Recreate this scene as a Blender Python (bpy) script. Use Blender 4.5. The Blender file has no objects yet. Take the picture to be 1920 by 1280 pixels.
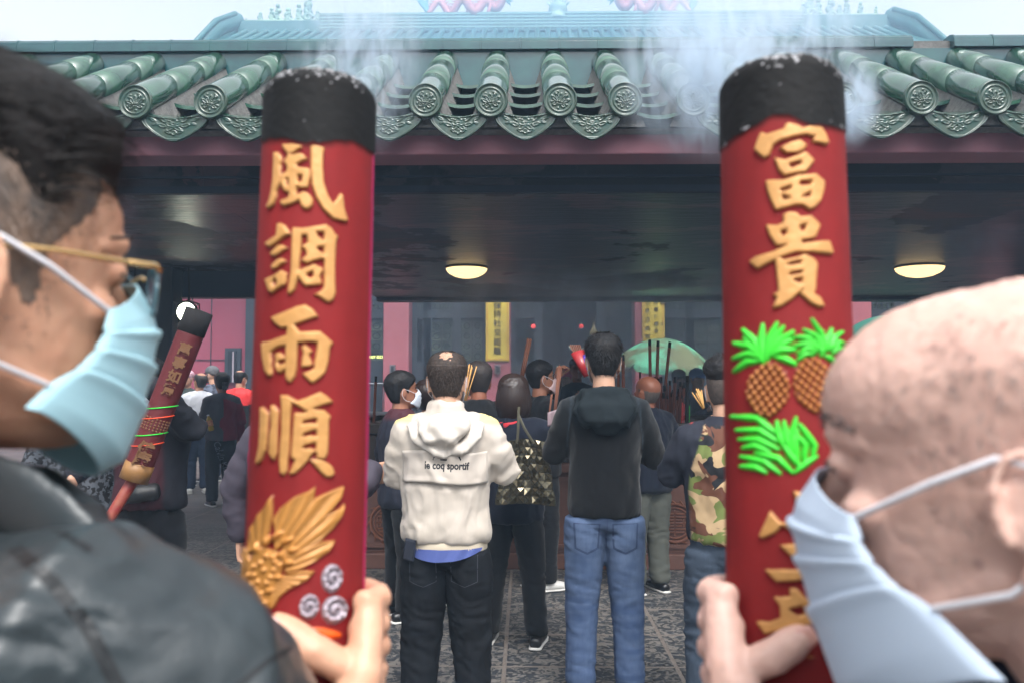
import bpy, bmesh, math, random
import numpy as np
from mathutils import Vector, Matrix, Quaternion

R = math.radians
random.seed(7)
rng = np.random.RandomState(11)
scene = bpy.context.scene
col = scene.collection

# ---------------------------------------------------------------- camera
CAMH = 1.45
F = 1600.0                      # focal length in photo pixels (1920 wide)
PITCH = math.atan(83 / F)
YAW = math.atan(25 / F)
cam_d = bpy.data.cameras.new("camera")
cam_d.sensor_width = 36.0
cam_d.lens = 36.0 * F / 1920
cam_d.clip_start = 0.02
cam_d.clip_end = 600
cam_d.dof.use_dof = True
cam_d.dof.focus_distance = 4.3
cam_d.dof.aperture_fstop = 6.3
cam = bpy.data.objects.new("camera", cam_d)
cam.location = (0, 0, CAMH)
cam.rotation_euler = (R(90) + PITCH, 0, YAW)
col.objects.link(cam)
scene.camera = cam
CM = cam.rotation_euler.to_matrix()


def P(px, py, d):
    """point seen at photo pixel (px, py) lying d metres in front of the camera"""
    v = CM @ Vector(((px - 960) / F, (640 - py) / F, -1.0))
    return Vector((0, 0, CAMH)) + v * (d / v.y)


# ---------------------------------------------------------------- world, sun, exposure
SUN_EL, SUN_AZ = R(56), R(165)      # azimuth measured from +Y towards +X
w = bpy.data.worlds.new("World")
scene.world = w
w.use_nodes = True
nt = w.node_tree
nt.nodes.clear()
sky = nt.nodes.new('ShaderNodeTexSky')
sky.sky_type = 'NISHITA'
sky.sun_disc = False
sky.sun_elevation = SUN_EL
sky.sun_rotation = SUN_AZ
sky.air_density = 1.0
sky.dust_density = 6.0
sky.ozone_density = 1.0
hs = nt.nodes.new('ShaderNodeHueSaturation')
hs.inputs['Saturation'].default_value = 0.06
hs.inputs['Value'].default_value = 1.2
bg = nt.nodes.new('ShaderNodeBackground')
bg.inputs['Strength'].default_value = 0.15
wo = nt.nodes.new('ShaderNodeOutputWorld')
nt.links.new(sky.outputs[0], hs.inputs['Color'])
nt.links.new(hs.outputs[0], bg.inputs['Color'])
nt.links.new(bg.outputs[0], wo.inputs['Surface'])

sun_d = bpy.data.lights.new("sun", 'SUN')
sun_d.energy = 0.75
sun_d.angle = R(14)
sun_d.color = (1.0, 0.95, 0.87)
sun = bpy.data.objects.new("sun", sun_d)
sd = Vector((math.sin(SUN_AZ) * math.cos(SUN_EL), math.cos(SUN_AZ) * math.cos(SUN_EL), math.sin(SUN_EL)))
sun.rotation_euler = sd.to_track_quat('Z', 'Y').to_euler()
col.objects.link(sun)

vs = scene.view_settings
vs.view_transform = 'Standard'
vs.look = 'None'
vs.exposure = 1.03
vs.gamma = 1.0
vs.use_curve_mapping = False
scene.cycles.use_denoising = True
scene.cycles.max_bounces = 7
scene.cycles.diffuse_bounces = 3
scene.cycles.glossy_bounces = 3
scene.cycles.transmission_bounces = 4
scene.cycles.volume_bounces = 3
scene.cycles.transparent_max_bounces = 12
scene.cycles.volume_step_rate = 1.5
scene.cycles.volume_max_steps = 128
scene.cycles.sample_clamp_indirect = 6.0


# ---------------------------------------------------------------- materials
def C(r, g, b):
    """sRGB 0..255 -> linear rgba"""
    f = lambda c: (c / 255 / 12.92) if c <= 10.3 else ((c / 255 + 0.055) / 1.055) ** 2.4
    return (f(r), f(g), f(b), 1.0)


MATS = {}


def mat(name, base, rough=0.7, var=0.0, vscale=6.0, vcol=None, bump=0.0, bscale=40.0, stretch=(1, 1, 1), metal=0.0,
        coat=0.0, sheen=0.0, spec=0.5, emit=None, estr=0.0, sss=0.0, alpha=1.0, trans=0.0, attr=None, detail=5.0,
        vsharp=0.3, bdist=0.004, rvar=0.0, weave=0.0):
    if name in MATS:
        return MATS[name]
    m = bpy.data.materials.new(name)
    m.use_nodes = True
    t = m.node_tree
    n, L = t.nodes, t.links
    b = n['Principled BSDF']
    b.inputs['Roughness'].default_value = rough
    b.inputs['Metallic'].default_value = metal
    b.inputs['Coat Weight'].default_value = coat
    b.inputs['Coat Roughness'].default_value = 0.12
    b.inputs['Sheen Weight'].default_value = sheen
    b.inputs['Specular IOR Level'].default_value = spec
    b.inputs['Alpha'].default_value = alpha
    b.inputs['Transmission Weight'].default_value = trans
    if sss:
        b.inputs['Subsurface Weight'].default_value = sss
        b.inputs['Subsurface Radius'].default_value = (0.012, 0.005, 0.003)
        b.inputs['Subsurface Scale'].default_value = 1.0
    if emit:
        b.inputs['Emission Color'].default_value = emit
        b.inputs['Emission Strength'].default_value = estr
    tc = n.new('ShaderNodeTexCoord')
    mp = n.new('ShaderNodeMapping')
    mp.inputs['Scale'].default_value = stretch
    L.new(tc.outputs['Object'], mp.inputs['Vector'])
    src = None
    if attr:
        a = n.new('ShaderNodeAttribute')
        a.attribute_name = attr
        src = a.outputs['Color']
    if var > 0 or rvar > 0:
        nz1 = n.new('ShaderNodeTexNoise')
        nz1.inputs['Scale'].default_value = vscale
        nz1.inputs['Detail'].default_value = detail
        nz1.inputs['Roughness'].default_value = 0.62
        L.new(mp.outputs[0], nz1.inputs['Vector'])
        mr = n.new('ShaderNodeMapRange')
        mr.inputs['From Min'].default_value = 0.5 - vsharp / 2
        mr.inputs['From Max'].default_value = 0.5 + vsharp / 2
        L.new(nz1.outputs['Fac'], mr.inputs['Value'])
        if var > 0:
            mx = n.new('ShaderNodeMix')
            mx.data_type = 'RGBA'
            mu = n.new('ShaderNodeMath')
            mu.operation = 'MULTIPLY'
            mu.inputs[1].default_value = var
            L.new(mr.outputs[0], mu.inputs[0])
            L.new(mu.outputs[0], mx.inputs[0])
            if src:
                L.new(src, mx.inputs[6])
            else:
                mx.inputs[6].default_value = base
            mx.inputs[7].default_value = vcol or tuple([c * 0.45 for c in base[:3]] + [1])
            src = mx.outputs[2]
        if rvar > 0:
            mr2 = n.new('ShaderNodeMapRange')
            mr2.inputs['To Min'].default_value = rough - rvar
            mr2.inputs['To Max'].default_value = rough + rvar
            L.new(mr.outputs[0], mr2.inputs['Value'])
            L.new(mr2.outputs[0], b.inputs['Roughness'])
    if src:
        L.new(src, b.inputs['Base Color'])
    else:
        b.inputs['Base Color'].default_value = base
    if bump > 0:
        nz2 = n.new('ShaderNodeTexNoise')
        nz2.inputs['Scale'].default_value = bscale
        nz2.inputs['Detail'].default_value = 6
        nz2.inputs['Roughness'].default_value = 0.6
        L.new(mp.outputs[0], nz2.inputs['Vector'])
        bp = n.new('ShaderNodeBump')
        bp.inputs['Strength'].default_value = bump
        bp.inputs['Distance'].default_value = bdist
        L.new(nz2.outputs['Fac'], bp.inputs['Height'])
        L.new(bp.outputs[0], b.inputs['Normal'])
    MATS[name] = m
    return m


# ---------------------------------------------------------------- mesh helpers
class MB:
    def __init__(s):
        s.v = []
        s.f = []

    def add(s, verts, faces):
        o = len(s.v)
        s.v += [tuple(p) for p in verts]
        s.f += [tuple(i + o for i in f) for f in faces]
        return s

    def box(s, c, size, rot=None):
        x, y, z = [k / 2 for k in size]
        vs_ = [Vector((a * x, b_ * y, c_ * z)) for a in (-1, 1) for b_ in (-1, 1) for c_ in (-1, 1)]
        if rot is not None:
            vs_ = [rot @ p for p in vs_]
        c = Vector(c)
        return s.add([p + c for p in vs_], [(0, 1, 3, 2), (4, 6, 7, 5), (0, 4, 5, 1), (2, 3, 7, 6), (0, 2, 6, 4), (1, 5, 7, 3)])

    def box2(s, a, b):
        return s.box([(a[i] + b[i]) / 2 for i in range(3)], [abs(b[i] - a[i]) for i in range(3)])

    def chain(s, pts, rads, n=14, side=None, cap=0.5, power=2.0):
        """closed tube through pts; rads scalars or (a,b) with a along the side axis"""
        pts = [Vector(p) for p in pts]
        rads = [(r, r) if not hasattr(r, '__len__') else tuple(r) for r in rads]
        N = len(pts)
        tang = []
        for i in range(N):
            a = pts[max(i - 1, 0)]
            b = pts[min(i + 1, N - 1)]
            t = (b - a)
            tang.append(t.normalized() if t.length > 1e-9 else Vector((0, 0, 1)))
        sd_ = Vector(side) if side is not None else (Vector((1, 0, 0)) if abs(tang[0].x) < 0.9 else Vector((0, 1, 0)))
        rings = []
        P_, T_, R_ = list(pts), list(tang), list(rads)
        if cap > 0:      # rounded ends
            e0, e1 = [], []
            for k in (0.95, 0.7):
                h = math.sqrt(1 - k * k) * cap
                e0.append((pts[0] - tang[0] * h * max(rads[0]), tang[0], (rads[0][0] * k, rads[0][1] * k)))
                e1.append((pts[-1] + tang[-1] * h * max(rads[-1]), tang[-1], (rads[-1][0] * k, rads[-1][1] * k)))
            P_ = [e0[1][0], e0[0][0]] + P_ + [e1[0][0], e1[1][0]]
            T_ = [tang[0]] * 2 + T_ + [tang[-1]] * 2
            R_ = [e0[1][2], e0[0][2]] + R_ + [e1[0][2], e1[1][2]]
        verts, faces = [], []
        for p, t, r in zip(P_, T_, R_):
            u = sd_ - t * sd_.dot(t)
            if u.length < 1e-6:
                u = t.orthogonal()
            u.normalize()
            sd_ = u
            v = t.cross(u)
            for k in range(n):
                a = 2 * math.pi * k / n
                ca, sa = math.cos(a), math.sin(a)
                if power != 2.0:
                    ca = math.copysign(abs(ca) ** (2 / power), ca)
                    sa = math.copysign(abs(sa) ** (2 / power), sa)
                verts.append(p + u * (r[0] * ca) + v * (r[1] * sa))
        M = len(P_)
        for i in range(M - 1):
            for k in range(n):
                k2 = (k + 1) % n
                faces.append((i * n + k, i * n + k2, (i + 1) * n + k2, (i + 1) * n + k))
        tip = cap * 1.0 if cap > 0 else 0.0
        verts.append(pts[0] - tang[0] * max(rads[0]) * tip)
        verts.append(pts[-1] + tang[-1] * max(rads[-1]) * tip)
        i0, i1 = M * n, M * n + 1
        for k in range(n):
            k2 = (k + 1) % n
            faces.append((k2, k, i0))
            faces.append(((M - 1) * n + k, (M - 1) * n + k2, i1))
        return s.add(verts, faces)

    def ball(s, c, r, n=16, rot=None):
        r = (r, r, r) if not hasattr(r, '__len__') else r
        vs_, fs = [], []
        m = n // 2
        for i in range(1, m):
            th = math.pi * i / m
            for k in range(n):
                a = 2 * math.pi * k / n
                vs_.append(Vector((r[0] * math.sin(th) * math.cos(a), r[1] * math.sin(th) * math.sin(a), r[2] * math.cos(th))))
        vs_ += [Vector((0, 0, r[2])), Vector((0, 0, -r[2]))]
        for i in range(m - 2):
            for k in range(n):
                k2 = (k + 1) % n
                fs.append((i * n + k, (i + 1) * n + k, (i + 1) * n + k2, i * n + k2))
        T, B = len(vs_) - 2, len(vs_) - 1
        for k in range(n):
            k2 = (k + 1) % n
            fs.append((T, k, k2))
            fs.append((B, (m - 2) * n + k2, (m - 2) * n + k))
        if rot is not None:
            vs_ = [rot @ p for p in vs_]
        c = Vector(c)
        return s.add([p + c for p in vs_], fs)

    def lathe(s, prof, n=32, c=(0, 0, 0)):
        """prof: list of (r, z)"""
        c = Vector(c)
        vs_, fs = [], []
        for r, z in prof:
            for k in range(n):
                a = 2 * math.pi * k / n
                vs_.append(c + Vector((r * math.cos(a), r * math.sin(a), z)))
        for i in range(len(prof) - 1):
            for k in range(n):
                k2 = (k + 1) % n
                fs.append((i * n + k, i * n + k2, (i + 1) * n + k2, (i + 1) * n + k))
        return s.add(vs_, fs)

    def extrude_poly(s, poly, depth, fn):
        """poly: list of 2D pts; fn(x, y, d) -> 3D; front at d=0, back at d=depth"""
        n = len(poly)
        vs_ = [fn(x, y, 0) for x, y in poly] + [fn(x, y, depth) for x, y in poly]
        fs = [tuple(range(n)), tuple(range(2 * n - 1, n - 1, -1))]
        for k in range(n):
            k2 = (k + 1) % n
            fs.append((k, k + n, k2 + n, k2))
        return s.add(vs_, fs)

    def build(s, name, m, parent=None, smooth=False, bevel=0.0):
        me = bpy.data.meshes.new(name)
        me.from_pydata([tuple(p) for p in s.v], [], s.f)
        me.validate()
        bm = bmesh.new()
        bm.from_mesh(me)
        bmesh.ops.recalc_face_normals(bm, faces=bm.faces)
        bm.to_mesh(me)
        bm.free()
        o = bpy.data.objects.new(name, me)
        col.objects.link(o)
        if m:
            me.materials.append(m)
        if smooth:
            me.shade_smooth()
        if bevel:
            bv = o.modifiers.new('bevel', 'BEVEL')
            bv.width = bevel
            bv.segments = 2
            bv.limit_method = 'ANGLE'
        if parent:
            o.parent = parent
        return o


def raw(name, verts, faces, m, parent=None, smooth=True, cols=None):
    me = bpy.data.meshes.new(name)
    verts = np.asarray(verts, dtype=np.float32)
    me.from_pydata(verts.tolist(), [], [tuple(int(i) for i in f) for f in faces])
    o = bpy.data.objects.new(name, me)
    col.objects.link(o)
    if m:
        me.materials.append(m)
    if smooth:
        me.shade_smooth()
    if cols is not None:
        ca = me.color_attributes.new('tint', 'FLOAT_COLOR', 'POINT')
        ca.data.foreach_set('color', np.asarray(cols, dtype=np.float32).ravel())
    if parent:
        o.parent = parent
    return o


def tag(o, label=None, cat=None, group=None, kind=None):
    if label: o['label'] = label
    if cat: o['category'] = cat
    if group: o['group'] = group
    if kind: o['kind'] = kind
    return o


def thing(name, loc=(0, 0, 0), rz=0.0, label=None, cat=None, group=None):
    o = bpy.data.objects.new(name, None)
    o.empty_display_size = 0.1
    o.location = loc
    o.rotation_euler = (0, 0, rz)
    col.objects.link(o)
    return tag(o, label, cat, group)


def copy_tree(o, parent=None):
    c = o.copy()
    col.objects.link(c)
    if parent:
        c.parent = parent
    for ch in list(o.children):
        copy_tree(ch, c)
    return c


def vnoise(p, seed=0):
    """vectorised value noise, p (N,3) -> (N,) in -1..1"""
    p = np.asarray(p, dtype=np.float64)
    i = np.floor(p).astype(np.int64)
    f = p - i
    f = f * f * (3 - 2 * f)

    def h(a):
        n_ = (a[:, 0] * 73856093) ^ (a[:, 1] * 19349663) ^ (a[:, 2] * 83492791) ^ (seed * 2654435761)
        n_ = (n_ ^ (n_ >> 13)) * 1274126177
        n_ = n_ & 0x7fffffff
        return (n_ % 100003) / 50001.5 - 1.0
    out = 0
    for dx in (0, 1):
        for dy in (0, 1):
            for dz in (0, 1):
                wgt = (f[:, 0] if dx else 1 - f[:, 0]) * (f[:, 1] if dy else 1 - f[:, 1]) * (f[:, 2] if dz else 1 - f[:, 2])
                out = out + wgt * h(i + np.array([dx, dy, dz]))
    return out


def fbm(p, seed=0, oct_=3):
    s, a, t = 0, 1.0, 0.0
    p = np.asarray(p)
    for k in range(oct_):
        s = s + a * vnoise(p * 2 ** k, seed + k)
        t += a
        a *= 0.5
    return s / t


def remesh(name, mb, voxel, m, parent=None, smooth=6, disp=None, cols=None, factor=0.5):
    """union of the closed shapes in mb as one continuous surface"""
    me = bpy.data.meshes.new('tmp')
    me.from_pydata([tuple(p) for p in mb.v], [], mb.f)
    bm = bmesh.new()
    bm.from_mesh(me)
    bmesh.ops.recalc_face_normals(bm, faces=bm.faces)
    bm.to_mesh(me)
    bm.free()
    o = bpy.data.objects.new('tmp', me)
    col.objects.link(o)
    rm = o.modifiers.new('r', 'REMESH')
    rm.mode = 'VOXEL'
    rm.voxel_size = voxel
    if smooth:
        sm = o.modifiers.new('s', 'SMOOTH')
        sm.iterations = smooth
        sm.factor = factor
    dg = bpy.context.evaluated_depsgraph_get()
    me2 = bpy.data.meshes.new_from_object(o.evaluated_get(dg))
    bpy.data.objects.remove(o)
    bpy.data.meshes.remove(me)
    me2.name = name
    o = bpy.data.objects.new(name, me2)
    col.objects.link(o)
    n = len(me2.vertices)
    if disp or cols:
        co = np.empty(n * 3, dtype=np.float32)
        me2.vertices.foreach_get('co', co)
        co = co.reshape(-1, 3).astype(np.float64)
        no = np.empty(n * 3, dtype=np.float32)
        me2.vertices.foreach_get('normal', no)
        no = no.reshape(-1, 3)
        if disp:
            d = disp(co, no)
            co2 = co + (d[:, None] * no if d.ndim == 1 else d)
            me2.vertices.foreach_set('co', co2.astype(np.float32).ravel())
            me2.update()
        if cols:
            c4 = cols(co, no).astype(np.float32)
            ca = me2.color_attributes.new('tint', 'FLOAT_COLOR', 'POINT')
            ca.data.foreach_set('color', c4.ravel())
    me2.materials.clear()
    me2.materials.append(m)
    me2.shade_smooth()
    if parent:
        o.parent = parent
    return o


def sstep(x, a, b):
    t = np.clip((x - a) / (b - a), 0, 1)
    return t * t * (3 - 2 * t)


FONT = None


def writing(name, body, size, m, parent=None, M=None, align='CENTER', extrude=0.0008, offset=0.0, shear=0.0, sx=1.0):
    """text object turned into a mesh part"""
    cu = bpy.data.curves.new('txt', 'FONT')
    cu.body = body
    cu.size = size
    cu.extrude = extrude
    cu.offset = offset
    cu.shear = shear
    cu.align_x = align
    cu.align_y = 'CENTER'
    cu.resolution_u = 3
    o = bpy.data.objects.new('txt', cu)
    col.objects.link(o)
    dg = bpy.context.evaluated_depsgraph_get()
    me = bpy.data.meshes.new_from_object(o.evaluated_get(dg))
    bpy.data.objects.remove(o)
    if sx != 1.0:
        me.transform(Matrix.Diagonal((sx, 1, 1, 1)))
    if M is not None:
        me.transform(M)
    me.name = name
    me.materials.clear()
    me.materials.append(m)
    o = bpy.data.objects.new(name, me)
    col.objects.link(o)
    if parent:
        o.parent = parent
    return o

# ================================================================ SETTING
# ---- ground: stone paving
def paving_mat():
    m = bpy.data.materials.new('paving')
    m.use_nodes = True
    t = m.node_tree
    n, L = t.nodes, t.links
    b = n['Principled BSDF']
    tc = n.new('ShaderNodeTexCoord')
    mp = n.new('ShaderNodeMapping')
    mp.inputs['Location'].default_value = (0.11, -4.5 + 0.0, 0)
    L.new(tc.outputs['Object'], mp.inputs[0])
    br = n.new('ShaderNodeTexBrick')
    br.offset = 0.0
    br.squash = 1.0
    br.inputs['Scale'].default_value = 1.0
    br.inputs['Brick Width'].default_value = 0.89
    br.inputs['Row Height'].default_value = 0.575
    br.inputs['Mortar Size'].default_value = 0.013
    br.inputs['Mortar Smooth'].default_value = 0.3
    br.inputs['Bias'].default_value = 0.0
    br.inputs['Color1'].default_value = (0.62, 0.62, 0.62, 1)
    br.inputs['Color2'].default_value = (1, 1, 1, 1)
    L.new(mp.outputs[0], br.inputs[0])
    nz1 = n.new('ShaderNodeTexNoise')
    nz1.inputs['Scale'].default_value = 20
    nz1.inputs['Detail'].default_value = 3
    nz1.inputs['Distortion'].default_value = 1.4
    L.new(tc.outputs['Object'], nz1.inputs['Vector'])
    r1 = n.new('ShaderNodeMapRange')
    r1.inputs[1].default_value = 0.47
    r1.inputs[2].default_value = 0.56
    L.new(nz1.outputs['Fac'], r1.inputs[0])
    # chiselled texture fades on the far side of the yard
    sp = n.new('ShaderNodeSeparateXYZ')
    L.new(tc.outputs['Object'], sp.inputs[0])
    fade = n.new('ShaderNodeMapRange')
    fade.inputs[1].default_value = 7.0
    fade.inputs[2].default_value = 9.5
    fade.inputs[3].default_value = 1.0
    fade.inputs[4].default_value = 0.12
    L.new(sp.outputs['Y'], fade.inputs[0])
    mxf = n.new('ShaderNodeMix')
    mxf.inputs[2].default_value = 0.6
    L.new(fade.outputs[0], mxf.inputs[0])
    L.new(r1.outputs[0], mxf.inputs[3])
    cm = n.new('ShaderNodeMix')
    cm.data_type = 'RGBA'
    cm.inputs[6].default_value = C(52, 56, 62)
    cm.inputs[7].default_value = C(122, 117, 112)
    L.new(mxf.outputs[0], cm.inputs[0])
    nz2 = n.new('ShaderNodeTexNoise')
    nz2.inputs['Scale'].default_value = 1.1
    nz2.inputs['Detail'].default_value = 8
    nz2.inputs['Roughness'].default_value = 0.65
    L.new(tc.outputs['Object'], nz2.inputs['Vector'])
    r2 = n.new('ShaderNodeMapRange')
    r2.inputs[1].default_value = 0.3
    r2.inputs[2].default_value = 0.7
    r2.inputs[3].default_value = 0.55
    r2.inputs[4].default_value = 1.15
    L.new(nz2.outputs['Fac'], r2.inputs[0])
    mu = n.new('ShaderNodeMix')
    mu.data_type = 'RGBA'
    mu.blend_type = 'MULTIPLY'
    mu.inputs[0].default_value = 1.0
    L.new(cm.outputs[2], mu.inputs[6])
    L.new(r2.outputs[0], mu.inputs[7])
    mu2 = n.new('ShaderNodeMix')
    mu2.data_type = 'RGBA'
    mu2.blend_type = 'MULTIPLY'
    mu2.inputs[0].default_value = 0.55
    L.new(mu.outputs[2], mu2.inputs[6])
    L.new(br.outputs['Color'], mu2.inputs[7])
    jm = n.new('ShaderNodeMix')
    jm.data_type = 'RGBA'
    L.new(br.outputs['Fac'], jm.inputs[0])
    L.new(mu2.outputs[2], jm.inputs[6])
    jm.inputs[7].default_value = C(112, 104, 98)
    L.new(jm.outputs[2], b.inputs['Base Color'])
    b.inputs['Roughness'].default_value = 0.62
    hsum = n.new('ShaderNodeMath')
    hsum.operation = 'SUBTRACT'
    L.new(mxf.outputs[0], hsum.inputs[0])
    L.new(br.outputs['Fac'], hsum.inputs[1])
    bp = n.new('ShaderNodeBump')
    bp.inputs['Strength'].default_value = 0.7
    bp.inputs['Distance'].default_value = 0.006
    L.new(hsum.outputs[0], bp.inputs['Height'])
    L.new(bp.outputs[0], b.inputs['Normal'])
    return m


g = MB().add([(-90, -60, 0), (90, -60, 0), (90, 120, 0), (-90, 120, 0)], [(0, 1, 2, 3)]).build('ground', paving_mat())
tag(g, kind='structure')

# ---- added dark slope behind the camera, out of view, blocks low sky light
hv, hf = [], []
na_h, nr_h = 72, 14
for j in range(nr_h + 1):
    for i in range(na_h + 1):
        a = R(150) + R(240) * i / na_h
        rr_ = 13 + 2.2 * j
        zz = -0.3 + 17 * (1 - math.exp(-j / 4.5)) * (0.9 + .12 * math.sin(i * .7) + .06 * math.sin(i * 2.3 + j))
        hv.append((rr_ * math.cos(a) * 1.25, -1 + rr_ * math.sin(a), zz + random.uniform(-.25, .25) * min(j, 2)))
for j in range(nr_h):
    for i in range(na_h):
        a = j * (na_h + 1) + i
        hf.append((a, a + 1, a + na_h + 2, a + na_h + 1))
tag(raw('sky_block_slope', hv, hf, mat('sky_block_green', C(46, 58, 40), rough=.95, var=.6, vscale=1.2, bump=1, bscale=3, bdist=.5), None), kind='structure')

M_GLAZE = mat('glaze', C(60, 98, 80), rough=0.16, var=0.8, vscale=7, vcol=C(36, 62, 58), coat=0.8, bump=0.12, bscale=9, bdist=0.01)
M_GLAZE2 = mat('glaze_dark', C(36, 70, 62), rough=0.3, var=0.5, vscale=14, vcol=C(74, 76, 56), coat=0.5, bump=0.3, bscale=90, bdist=0.002)
M_RIDGE = mat('ridge_glaze', C(30, 82, 84), rough=0.26, var=0.7, vscale=4, vcol=C(20, 56, 70), coat=0.6, bump=0.15, bscale=7, bdist=0.01)
M_MORTAR = mat('mortar', C(120, 118, 116), rough=0.95, var=0.7, vscale=20, bump=0.9, bscale=60, bdist=0.01)
M_FASCIA = mat('fascia_paint', C(146, 94, 104), rough=0.7, var=0.35, vscale=3, vcol=C(112, 78, 92), bump=0.35, bscale=18, bdist=0.006)
M_DARKB = mat('dark_beam', C(38, 48, 66), rough=0.6, var=0.3, vscale=2, bump=0.2, bscale=10)


def ceiling_mat():
    m = bpy.data.materials.new('old_ceiling')
    m.use_nodes = True
    t = m.node_tree
    n, L = t.nodes, t.links
    b = n['Principled BSDF']
    tc = n.new('ShaderNodeTexCoord')

    def noise_(scale, st, det=8, rough_=0.62, lo=0.5, hi=0.6, dist=0.0):
        mp = n.new('ShaderNodeMapping')
        mp.inputs['Scale'].default_value = st
        L.new(tc.outputs['Object'], mp.inputs[0])
        q = n.new('ShaderNodeTexNoise')
        q.inputs['Scale'].default_value = scale
        q.inputs['Detail'].default_value = det
        q.inputs['Roughness'].default_value = rough_
        q.inputs['Distortion'].default_value = dist
        L.new(mp.outputs[0], q.inputs['Vector'])
        r = n.new('ShaderNodeMapRange')
        r.inputs[1].default_value = lo
        r.inputs[2].default_value = hi
        L.new(q.outputs['Fac'], r.inputs[0])
        return r.outputs[0], q.outputs['Fac']
    a1, a1f = noise_(0.55, (1, 0.8, 1), lo=0.5, hi=0.515)
    a2, _ = noise_(1.5, (0.8, 1.6, 1), lo=0.55, hi=0.56)
    a3, a3f = noise_(9, (0.35, 1.6, 1), lo=0.42, hi=0.6)

    def mix(f, c1, c2):
        x = n.new('ShaderNodeMix')
        x.data_type = 'RGBA'
        L.new(f, x.inputs[0])
        for s_, c in ((6, c1), (7, c2)):
            if isinstance(c, tuple):
                x.inputs[s_].default_value = c
            else:
                L.new(c, x.inputs[s_])
        return x.outputs[2]
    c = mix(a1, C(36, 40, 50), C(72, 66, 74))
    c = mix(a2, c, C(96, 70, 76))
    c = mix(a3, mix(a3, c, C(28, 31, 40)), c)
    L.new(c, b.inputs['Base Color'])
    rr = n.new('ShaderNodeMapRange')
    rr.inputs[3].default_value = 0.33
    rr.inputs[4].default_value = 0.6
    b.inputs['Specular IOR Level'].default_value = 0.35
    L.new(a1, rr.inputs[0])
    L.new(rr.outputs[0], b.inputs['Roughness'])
    bp = n.new('ShaderNodeBump')
    bp.inputs['Strength'].default_value = 0.5
    bp.inputs['Distance'].default_value = 0.02
    L.new(a3f, bp.inputs['Height'])
    L.new(bp.outputs[0], b.inputs['Normal'])
    return m


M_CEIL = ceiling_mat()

# ---- the near pavilion roof
pav = thing('pavilion', (0, 8, 0), 0, 'low open pavilion with green glazed tile eaves and dark peeling ceiling over the crowd', 'pavilion')
PAV_INV = Matrix.Translation((0, -8, 0))


def put(mb, name, m, parent, **k):
    o = mb.build(name, m, None, **k)
    par = parent
    off = Vector((0, 0, 0))
    while par is not None:
        off += par.location
        par = par.parent
    o.data.transform(Matrix.Translation(-off))
    o.parent = parent
    return o


put(MB().box2((-5.3, 5.16, 2.863), (9, 5.42, 3.03)), 'fascia_board', M_FASCIA, pav, bevel=0.01)
put(MB().box2((-5.3, 5.42, 2.98), (9, 5.74, 3.12)), 'soffit', M_DARKB, pav)
sl = MB().box2((-2.2, 5.74, 2.75), (9, 12.5, 3.35)).box2((-5.3, 5.74, 2.75), (-2.202, 9.6, 3.35))
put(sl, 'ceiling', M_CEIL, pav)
put(MB().box2((-5.3, 5.70, 2.752), (9, 5.738, 2.80)).box2((-5.3, 5.715, 2.86), (9, 5.737, 2.874)), 'moulding', M_DARKB, pav)
put(MB().box2((-2.2, 12.5, 2.70), (9, 12.8, 3.3)), 'rear_beam', M_DARKB, pav)
put(MB().box2((-5.3, 9.6, 2.452), (-2.202, 9.8, 3.3)), 'side_beam', M_DARKB, pav)
put(MB().box2((-2.2, 6.46, 3.352), (9, 13.1, 3.60)).box2((-5.3, 6.46, 3.352), (-2.202, 9.9, 3.60)), 'flat_roof', M_MORTAR, pav)
# deck under the tiles
dk = MB()
vv = [(-5.3, 5.10, 3.0), (-5.3, 6.30, 3.64), (-5.3, 6.30, 3.36), (-5.3, 5.2, 2.97), (9, 5.10, 3.0), (9, 6.30, 3.64), (9, 6.30, 3.36), (9, 5.2, 2.97)]
dk.add(vv, [(0, 1, 2, 3), (7, 6, 5, 4), (0, 4, 5, 1), (1, 5, 6, 2), (2, 6, 7, 3), (3, 7, 4, 0)])
put(dk, 'tile_deck', M_MORTAR, pav)
# ridge wall and caps
put(MB().box2((-5.3, 6.27, 3.5), (9, 6.44, 3.953)), 'ridge_wall', M_RIDGE, pav)
capm = None
cap_prof = [(-0.115, 0.0), (-0.115, 0.055), (-0.105, 0.062), (-0.105, 0.074), (-0.085, 0.095), (-0.04, 0.108), (0.04, 0.108), (0.085, 0.095), (0.115, 0.06), (0.115, 0.0)]


def cap_tile(x0, x1):
    mb = MB()
    n_ = len(cap_prof)
    xs = [(x0, 1.035), (x0 + 0.012, 1.035), (x0 + 0.014, 1.0), (x1, 1.0)]
    vs_ = []
    for x, k in xs:
        for (yy, zz) in cap_prof:
            vs_.append((x, 6.35 + yy * k, 3.954 + zz * k))
    fs = []
    for i in range(len(xs) - 1):
        for j in range(n_):
            j2 = (j + 1) % n_
            fs.append((i * n_ + j, i * n_ + j2, (i + 1) * n_ + j2, (i + 1) * n_ + j))
    fs.append(tuple(range(n_)))
    fs.append(tuple(range(4 * n_ - 1, 3 * n_ - 1, -1)))
    return mb.add(vs_, fs)


x = -5.3
i = 0
while x < 5.8:
    wd = 0.292 + 0.006 * math.sin(i * 2.3)
    if not (2.86 < x < 3.02):
        put(cap_tile(x, x + wd - 0.001), 'ridge_tile', M_RIDGE, pav)
    else:
        put(MB().box2((x, 6.3, 3.954), (x + wd, 6.4, 4.02)), 'broken_ridge_tile', M_MORTAR, pav)
    x += wd
    i += 1

ends_px = [-325, -185, -35, 110, 254, 395, 530, 660, 798, 920, 1050, 1172, 1300, 1438, 1580, 1727, 1865, 2008, 2150]
tube_x = [P(px, 188, 5.0).x for px in ends_px]
ZE, ZT, YE, YT, RT = 3.146, 3.866, 5.0, 6.28, 0.098


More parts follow.
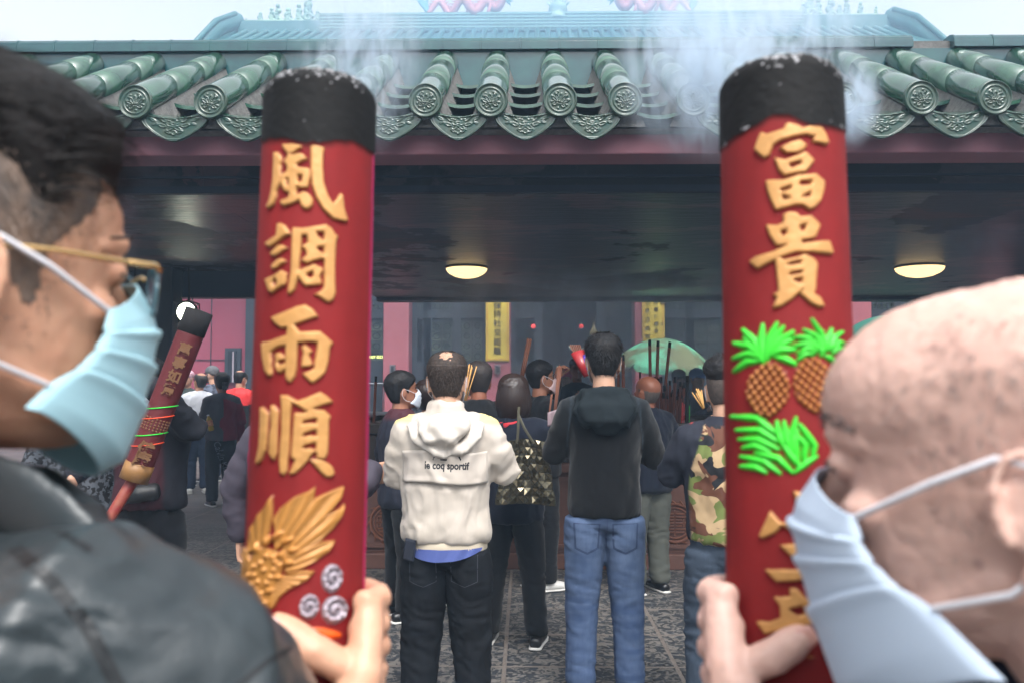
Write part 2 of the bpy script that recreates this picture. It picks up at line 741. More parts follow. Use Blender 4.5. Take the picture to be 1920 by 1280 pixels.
def round_tile(seed):
    rr = random.Random(seed)
    mb = MB()
    n_ = 28
    rings = []
    cuts = [0.0, 0.32 + rr.uniform(-.02, .02), 0.69 + rr.uniform(-.02, .02), 1.0]
    for k in range(3):
        a, b_ = cuts[k], cuts[k + 1]
        j = rr.uniform(-0.003, 0.003)
        rings += [(a, RT * (1.0 if k else 1.0), j), (a + (b_ - a) * .5, RT * .985, j), (b_ - 0.012, RT * .975, j), (b_ - 0.006, RT * .93, j), (b_, RT * .93, j)]
    vs_, fs = [], []
    for t_, r_, j in rings:
        for k in range(n_):
            a = 2 * math.pi * k / n_
            vs_.append((r_ * math.cos(a) + j, YE + (YT - YE) * t_, ZE + (ZT - ZE) * t_ + r_ * math.sin(a) * 1.04))
    for i_ in range(len(rings) - 1):
        for k in range(n_):
            k2 = (k + 1) % n_
            fs.append((i_ * n_ + k, i_ * n_ + k2, (i_ + 1) * n_ + k2, (i_ + 1) * n_ + k))
    return mb.add(vs_, fs)


def medallion_mesh():
    nr, na = 34, 96
    vs_, fs = [], []
    for i_ in range(nr + 1):
        r = i_ / nr
        for k in range(na):
            a = 2 * math.pi * k / na
            X, Z = r * math.cos(a), r * math.sin(a)
            h = 0.0
            h += 0.010 * math.exp(-((r - 0.93) / 0.055) ** 2)
            h += 0.006 * math.exp(-((r - 0.68) / 0.028) ** 2)
            if r < 0.64:
                # lotus: petals over a stem with leaves
                f = 0.0
                for (cx, cz, rx, rz_, an) in [(0, .1, .1, .26, 0), (-.17, .06, .09, .25, .5), (.17, .06, .09, .25, -.5), (-.32, -.02, .08, .24, 1.05), (.32, -.02, .08, .24, -1.05),
                                              (-.22, -.3, .17, .08, .5), (.22, -.3, .17, .08, -.5), (0, -.38, .05, .16, 0), (-.4, -.2, .1, .05, .3), (.4, -.2, .1, .05, -.3), (-.3, .35, .12, .06, .8), (.3, .35, .12, .06, -.8)]:
                    ca, sa = math.cos(an), math.sin(an)
                    u = (X - cx) * ca + (Z - cz) * sa
                    v = -(X - cx) * sa + (Z - cz) * ca
                    q = (u / rx) ** 2 + (v / rz_) ** 2
                    f = max(f, math.exp(-((math.sqrt(q) - 0.85) / 0.22) ** 2) * 0.9, 0.35 * math.exp(-q))
                h += 0.0095 * f
            if r > 0.97:
                h = 0.004 - 0.012 * (r - 0.97) / 0.03
            vs_.append((X * RT * 1.05, -h, Z * RT * 1.08))
    for i_ in range(nr):
        for k in range(na):
            k2 = (k + 1) % na
            fs.append((i_ * na + k, (i_ + 1) * na + k, (i_ + 1) * na + k2, i_ * na + k2))
    return vs_, fs


mv, mf = medallion_mesh()


def drip_mesh():
    nu, nv = 64, 56
    vs_, fs = [], []
    Wd, H = 0.178, 0.178
    for j in range(nv + 1):
        v = j / nv
        Wv = Wd * (0.97 + 0.05 * math.sin(v * 6)) * max(1 - v ** 2.3, 0) ** 0.72
        Wv = max(Wv, 0.0015)
        for i_ in range(nu + 1):
            u = -1 + 2 * i_ / nu
            X = u * Wv
            Z = -0.035 * (1 - u * u) * (1 - v) - v * H
            e = min((1 - abs(u)) * Wv * 0.85, (1 - v) * H)
            h = 0.0065 * math.exp(-((e - 0.006) / 0.0035) ** 2) + 0.005 * math.exp(-((e - 0.017) / 0.003) ** 2)
            h += 0.006 * math.exp(-((v - 0.02) / 0.03) ** 2)
            f = 0
            for (cx, cz, rx, rz_, an) in [(0, -.062, .02, .021, 0), (0, -.058, .011, .012, 0), (-.027, -.068, .014, .022, .6), (.027, -.068, .014, .022, -.6), (-.02, -.1, .022, .01, .5), (.02, -.1, .022, .01, -.5),
                                          (-.058, -.045, .026, .009, -.75), (.058, -.045, .026, .009, .75), (-.085, -.022, .02, .007, -.9), (.085, -.022, .02, .007, .9), (-.06, -.082, .022, .009, -.3), (.06, -.082, .022, .009, .3),
                                          (-.11, -.045, .018, .007, -.6), (.11, -.045, .018, .007, .6), (0, -.125, .012, .014, 0), (-.03, -.122, .016, .006, -.5), (.03, -.122, .016, .006, .5), (-.1, -.07, .012, .006, .4), (.1, -.07, .012, .006, -.4)]:
                ca, sa = math.cos(an), math.sin(an)
                uu = (X - cx) * ca + (Z - cz) * sa
                w_ = -(X - cx) * sa + (Z - cz) * ca
                q = math.sqrt((uu / rx) ** 2 + (w_ / rz_) ** 2)
                f = max(f, math.exp(-((q - 0.9) / 0.25) ** 2), 0.5 * math.exp(-q * q))
            if e > 0.02:
                h += 0.007 * f
            vs_.append((X, -h, Z))
    for j in range(nv):
        for i_ in range(nu):
            a = j * (nu + 1) + i_
            fs.append((a, a + 1, a + nu + 2, a + nu + 1))
    # back
    o = len(vs_)
    vs_ += [(x_, 0.018, z_) for x_, y_, z_ in vs_]
    fs += [tuple(reversed([q + o for q in f_])) for f_ in list(fs)]
    rim = [i_ for i_ in range(nu + 1)] + [(j + 1) * (nu + 1) - 1 for j in range(1, nv + 1)] + [nv * (nu + 1) + i_ for i_ in range(nu - 1, -1, -1)] + [j * (nu + 1) for j in range(nv - 1, 0, -1)]
    for a, b_ in zip(rim, rim[1:] + rim[:1]):
        fs.append((a, a + o, b_ + o, b_))
    return vs_, fs


dv, df = drip_mesh()
dmesh = None
mmesh = None


def pan_course(x0, x1, k):
    mb = MB()
    y0 = 5.03 + 0.30 * k
    z0 = 3.108 + 0.170 * k
    nu = 12
    vs_ = []
    for yy, dz in ((y0, 0), (y0 + 0.36, 0.12)):
        for t_ in (0, -0.022):
            for i_ in range(nu + 1):
                u = -1 + 2 * i_ / nu
                vs_.append(((x0 + x1) / 2 + u * (x1 - x0) / 2, yy, z0 + dz + t_ - 0.05 * (1 - u * u)))
    m_ = nu + 1
    fs = []
    for i_ in range(nu):
        fs += [(i_, i_ + 1, 2 * m_ + i_ + 1, 2 * m_ + i_), (m_ + i_, 3 * m_ + i_, 3 * m_ + i_ + 1, m_ + i_ + 1), (i_, m_ + i_, m_ + i_ + 1, i_ + 1), (2 * m_ + i_, 2 * m_ + i_ + 1, 3 * m_ + i_ + 1, 3 * m_ + i_)]
    return mb.add(vs_, fs)


for i, tx in enumerate(tube_x):
    mb = round_tile(i)
    mb.v = [(a + tx, b_, c_) for a, b_, c_ in mb.v]
    o = put(mb, 'round_tile', M_GLAZE, pav, smooth=True)
    md = raw('medallion', [(a, b_, c_) for a, b_, c_ in mv], mf, M_GLAZE2, o) if mmesh is None else None
    if md is None:
        md = bpy.data.objects.new('medallion', mmesh)
        col.objects.link(md)
        md.parent = o
    mmesh = md.data
    md.location = (tx, YE - 0.004 - 8, ZE)
    md.rotation_euler = (0, random.uniform(-.3, .3), 0)
    if i < len(tube_x) - 1:
        x0, x1 = tx + 0.03, tube_x[i + 1] - 0.03
        for k in range(4):
            put(pan_course(x0, x1, k), 'pan_tile', M_GLAZE, pav, smooth=False)
        if ends_px[i] != 1172:
            if dmesh is None:
                o = raw('drip_tile', dv, df, M_GLAZE2, pav)
                dmesh = o.data
            else:
                o = bpy.data.objects.new('drip_tile', dmesh)
                col.objects.link(o)
                o.parent = pav
            o.location = ((tx + tube_x[i + 1]) / 2, 5.02 - 8, 3.088)
            o.scale = ((tube_x[i + 1] - tx) / 0.40 * 1.02, 1, 1)
    mo = MB()
    mo.add([(tx - .13, 5.06, 3.0), (tx + .13, 5.06, 3.0), (tx + .13, 6.27, 3.70), (tx - .13, 6.27, 3.70), (tx - .085, 5.06, 3.115), (tx + .085, 5.06, 3.115), (tx + .085, 6.27, 3.83), (tx - .085, 6.27, 3.83)],
           [(0, 1, 5, 4), (1, 2, 6, 5), (2, 3, 7, 6), (3, 0, 4, 7), (4, 5, 6, 7), (0, 3, 2, 1)])
    put(mo, 'mortar_bed', M_MORTAR, pav)

# posts of the pavilion (left one dark, right one red lacquer)
M_BLACK = mat('black_post', C(18, 19, 24), rough=0.5)
M_REDP = mat('red_lacquer', C(130, 30, 34), rough=0.5, var=0.3, vscale=3)
pp = P(300, 700, 9.4)
put(MB().box2((pp.x - 0.25, pp.y - 0.15, 0), (pp.x + 0.18, pp.y + 0.15, 2.75)), 'post', M_BLACK, pav, bevel=0.02)
pp = P(1945, 700, 11.6)
put(MB().box2((pp.x - 0.22, pp.y - 0.2, 0), (pp.x + 0.24, pp.y + 0.2, 2.75)), 'post', M_REDP, pav, bevel=0.02)

# ---- ceiling lamps
M_LAMP = mat('lamp_glass', C(255, 236, 190), rough=0.4, emit=(1.0, 0.70, 0.32, 1), estr=0.95)
M_LRIM = mat('lamp_rim', C(120, 108, 90), rough=0.4, metal=0.5)


def ceiling_lamp(px, lab, rad):
    c = P(px, 499, 9.32)
    t_ = thing('ceiling_lamp', (c.x, c.y, 2.75), 0, lab, 'ceiling lamp', 'lit ceiling lamps under the pavilion')
    MB().lathe([(0, -0.02), (rad * .98, -0.02), (rad, -0.012), (rad * .98, 0.002), (0, 0.002)][::-1], 36).build('rim', M_LRIM, t_, smooth=True)
    MB().lathe([(rad * .97, -0.02), (rad * .93, -0.045), (rad * .8, -0.075), (rad * .55, -0.105), (rad * .28, -0.12), (0.001, -0.125)], 36).build('lamp_shade', M_LAMP, t_, smooth=True)


ceiling_lamp(875, 'round lit ceiling lamp hanging between the two giant incense columns', 0.235)
ceiling_lamp(1724, 'round lit ceiling lamp above the bald head on the right', 0.26)

# ---- spotlight under the ceiling
M_SPOT = mat('spot_glass', C(255, 255, 235), rough=0.2, emit=(0.95, 1.0, 0.78, 1), estr=9.0)
c = P(349, 585, 9.2)
st = thing('spotlight', c, 0, 'round black spotlight switched on, hanging by the dark post on the left', 'spotlight')
rot = Matrix.Rotation(R(90), 3, 'X') @ Matrix.Rotation(R(-8), 3, 'Y')
mb = MB().lathe([(0.02, 0.18), (0.07, 0.16), (0.115, 0.05), (0.125, 0.0), (0.118, -0.015), (0.108, -0.01), (0.10, 0.0)], 28)
mb.v = [tuple(Matrix.Rotation(R(90), 3, 'X') @ Vector(p) * 1) for p in mb.v]
mb.v = [(a, -b_, c_) for a, b_, c_ in mb.v]
mb.v = [(a, -b_ * -1, c_) for a, b_, c_ in mb.v]
mb.build('housing', M_BLACK, st, smooth=True)
mb = MB().lathe([(0.001, 0.02), (0.06, 0.012), (0.102, -0.002)], 28)
mb.v = [tuple(Matrix.Rotation(R(90), 3, 'X') @ Vector(p)) for p in mb.v]
mb.build('lens', M_SPOT, st, smooth=True)
mb = MB().chain([(0.0, 0.06, 0.12), (0.0, 0.08, 0.2), (-0.02, 0.08, 2.75 - c.z)], [0.012] * 3, 8)
mb.chain([(-.13, .05, 0), (-.12, .05, .09), (0, .05, .13), (.12, .05, .09), (.13, .05, 0)], [0.008] * 5, 6)
for a in (30, 60, 110, 140, 200, 240):
    ca, sa = math.cos(R(a)), math.sin(R(a))
    mb.chain([(0.12 * ca, 0, 0.12 * sa), (0.155 * ca, -.03, 0.155 * sa), (0.165 * ca + .01, -.04, 0.17 * sa)], [0.006, 0.008, 0.003], 6)
mb.build('bracket', M_BLACK, st)

# ---- the main hall beyond the yard
M_PINK = mat('pink_wall', C(148, 66, 84), rough=0.8, var=0.4, vscale=0.8, vcol=C(126, 54, 72), bump=0.15, bscale=6)
M_PINKC = mat('pink_column', C(158, 84, 92), rough=0.6, var=0.3, vscale=2, vcol=C(136, 70, 82))
M_WOOD = mat('dark_timber', C(38, 46, 56), rough=0.6, var=0.4, vscale=2)
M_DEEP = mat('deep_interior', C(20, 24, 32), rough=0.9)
M_PANE = mat('window_pane', C(118, 128, 108), rough=0.2, var=0.9, vscale=1.7, vcol=C(40, 52, 50))
M_LATT = mat('lattice', C(36, 44, 48), rough=0.6)
hall = thing('main_hall', (0, 20, 0), 0, 'large temple hall with pink columns, dark lattice doors and a hazy green roof behind', 'temple')
HD = 20.0


def hx(px, d=HD):
    return P(px, 640, d).x


def hz(py, d=HD):
    return P(960, py, d).z


put(MB().box2((-30, HD + 0.6, 0), (hx(452), HD + 0.9, 9.0)), 'wall', M_PINK, hall)
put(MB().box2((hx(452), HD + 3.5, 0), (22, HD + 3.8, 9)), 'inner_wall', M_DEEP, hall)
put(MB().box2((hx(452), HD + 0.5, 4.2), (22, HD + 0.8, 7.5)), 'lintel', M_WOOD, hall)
# window and pilaster on the pink wall
wf = put(MB().box2((hx(408), HD + 0.5, hz(716)), (hx(438), HD + 0.62, hz(650))), 'window', M_WOOD, hall)
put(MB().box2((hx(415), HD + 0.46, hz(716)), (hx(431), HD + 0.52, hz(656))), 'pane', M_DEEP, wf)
put(MB().box2((hx(424), HD + 0.44, hz(716)), (hx(427), HD + 0.45, hz(657))), 'curtain', mat('curtain', C(150, 140, 150)), wf)
put(MB().box2((-30, HD + 0.57, hz(673)), (hx(408), HD + 0.61, hz(672))).box2((hx(378), HD + 0.57, 0), (hx(379), HD + 0.61, 6)), 'conduit', M_WOOD, hall)
put(MB().box2((hx(452), HD + 0.3, 0), (hx(480), HD + 0.6, 4.3)).box2((hx(458), HD + 0.24, 0), (hx(474), HD + 0.3, hz(600))), 'side_door', M_WOOD, hall)
cols_px = [(560, 48), (746, 48), (935, 46), (1212, 50), (1606, 40), (1860, 44)]
for px, wpx in cols_px:
    wd = wpx / F * HD
    put(MB().box2((hx(px) - wd / 2, HD - 0.3, 0), (hx(px) + wd / 2, HD + 0.3, 7.4)), 'column', M_PINKC, hall, bevel=0.03)


def lattice(x0, x1, z0, z1, nx, nz, frame=True, fancy=True):
    """a glazed lattice window: frame part with a pane sub-part"""
    mb = MB()
    y = HD + 0.42
    t_ = 0.03
    for i_ in range(nx + 1):
        xx = x0 + (x1 - x0) * i_ / nx
        mb.box((xx, y, (z0 + z1) / 2), (t_, 0.05, z1 - z0))
    for j in range(nz + 1):
        zz = z0 + (z1 - z0) * j / nz
        mb.box(((x0 + x1) / 2, y + 0.003, zz), (x1 - x0 + t_, 0.044, t_))
    if fancy:
        for i_ in range(nx):
            for j in range(nz):
                cx, cz = x0 + (x1 - x0) * (i_ + .5) / nx, z0 + (z1 - z0) * (j + .5) / nz
                w_, h_ = (x1 - x0) / nx * .3, (z1 - z0) / nz * .3
                for a in range(6):
                    a0, a1 = math.pi * a / 3, math.pi * (a + 1) / 3
                    mb.chain([(cx + w_ * math.cos(a0), y - .004, cz + h_ * math.sin(a0)), (cx + w_ * math.cos(a1), y - .004, cz + h_ * math.sin(a1))], [t_ * .45] * 2, 4, cap=0)
    o = put(mb, 'lattice_window', M_LATT, hall)
    put(MB().box2((x0, y + 0.06, z0), (x1, y + 0.08, z1)), 'pane', M_PANE, o)


def bay(px0, px1, leaves, zt=590, zsill=676, panes=True):
    x0, x1 = hx(px0), hx(px1)
    y = HD + 0.45
    n_ = leaves
    fr = MB()
    for i_ in range(n_ + 1):
        xx = x0 + (x1 - x0) * i_ / n_
        fr.box((xx, y, 2.4), (0.2, 0.12, 4.8))
    fr.box(((x0 + x1) / 2, y + .01, hz(zt) + 0.05), (x1 - x0, 0.14, 0.2))
    fr.box(((x0 + x1) / 2, y + .01, hz(555)), (x1 - x0, 0.14, 0.1))
    fr.box(((x0 + x1) / 2, y + .01, (hz(zsill)) / 2), (x1 - x0, 0.10, hz(zsill) - .02))
    put(fr, 'door_frame', M_WOOD, hall)
    for i_ in range(n_):
        a, b_ = x0 + (x1 - x0) * (i_ + .14) / n_, x0 + (x1 - x0) * (i_ + .86) / n_
        if panes:
            lattice(a, b_, hz(zsill), hz(zt + 10), 2, 4)
        lattice(a, b_, hz(584), hz(557), 5, 3, fancy=False)


bay(478, 536, 1, panes=False)
bay(584, 722, 2)
bay(796, 912, 2)
bay(1238, 1300, 1, zsill=632)
bay(1300, 1440, 2, zsill=676)
bay(1440, 1590, 2)
bay(1630, 1840, 3)
bay(770, 798, 1, panes=False)
bay(958, 1010, 1, panes=False)
bay(1130, 1190, 1, zsill=632)
# exit sign, lanterns, call boxes
M_EXIT = mat('exit_light', C(220, 230, 120), emit=(0.75, 0.8, 0.25, 1), estr=0.9)
o = MB().box2((hx(700), HD - .35, hz(673)), (hx(720), HD - .3, hz(667))).build('exit_sign', mat('exit_green', C(60, 80, 50)))
tag(o, 'small lit green exit sign beside the left pink column', 'exit sign')
Mx = Matrix.Translation((hx(710), HD - .355, hz(670))) @ Matrix.Rotation(R(90), 4, 'X')
writing('lettering', 'EXIT 出口', 0.075, M_EXIT, o, Mx, extrude=0.002, offset=0.002)
M_LANT = mat('lantern_red', C(230, 70, 70), emit=(1.0, 0.10, 0.09, 1), estr=0.9)
for px, lab in ((1000, 'small glowing red lantern in the smoke, the one nearer the yellow banner'), (1090, 'small glowing red lantern in the smoke beside the golden finial')):
    c = P(px, 612, 17.0)
    t_ = thing('red_lantern', c, 0, lab, 'lantern', 'red lanterns glowing in the smoke')
    MB().lathe([(0.001, .045), (.03, .04), (.045, .01), (.045, -.015), (.03, -.04), (.001, -.045)], 16).build('lamp_shade', M_LANT, t_, smooth=True)
    MB().chain([(0, 0, .045), (0, 0, 5.5 - c.z)], [0.004, 0.004], 5).build('cord', M_BLACK, t_)
for px, lab in ((741, 'small grey box mounted on the pink column left of the crowd'), (934, 'small grey box mounted on the pink column under the yellow banner')):
    t_ = thing('call_box', (hx(px), HD - .36, hz(692)), 0, lab, 'wall box', 'grey boxes on the columns')
    MB().box((0, 0, 0), (0.13, 0.08, 0.2)).build('case', mat('box_grey', C(96, 92, 96), rough=0.5), t_, bevel=0.008)
    MB().box((0, -.045, 0.0), (0.06, 0.012, 0.13)).build('screen', mat('box_dark', C(30, 34, 36), rough=0.3), t_)

# yellow banners
M_YEL = mat('banner_cloth', C(222, 196, 66), rough=0.7, var=0.2, vscale=3, vcol=C(205, 170, 60))
M_YBRD = mat('banner_border', C(200, 120, 60), rough=0.7)
M_INK = mat('ink', C(18, 20, 32), rough=0.8)


def banner(px0, px1, py1, cols_, lab, fs):
    x0, x1 = hx(px0), hx(px1)
    z1, z0 = hz(535), hz(py1)
    y = HD - 0.34
    t_ = thing('yellow_banner', ((x0 + x1) / 2, y, z0), 0, lab, 'banner', 'yellow banners hanging on the columns')
    W_, H_ = x1 - x0, z1 - z0
    vs_, fs_ = [], []
    nu, nv = 8, 40
    for j in range(nv + 1):
        for i_ in range(nu + 1):
            u, v = i_ / nu, j / nv
            vs_.append(((u - .5) * W_, 0.006 * math.sin(u * 7 + v * 9), v * H_))
    for j in range(nv):
        for i_ in range(nu):
            a = j * (nu + 1) + i_
            fs_.append((a, a + 1, a + nu + 2, a + nu + 1))
    raw('cloth', vs_, fs_, M_YEL, t_)
    b_ = MB()
    e = 0.035
    for xx in (-W_ / 2 + e, W_ / 2 - e):
        b_.box((xx, -0.012, H_ / 2), (0.012, 0.004, H_ - 2 * e))
    b_.box((0, -0.012, e), (W_ - 2 * e, 0.004, 0.012))
    b_.build('border', M_YBRD, t_)
    for (dx, chars, pys, s_) in cols_:
        for ch, py in zip(chars, pys):
            Mx = Matrix.Translation((dx, -0.02, hz(py) - z0)) @ Matrix.Rotation(R(90), 4, 'X')
            writing('character', ch, s_, M_INK, t_, Mx, extrude=0.001, offset=0.0015)
    return t_


banner(912, 955, 677, [(0.0, '請保持社交距離', [560, 576, 592, 609, 626, 643, 659], 0.185)], 'yellow vertical banner with one column of black characters above the white jacket', 0.18)
banner(1201, 1242, 700, [(0.2, '明火', [572, 610], 0.10), (0.06, '嚴禁使用金', [571, 584, 597, 610, 623], 0.11), (-0.14, '衣噴灑式明', [571, 586, 602, 618, 633], 0.11)],
       'yellow vertical banner with several columns of faded characters behind the green umbrella', 0.12)

# ---- roof of the main hall
M_HROOF = mat('hall_tiles', C(48, 98, 98), rough=0.35, var=0.4, vscale=1.5, vcol=C(48, 100, 110), coat=0.3)
M_ORN = mat('ornament_glaze', C(150, 175, 150), rough=0.4, var=0.8, vscale=4, vcol=C(90, 120, 130))
M_DRAG = mat('dragon_body', C(196, 120, 120), rough=0.5, var=0.5, vscale=3, vcol=C(170, 90, 110))
M_MANE = mat('dragon_mane', C(70, 140, 150), rough=0.5)
RD = 26.0
mb = MB()
mb.box2((hx(595, RD), RD - .2, hz(62, RD)), (hx(1515, RD), RD + .2, hz(28, RD)))
mb.box2((hx(440, RD), RD - .19, hz(62, RD)), (hx(595, RD) - .002, RD + .19, hz(41, RD)))
mb.box2((hx(1515, RD) + .002, RD - .19, hz(62, RD)), (hx(1690, RD), RD + .19, hz(37, RD)))
rdg = put(mb, 'roof_ridge', M_HROOF, hall)
mb = MB()
for k in range(5):
    z_ = hz(31 + k * 6.2, RD)
    mb.box2((hx(596, RD), RD - .235, z_ - .02), (hx(1514, RD), RD - .2, z_ + .02))
for k in range(70):
    xx = hx(600, RD) + k * (hx(1510, RD) - hx(600, RD)) / 69
    mb.box2((xx - .01, RD - .225, hz(60, RD)), (xx + .01, RD - .202, hz(31, RD)))
put(mb, 'ridge_lines', mat('ridge_pale', C(110, 150, 140), rough=0.4), rdg)
rf = MB()
e0 = hz(60, RD)
x0, x1 = hx(415, RD), hx(1710, RD)
rf.add([(x0, RD, e0), (x1, RD, e0), (x1 + 2.2, 17.8, 7.4), (x0 - 2.2, 17.8, 7.4), (x0, RD + .3, e0 - .3), (x1, RD + .3, e0 - .3), (x1 + 2.2, 17.9, 7.1), (x0 - 2.2, 17.9, 7.1)],
       [(0, 1, 2, 3), (4, 7, 6, 5), (0, 4, 5, 1), (3, 2, 6, 7), (0, 3, 7, 4), (1, 5, 6, 2)])
roofm = put(rf, 'roof', M_HROOF, hall)
tb = MB()
for k in range(66):
    u = k / 65
    xa = x0 + u * (x1 - x0)
    xb = x0 - 2.2 + u * (x1 - x0 + 4.4)
    tb.chain([(xa, RD - .1, e0 + .02), (xa + (xb - xa) * .45, RD - 3.8, e0 - (e0 - 7.4) * .52), (xb, 17.9, 7.45)], [0.085] * 3, 8, cap=0.3)
put(tb, 'round_tiles', M_HROOF, roofm, smooth=True)
for (pa, pb, pc) in ((437, 418, 398), (1682, 1704, 1728)):
    hp = MB()
    A_, B_, C_ = Vector((hx(pa, RD), RD, hz(36, RD))), Vector((hx(pb, RD), RD - .8, hz(52, RD) - .3)), Vector((hx(pc, RD), RD - 2.0, hz(80, RD) - 1.2))
    hp.chain([A_, B_, C_], [(.22, .26), (.2, .25), (.2, .25)], 8, cap=0.3)
    hp.chain([A_ + Vector((0, -.3, .1)), B_ + Vector((0, -.3, .1)), C_ + Vector((0, -.3, .1))], [.08] * 3, 8)
    put(hp, 'hip_ridge', M_HROOF, roofm, smooth=True)


def scroll(mb, px, py, s, seed):
    rr = random.Random(seed)
    cx, cz = hx(px, RD), hz(py, RD)
    k = RD / F
    n_ = rr.choice((2, 3))
    for j in range(n_):
        r_ = s * k * (0.5 - 0.1 * j)
        zz = cz + j * s * k * 0.85
        xx = cx + rr.uniform(-.15, .15) * s * k
        pts = []
        tr = rr.choice((1.6, 1.9, 2.2)) * math.pi
        for q in range(13):
            a = q / 12 * tr + rr.uniform(0, .2) + j
            f_ = 1 - 0.035 * q
            pts.append((xx + r_ * f_ * math.cos(a), RD, zz + r_ * f_ * math.sin(a)))
        mb.chain(pts, [0.05 * s / 9] * 13, 6)
    mb.ball((cx, RD, cz + n_ * s * k * .85), 0.06 * s / 9, 8)


for pts in ([(452, 39, 4), (479, 38, 9), (500, 37, 9), (512, 36, 11), (532, 38, 13), (552, 36, 11), (566, 37, 8), (572, 31, 15), (588, 36, 9)],
            [(1517, 32, 11), (1531, 29, 16), (1546, 33, 11), (1570, 33, 13), (1587, 33, 10), (1600, 33, 11), (1627, 34, 9), (1657, 34, 6)]):
    mb = MB()
    for q, (a, b_, s) in enumerate(pts):
        scroll(mb, a, b_, s, q * 7 + 3)
    xa, xb = hx(pts[0][0] - 4, RD), hx(pts[-1][0] + 3, RD)
    zb = hz(40 if pts[0][0] < 900 else 36, RD)
    mb.box2((xa, RD - .06, zb), (xb, RD + .06, zb + .07))
    put(mb, 'scrollwork', M_ORN, rdg, smooth=True)


def dragon(px0, px1, flip):
    mb, sp, mn = MB(), MB(), MB()
    k = RD / F
    pts, rads = [], []
    N = 50
    for q in range(N + 1):
        u = q / N
        xx = hx(px0 + (px1 - px0) * u, RD)
        zz = hz(28, RD) + (0.22 + 0.20 * math.sin(u * 6.3 * math.pi - 1.2) + (0.42 * max(0, u - .85) / .15))
        pts.append(Vector((xx, RD - .1 + .1 * math.sin(u * 9), zz)))
        rads.append(0.075 + 0.06 * math.sin(min(u * 1.3, 1) * math.pi / 2))
    mb.chain(pts, rads, 10)
    hd = pts[-1]
    dr = 1 if px1 > px0 else -1
    mb.ball(hd + Vector((dr * .12, 0, .05)), (.26, .18, .18), 12)
    mb.chain([hd + Vector((dr * .2, 0, .06)), hd + Vector((dr * .5, 0, .1))], [(.1, .09), (.07, .05)], 8)
    mb.chain([hd + Vector((dr * .2, 0, -.08)), hd + Vector((dr * .42, 0, -.1))], [(.08, .05), (.05, .03)], 8)
    for u in (.25, .5, .78):
        b_ = pts[int(N * u)]
        mb.chain([b_, b_ + Vector((.12, -.1, -.12)), Vector((b_.x + .05, RD - .15, hz(28, RD) + .02))], [.07, .05, .06], 8)
    for q in range(2, N - 2):
        t_ = (pts[q + 1] - pts[q - 1]).normalized()
        up = Vector((-t_.z, 0, t_.x))
        if up.z < 0:
            up = -up
        sp.chain([pts[q] + up * rads[q] * .8, pts[q] + up * (rads[q] + .12) - t_ * dr * .04], [.04, .006], 5, cap=0)
    for q in range(16):
        a = math.pi * (q / 15) * 1.3 - .2
        v_ = Vector((-dr * math.cos(a) * .9 - dr * .2, 0, math.sin(a)))
        mn.chain([hd, hd + v_ * .32 + Vector((0, random.uniform(-.1, .1), 0)), hd + v_ * random.uniform(.42, .56)], [.08, .05, .008], 6)
    tl = pts[0]
    tlb = MB()
    for q in range(7):
        a = R(60 + q * 20)
        tlb.chain([tl, tl + Vector((-dr * abs(math.cos(a)) * .2, 0, .25)), tl + Vector((-dr * .1 + math.cos(a) * .3, 0, .5 + .1 * math.sin(a * 3)))], [.06, .05, .01], 6)
    o_ = put(mb, 'ridge_dragon', M_DRAG, rdg, smooth=True)
    put(sp, 'spines', M_DRAG, rdg)
    put(mn, 'mane', M_MANE, rdg, smooth=True)
    put(tlb, 'tail', M_MANE, rdg, smooth=True)


dragon(800, 944, 0)
dragon(1300, 1160, 1)
mb = MB()
cx = hx(1048, RD)
zb = hz(38, RD)
mb.lathe([(0.3, 0), (.3, .15), (.22, .17), (.3, .3), (.27, .45), (.12, .55), (.08, .62), (.11, .70), (.08, .8), (.001, .95)], 20, (cx, RD, zb))
for q in range(9):
    a = R(-10 + q * 25)
    mb.chain([(cx + .15 * math.cos(a), RD - .1, zb + .35), (cx + .36 * math.cos(a), RD - .1, zb + .35 + .25 * abs(math.sin(a)) + .1)], [.07, .012], 6)
put(mb, 'ridge_pearl', M_ORN, rdg, smooth=True)

# ---- small roofed furnace with golden finial
M_GOLDF = mat('finial_gold', C(236, 214, 150), rough=0.45, metal=0.0, var=0.3, vscale=8)
M_EAVE = mat('furnace_roof', C(226, 224, 206), rough=0.5, var=0.5, vscale=6, vcol=C(160, 170, 166))
M_BRONZE = mat('bronze', C(62, 54, 50), rough=0.45, metal=0.5, var=0.4, vscale=8)
FD = 14.0
fc = P(1113, 640, FD)
fur = thing('incense_furnace', (fc.x, FD, 0), 0, 'tiered incense furnace with golden gourd finial behind the black hoodie man', 'incense furnace')
zf = lambda py: P(1113, py, FD).z
z0 = zf(645)
k = FD / F
MB().lathe([(.001, zf(604)), (.018, zf(612)), (.03, zf(617)), (.065, zf(622)), (.066, zf(627)), (.03, zf(630)), (.075, zf(632)), (.1, zf(637)), (.09, zf(642)), (.06, zf(646))], 24).build('finial', M_GOLDF, fur, smooth=True)


def eave_roof(mb, half, zc, rise, up, n_=12):
    vs_, fs_ = [], []
    for j in range(n_ + 1):
        for i_ in range(n_ + 1):
            u, v = -1 + 2 * i_ / n_, -1 + 2 * j / n_
            m_ = max(abs(u), abs(v))
            cn = (abs(u) * abs(v)) ** 4
            vs_.append((u * half * (1 + .1 * cn), v * half * (1 + .1 * cn), zc + rise * (1 - m_) ** 1.5 + up * cn))
    o_ = len(vs_)
    vs_ += [(a, b_, c_ - .03) for a, b_, c_ in vs_]
    for j in range(n_):
        for i_ in range(n_):
            a = j * (n_ + 1) + i_
            fs_.append((a, a + 1, a + n_ + 2, a + n_ + 1))
            fs_.append((a + o_, a + n_ + 1 + o_, a + n_ + 2 + o_, a + 1 + o_))
    mb.add(vs_, fs_)


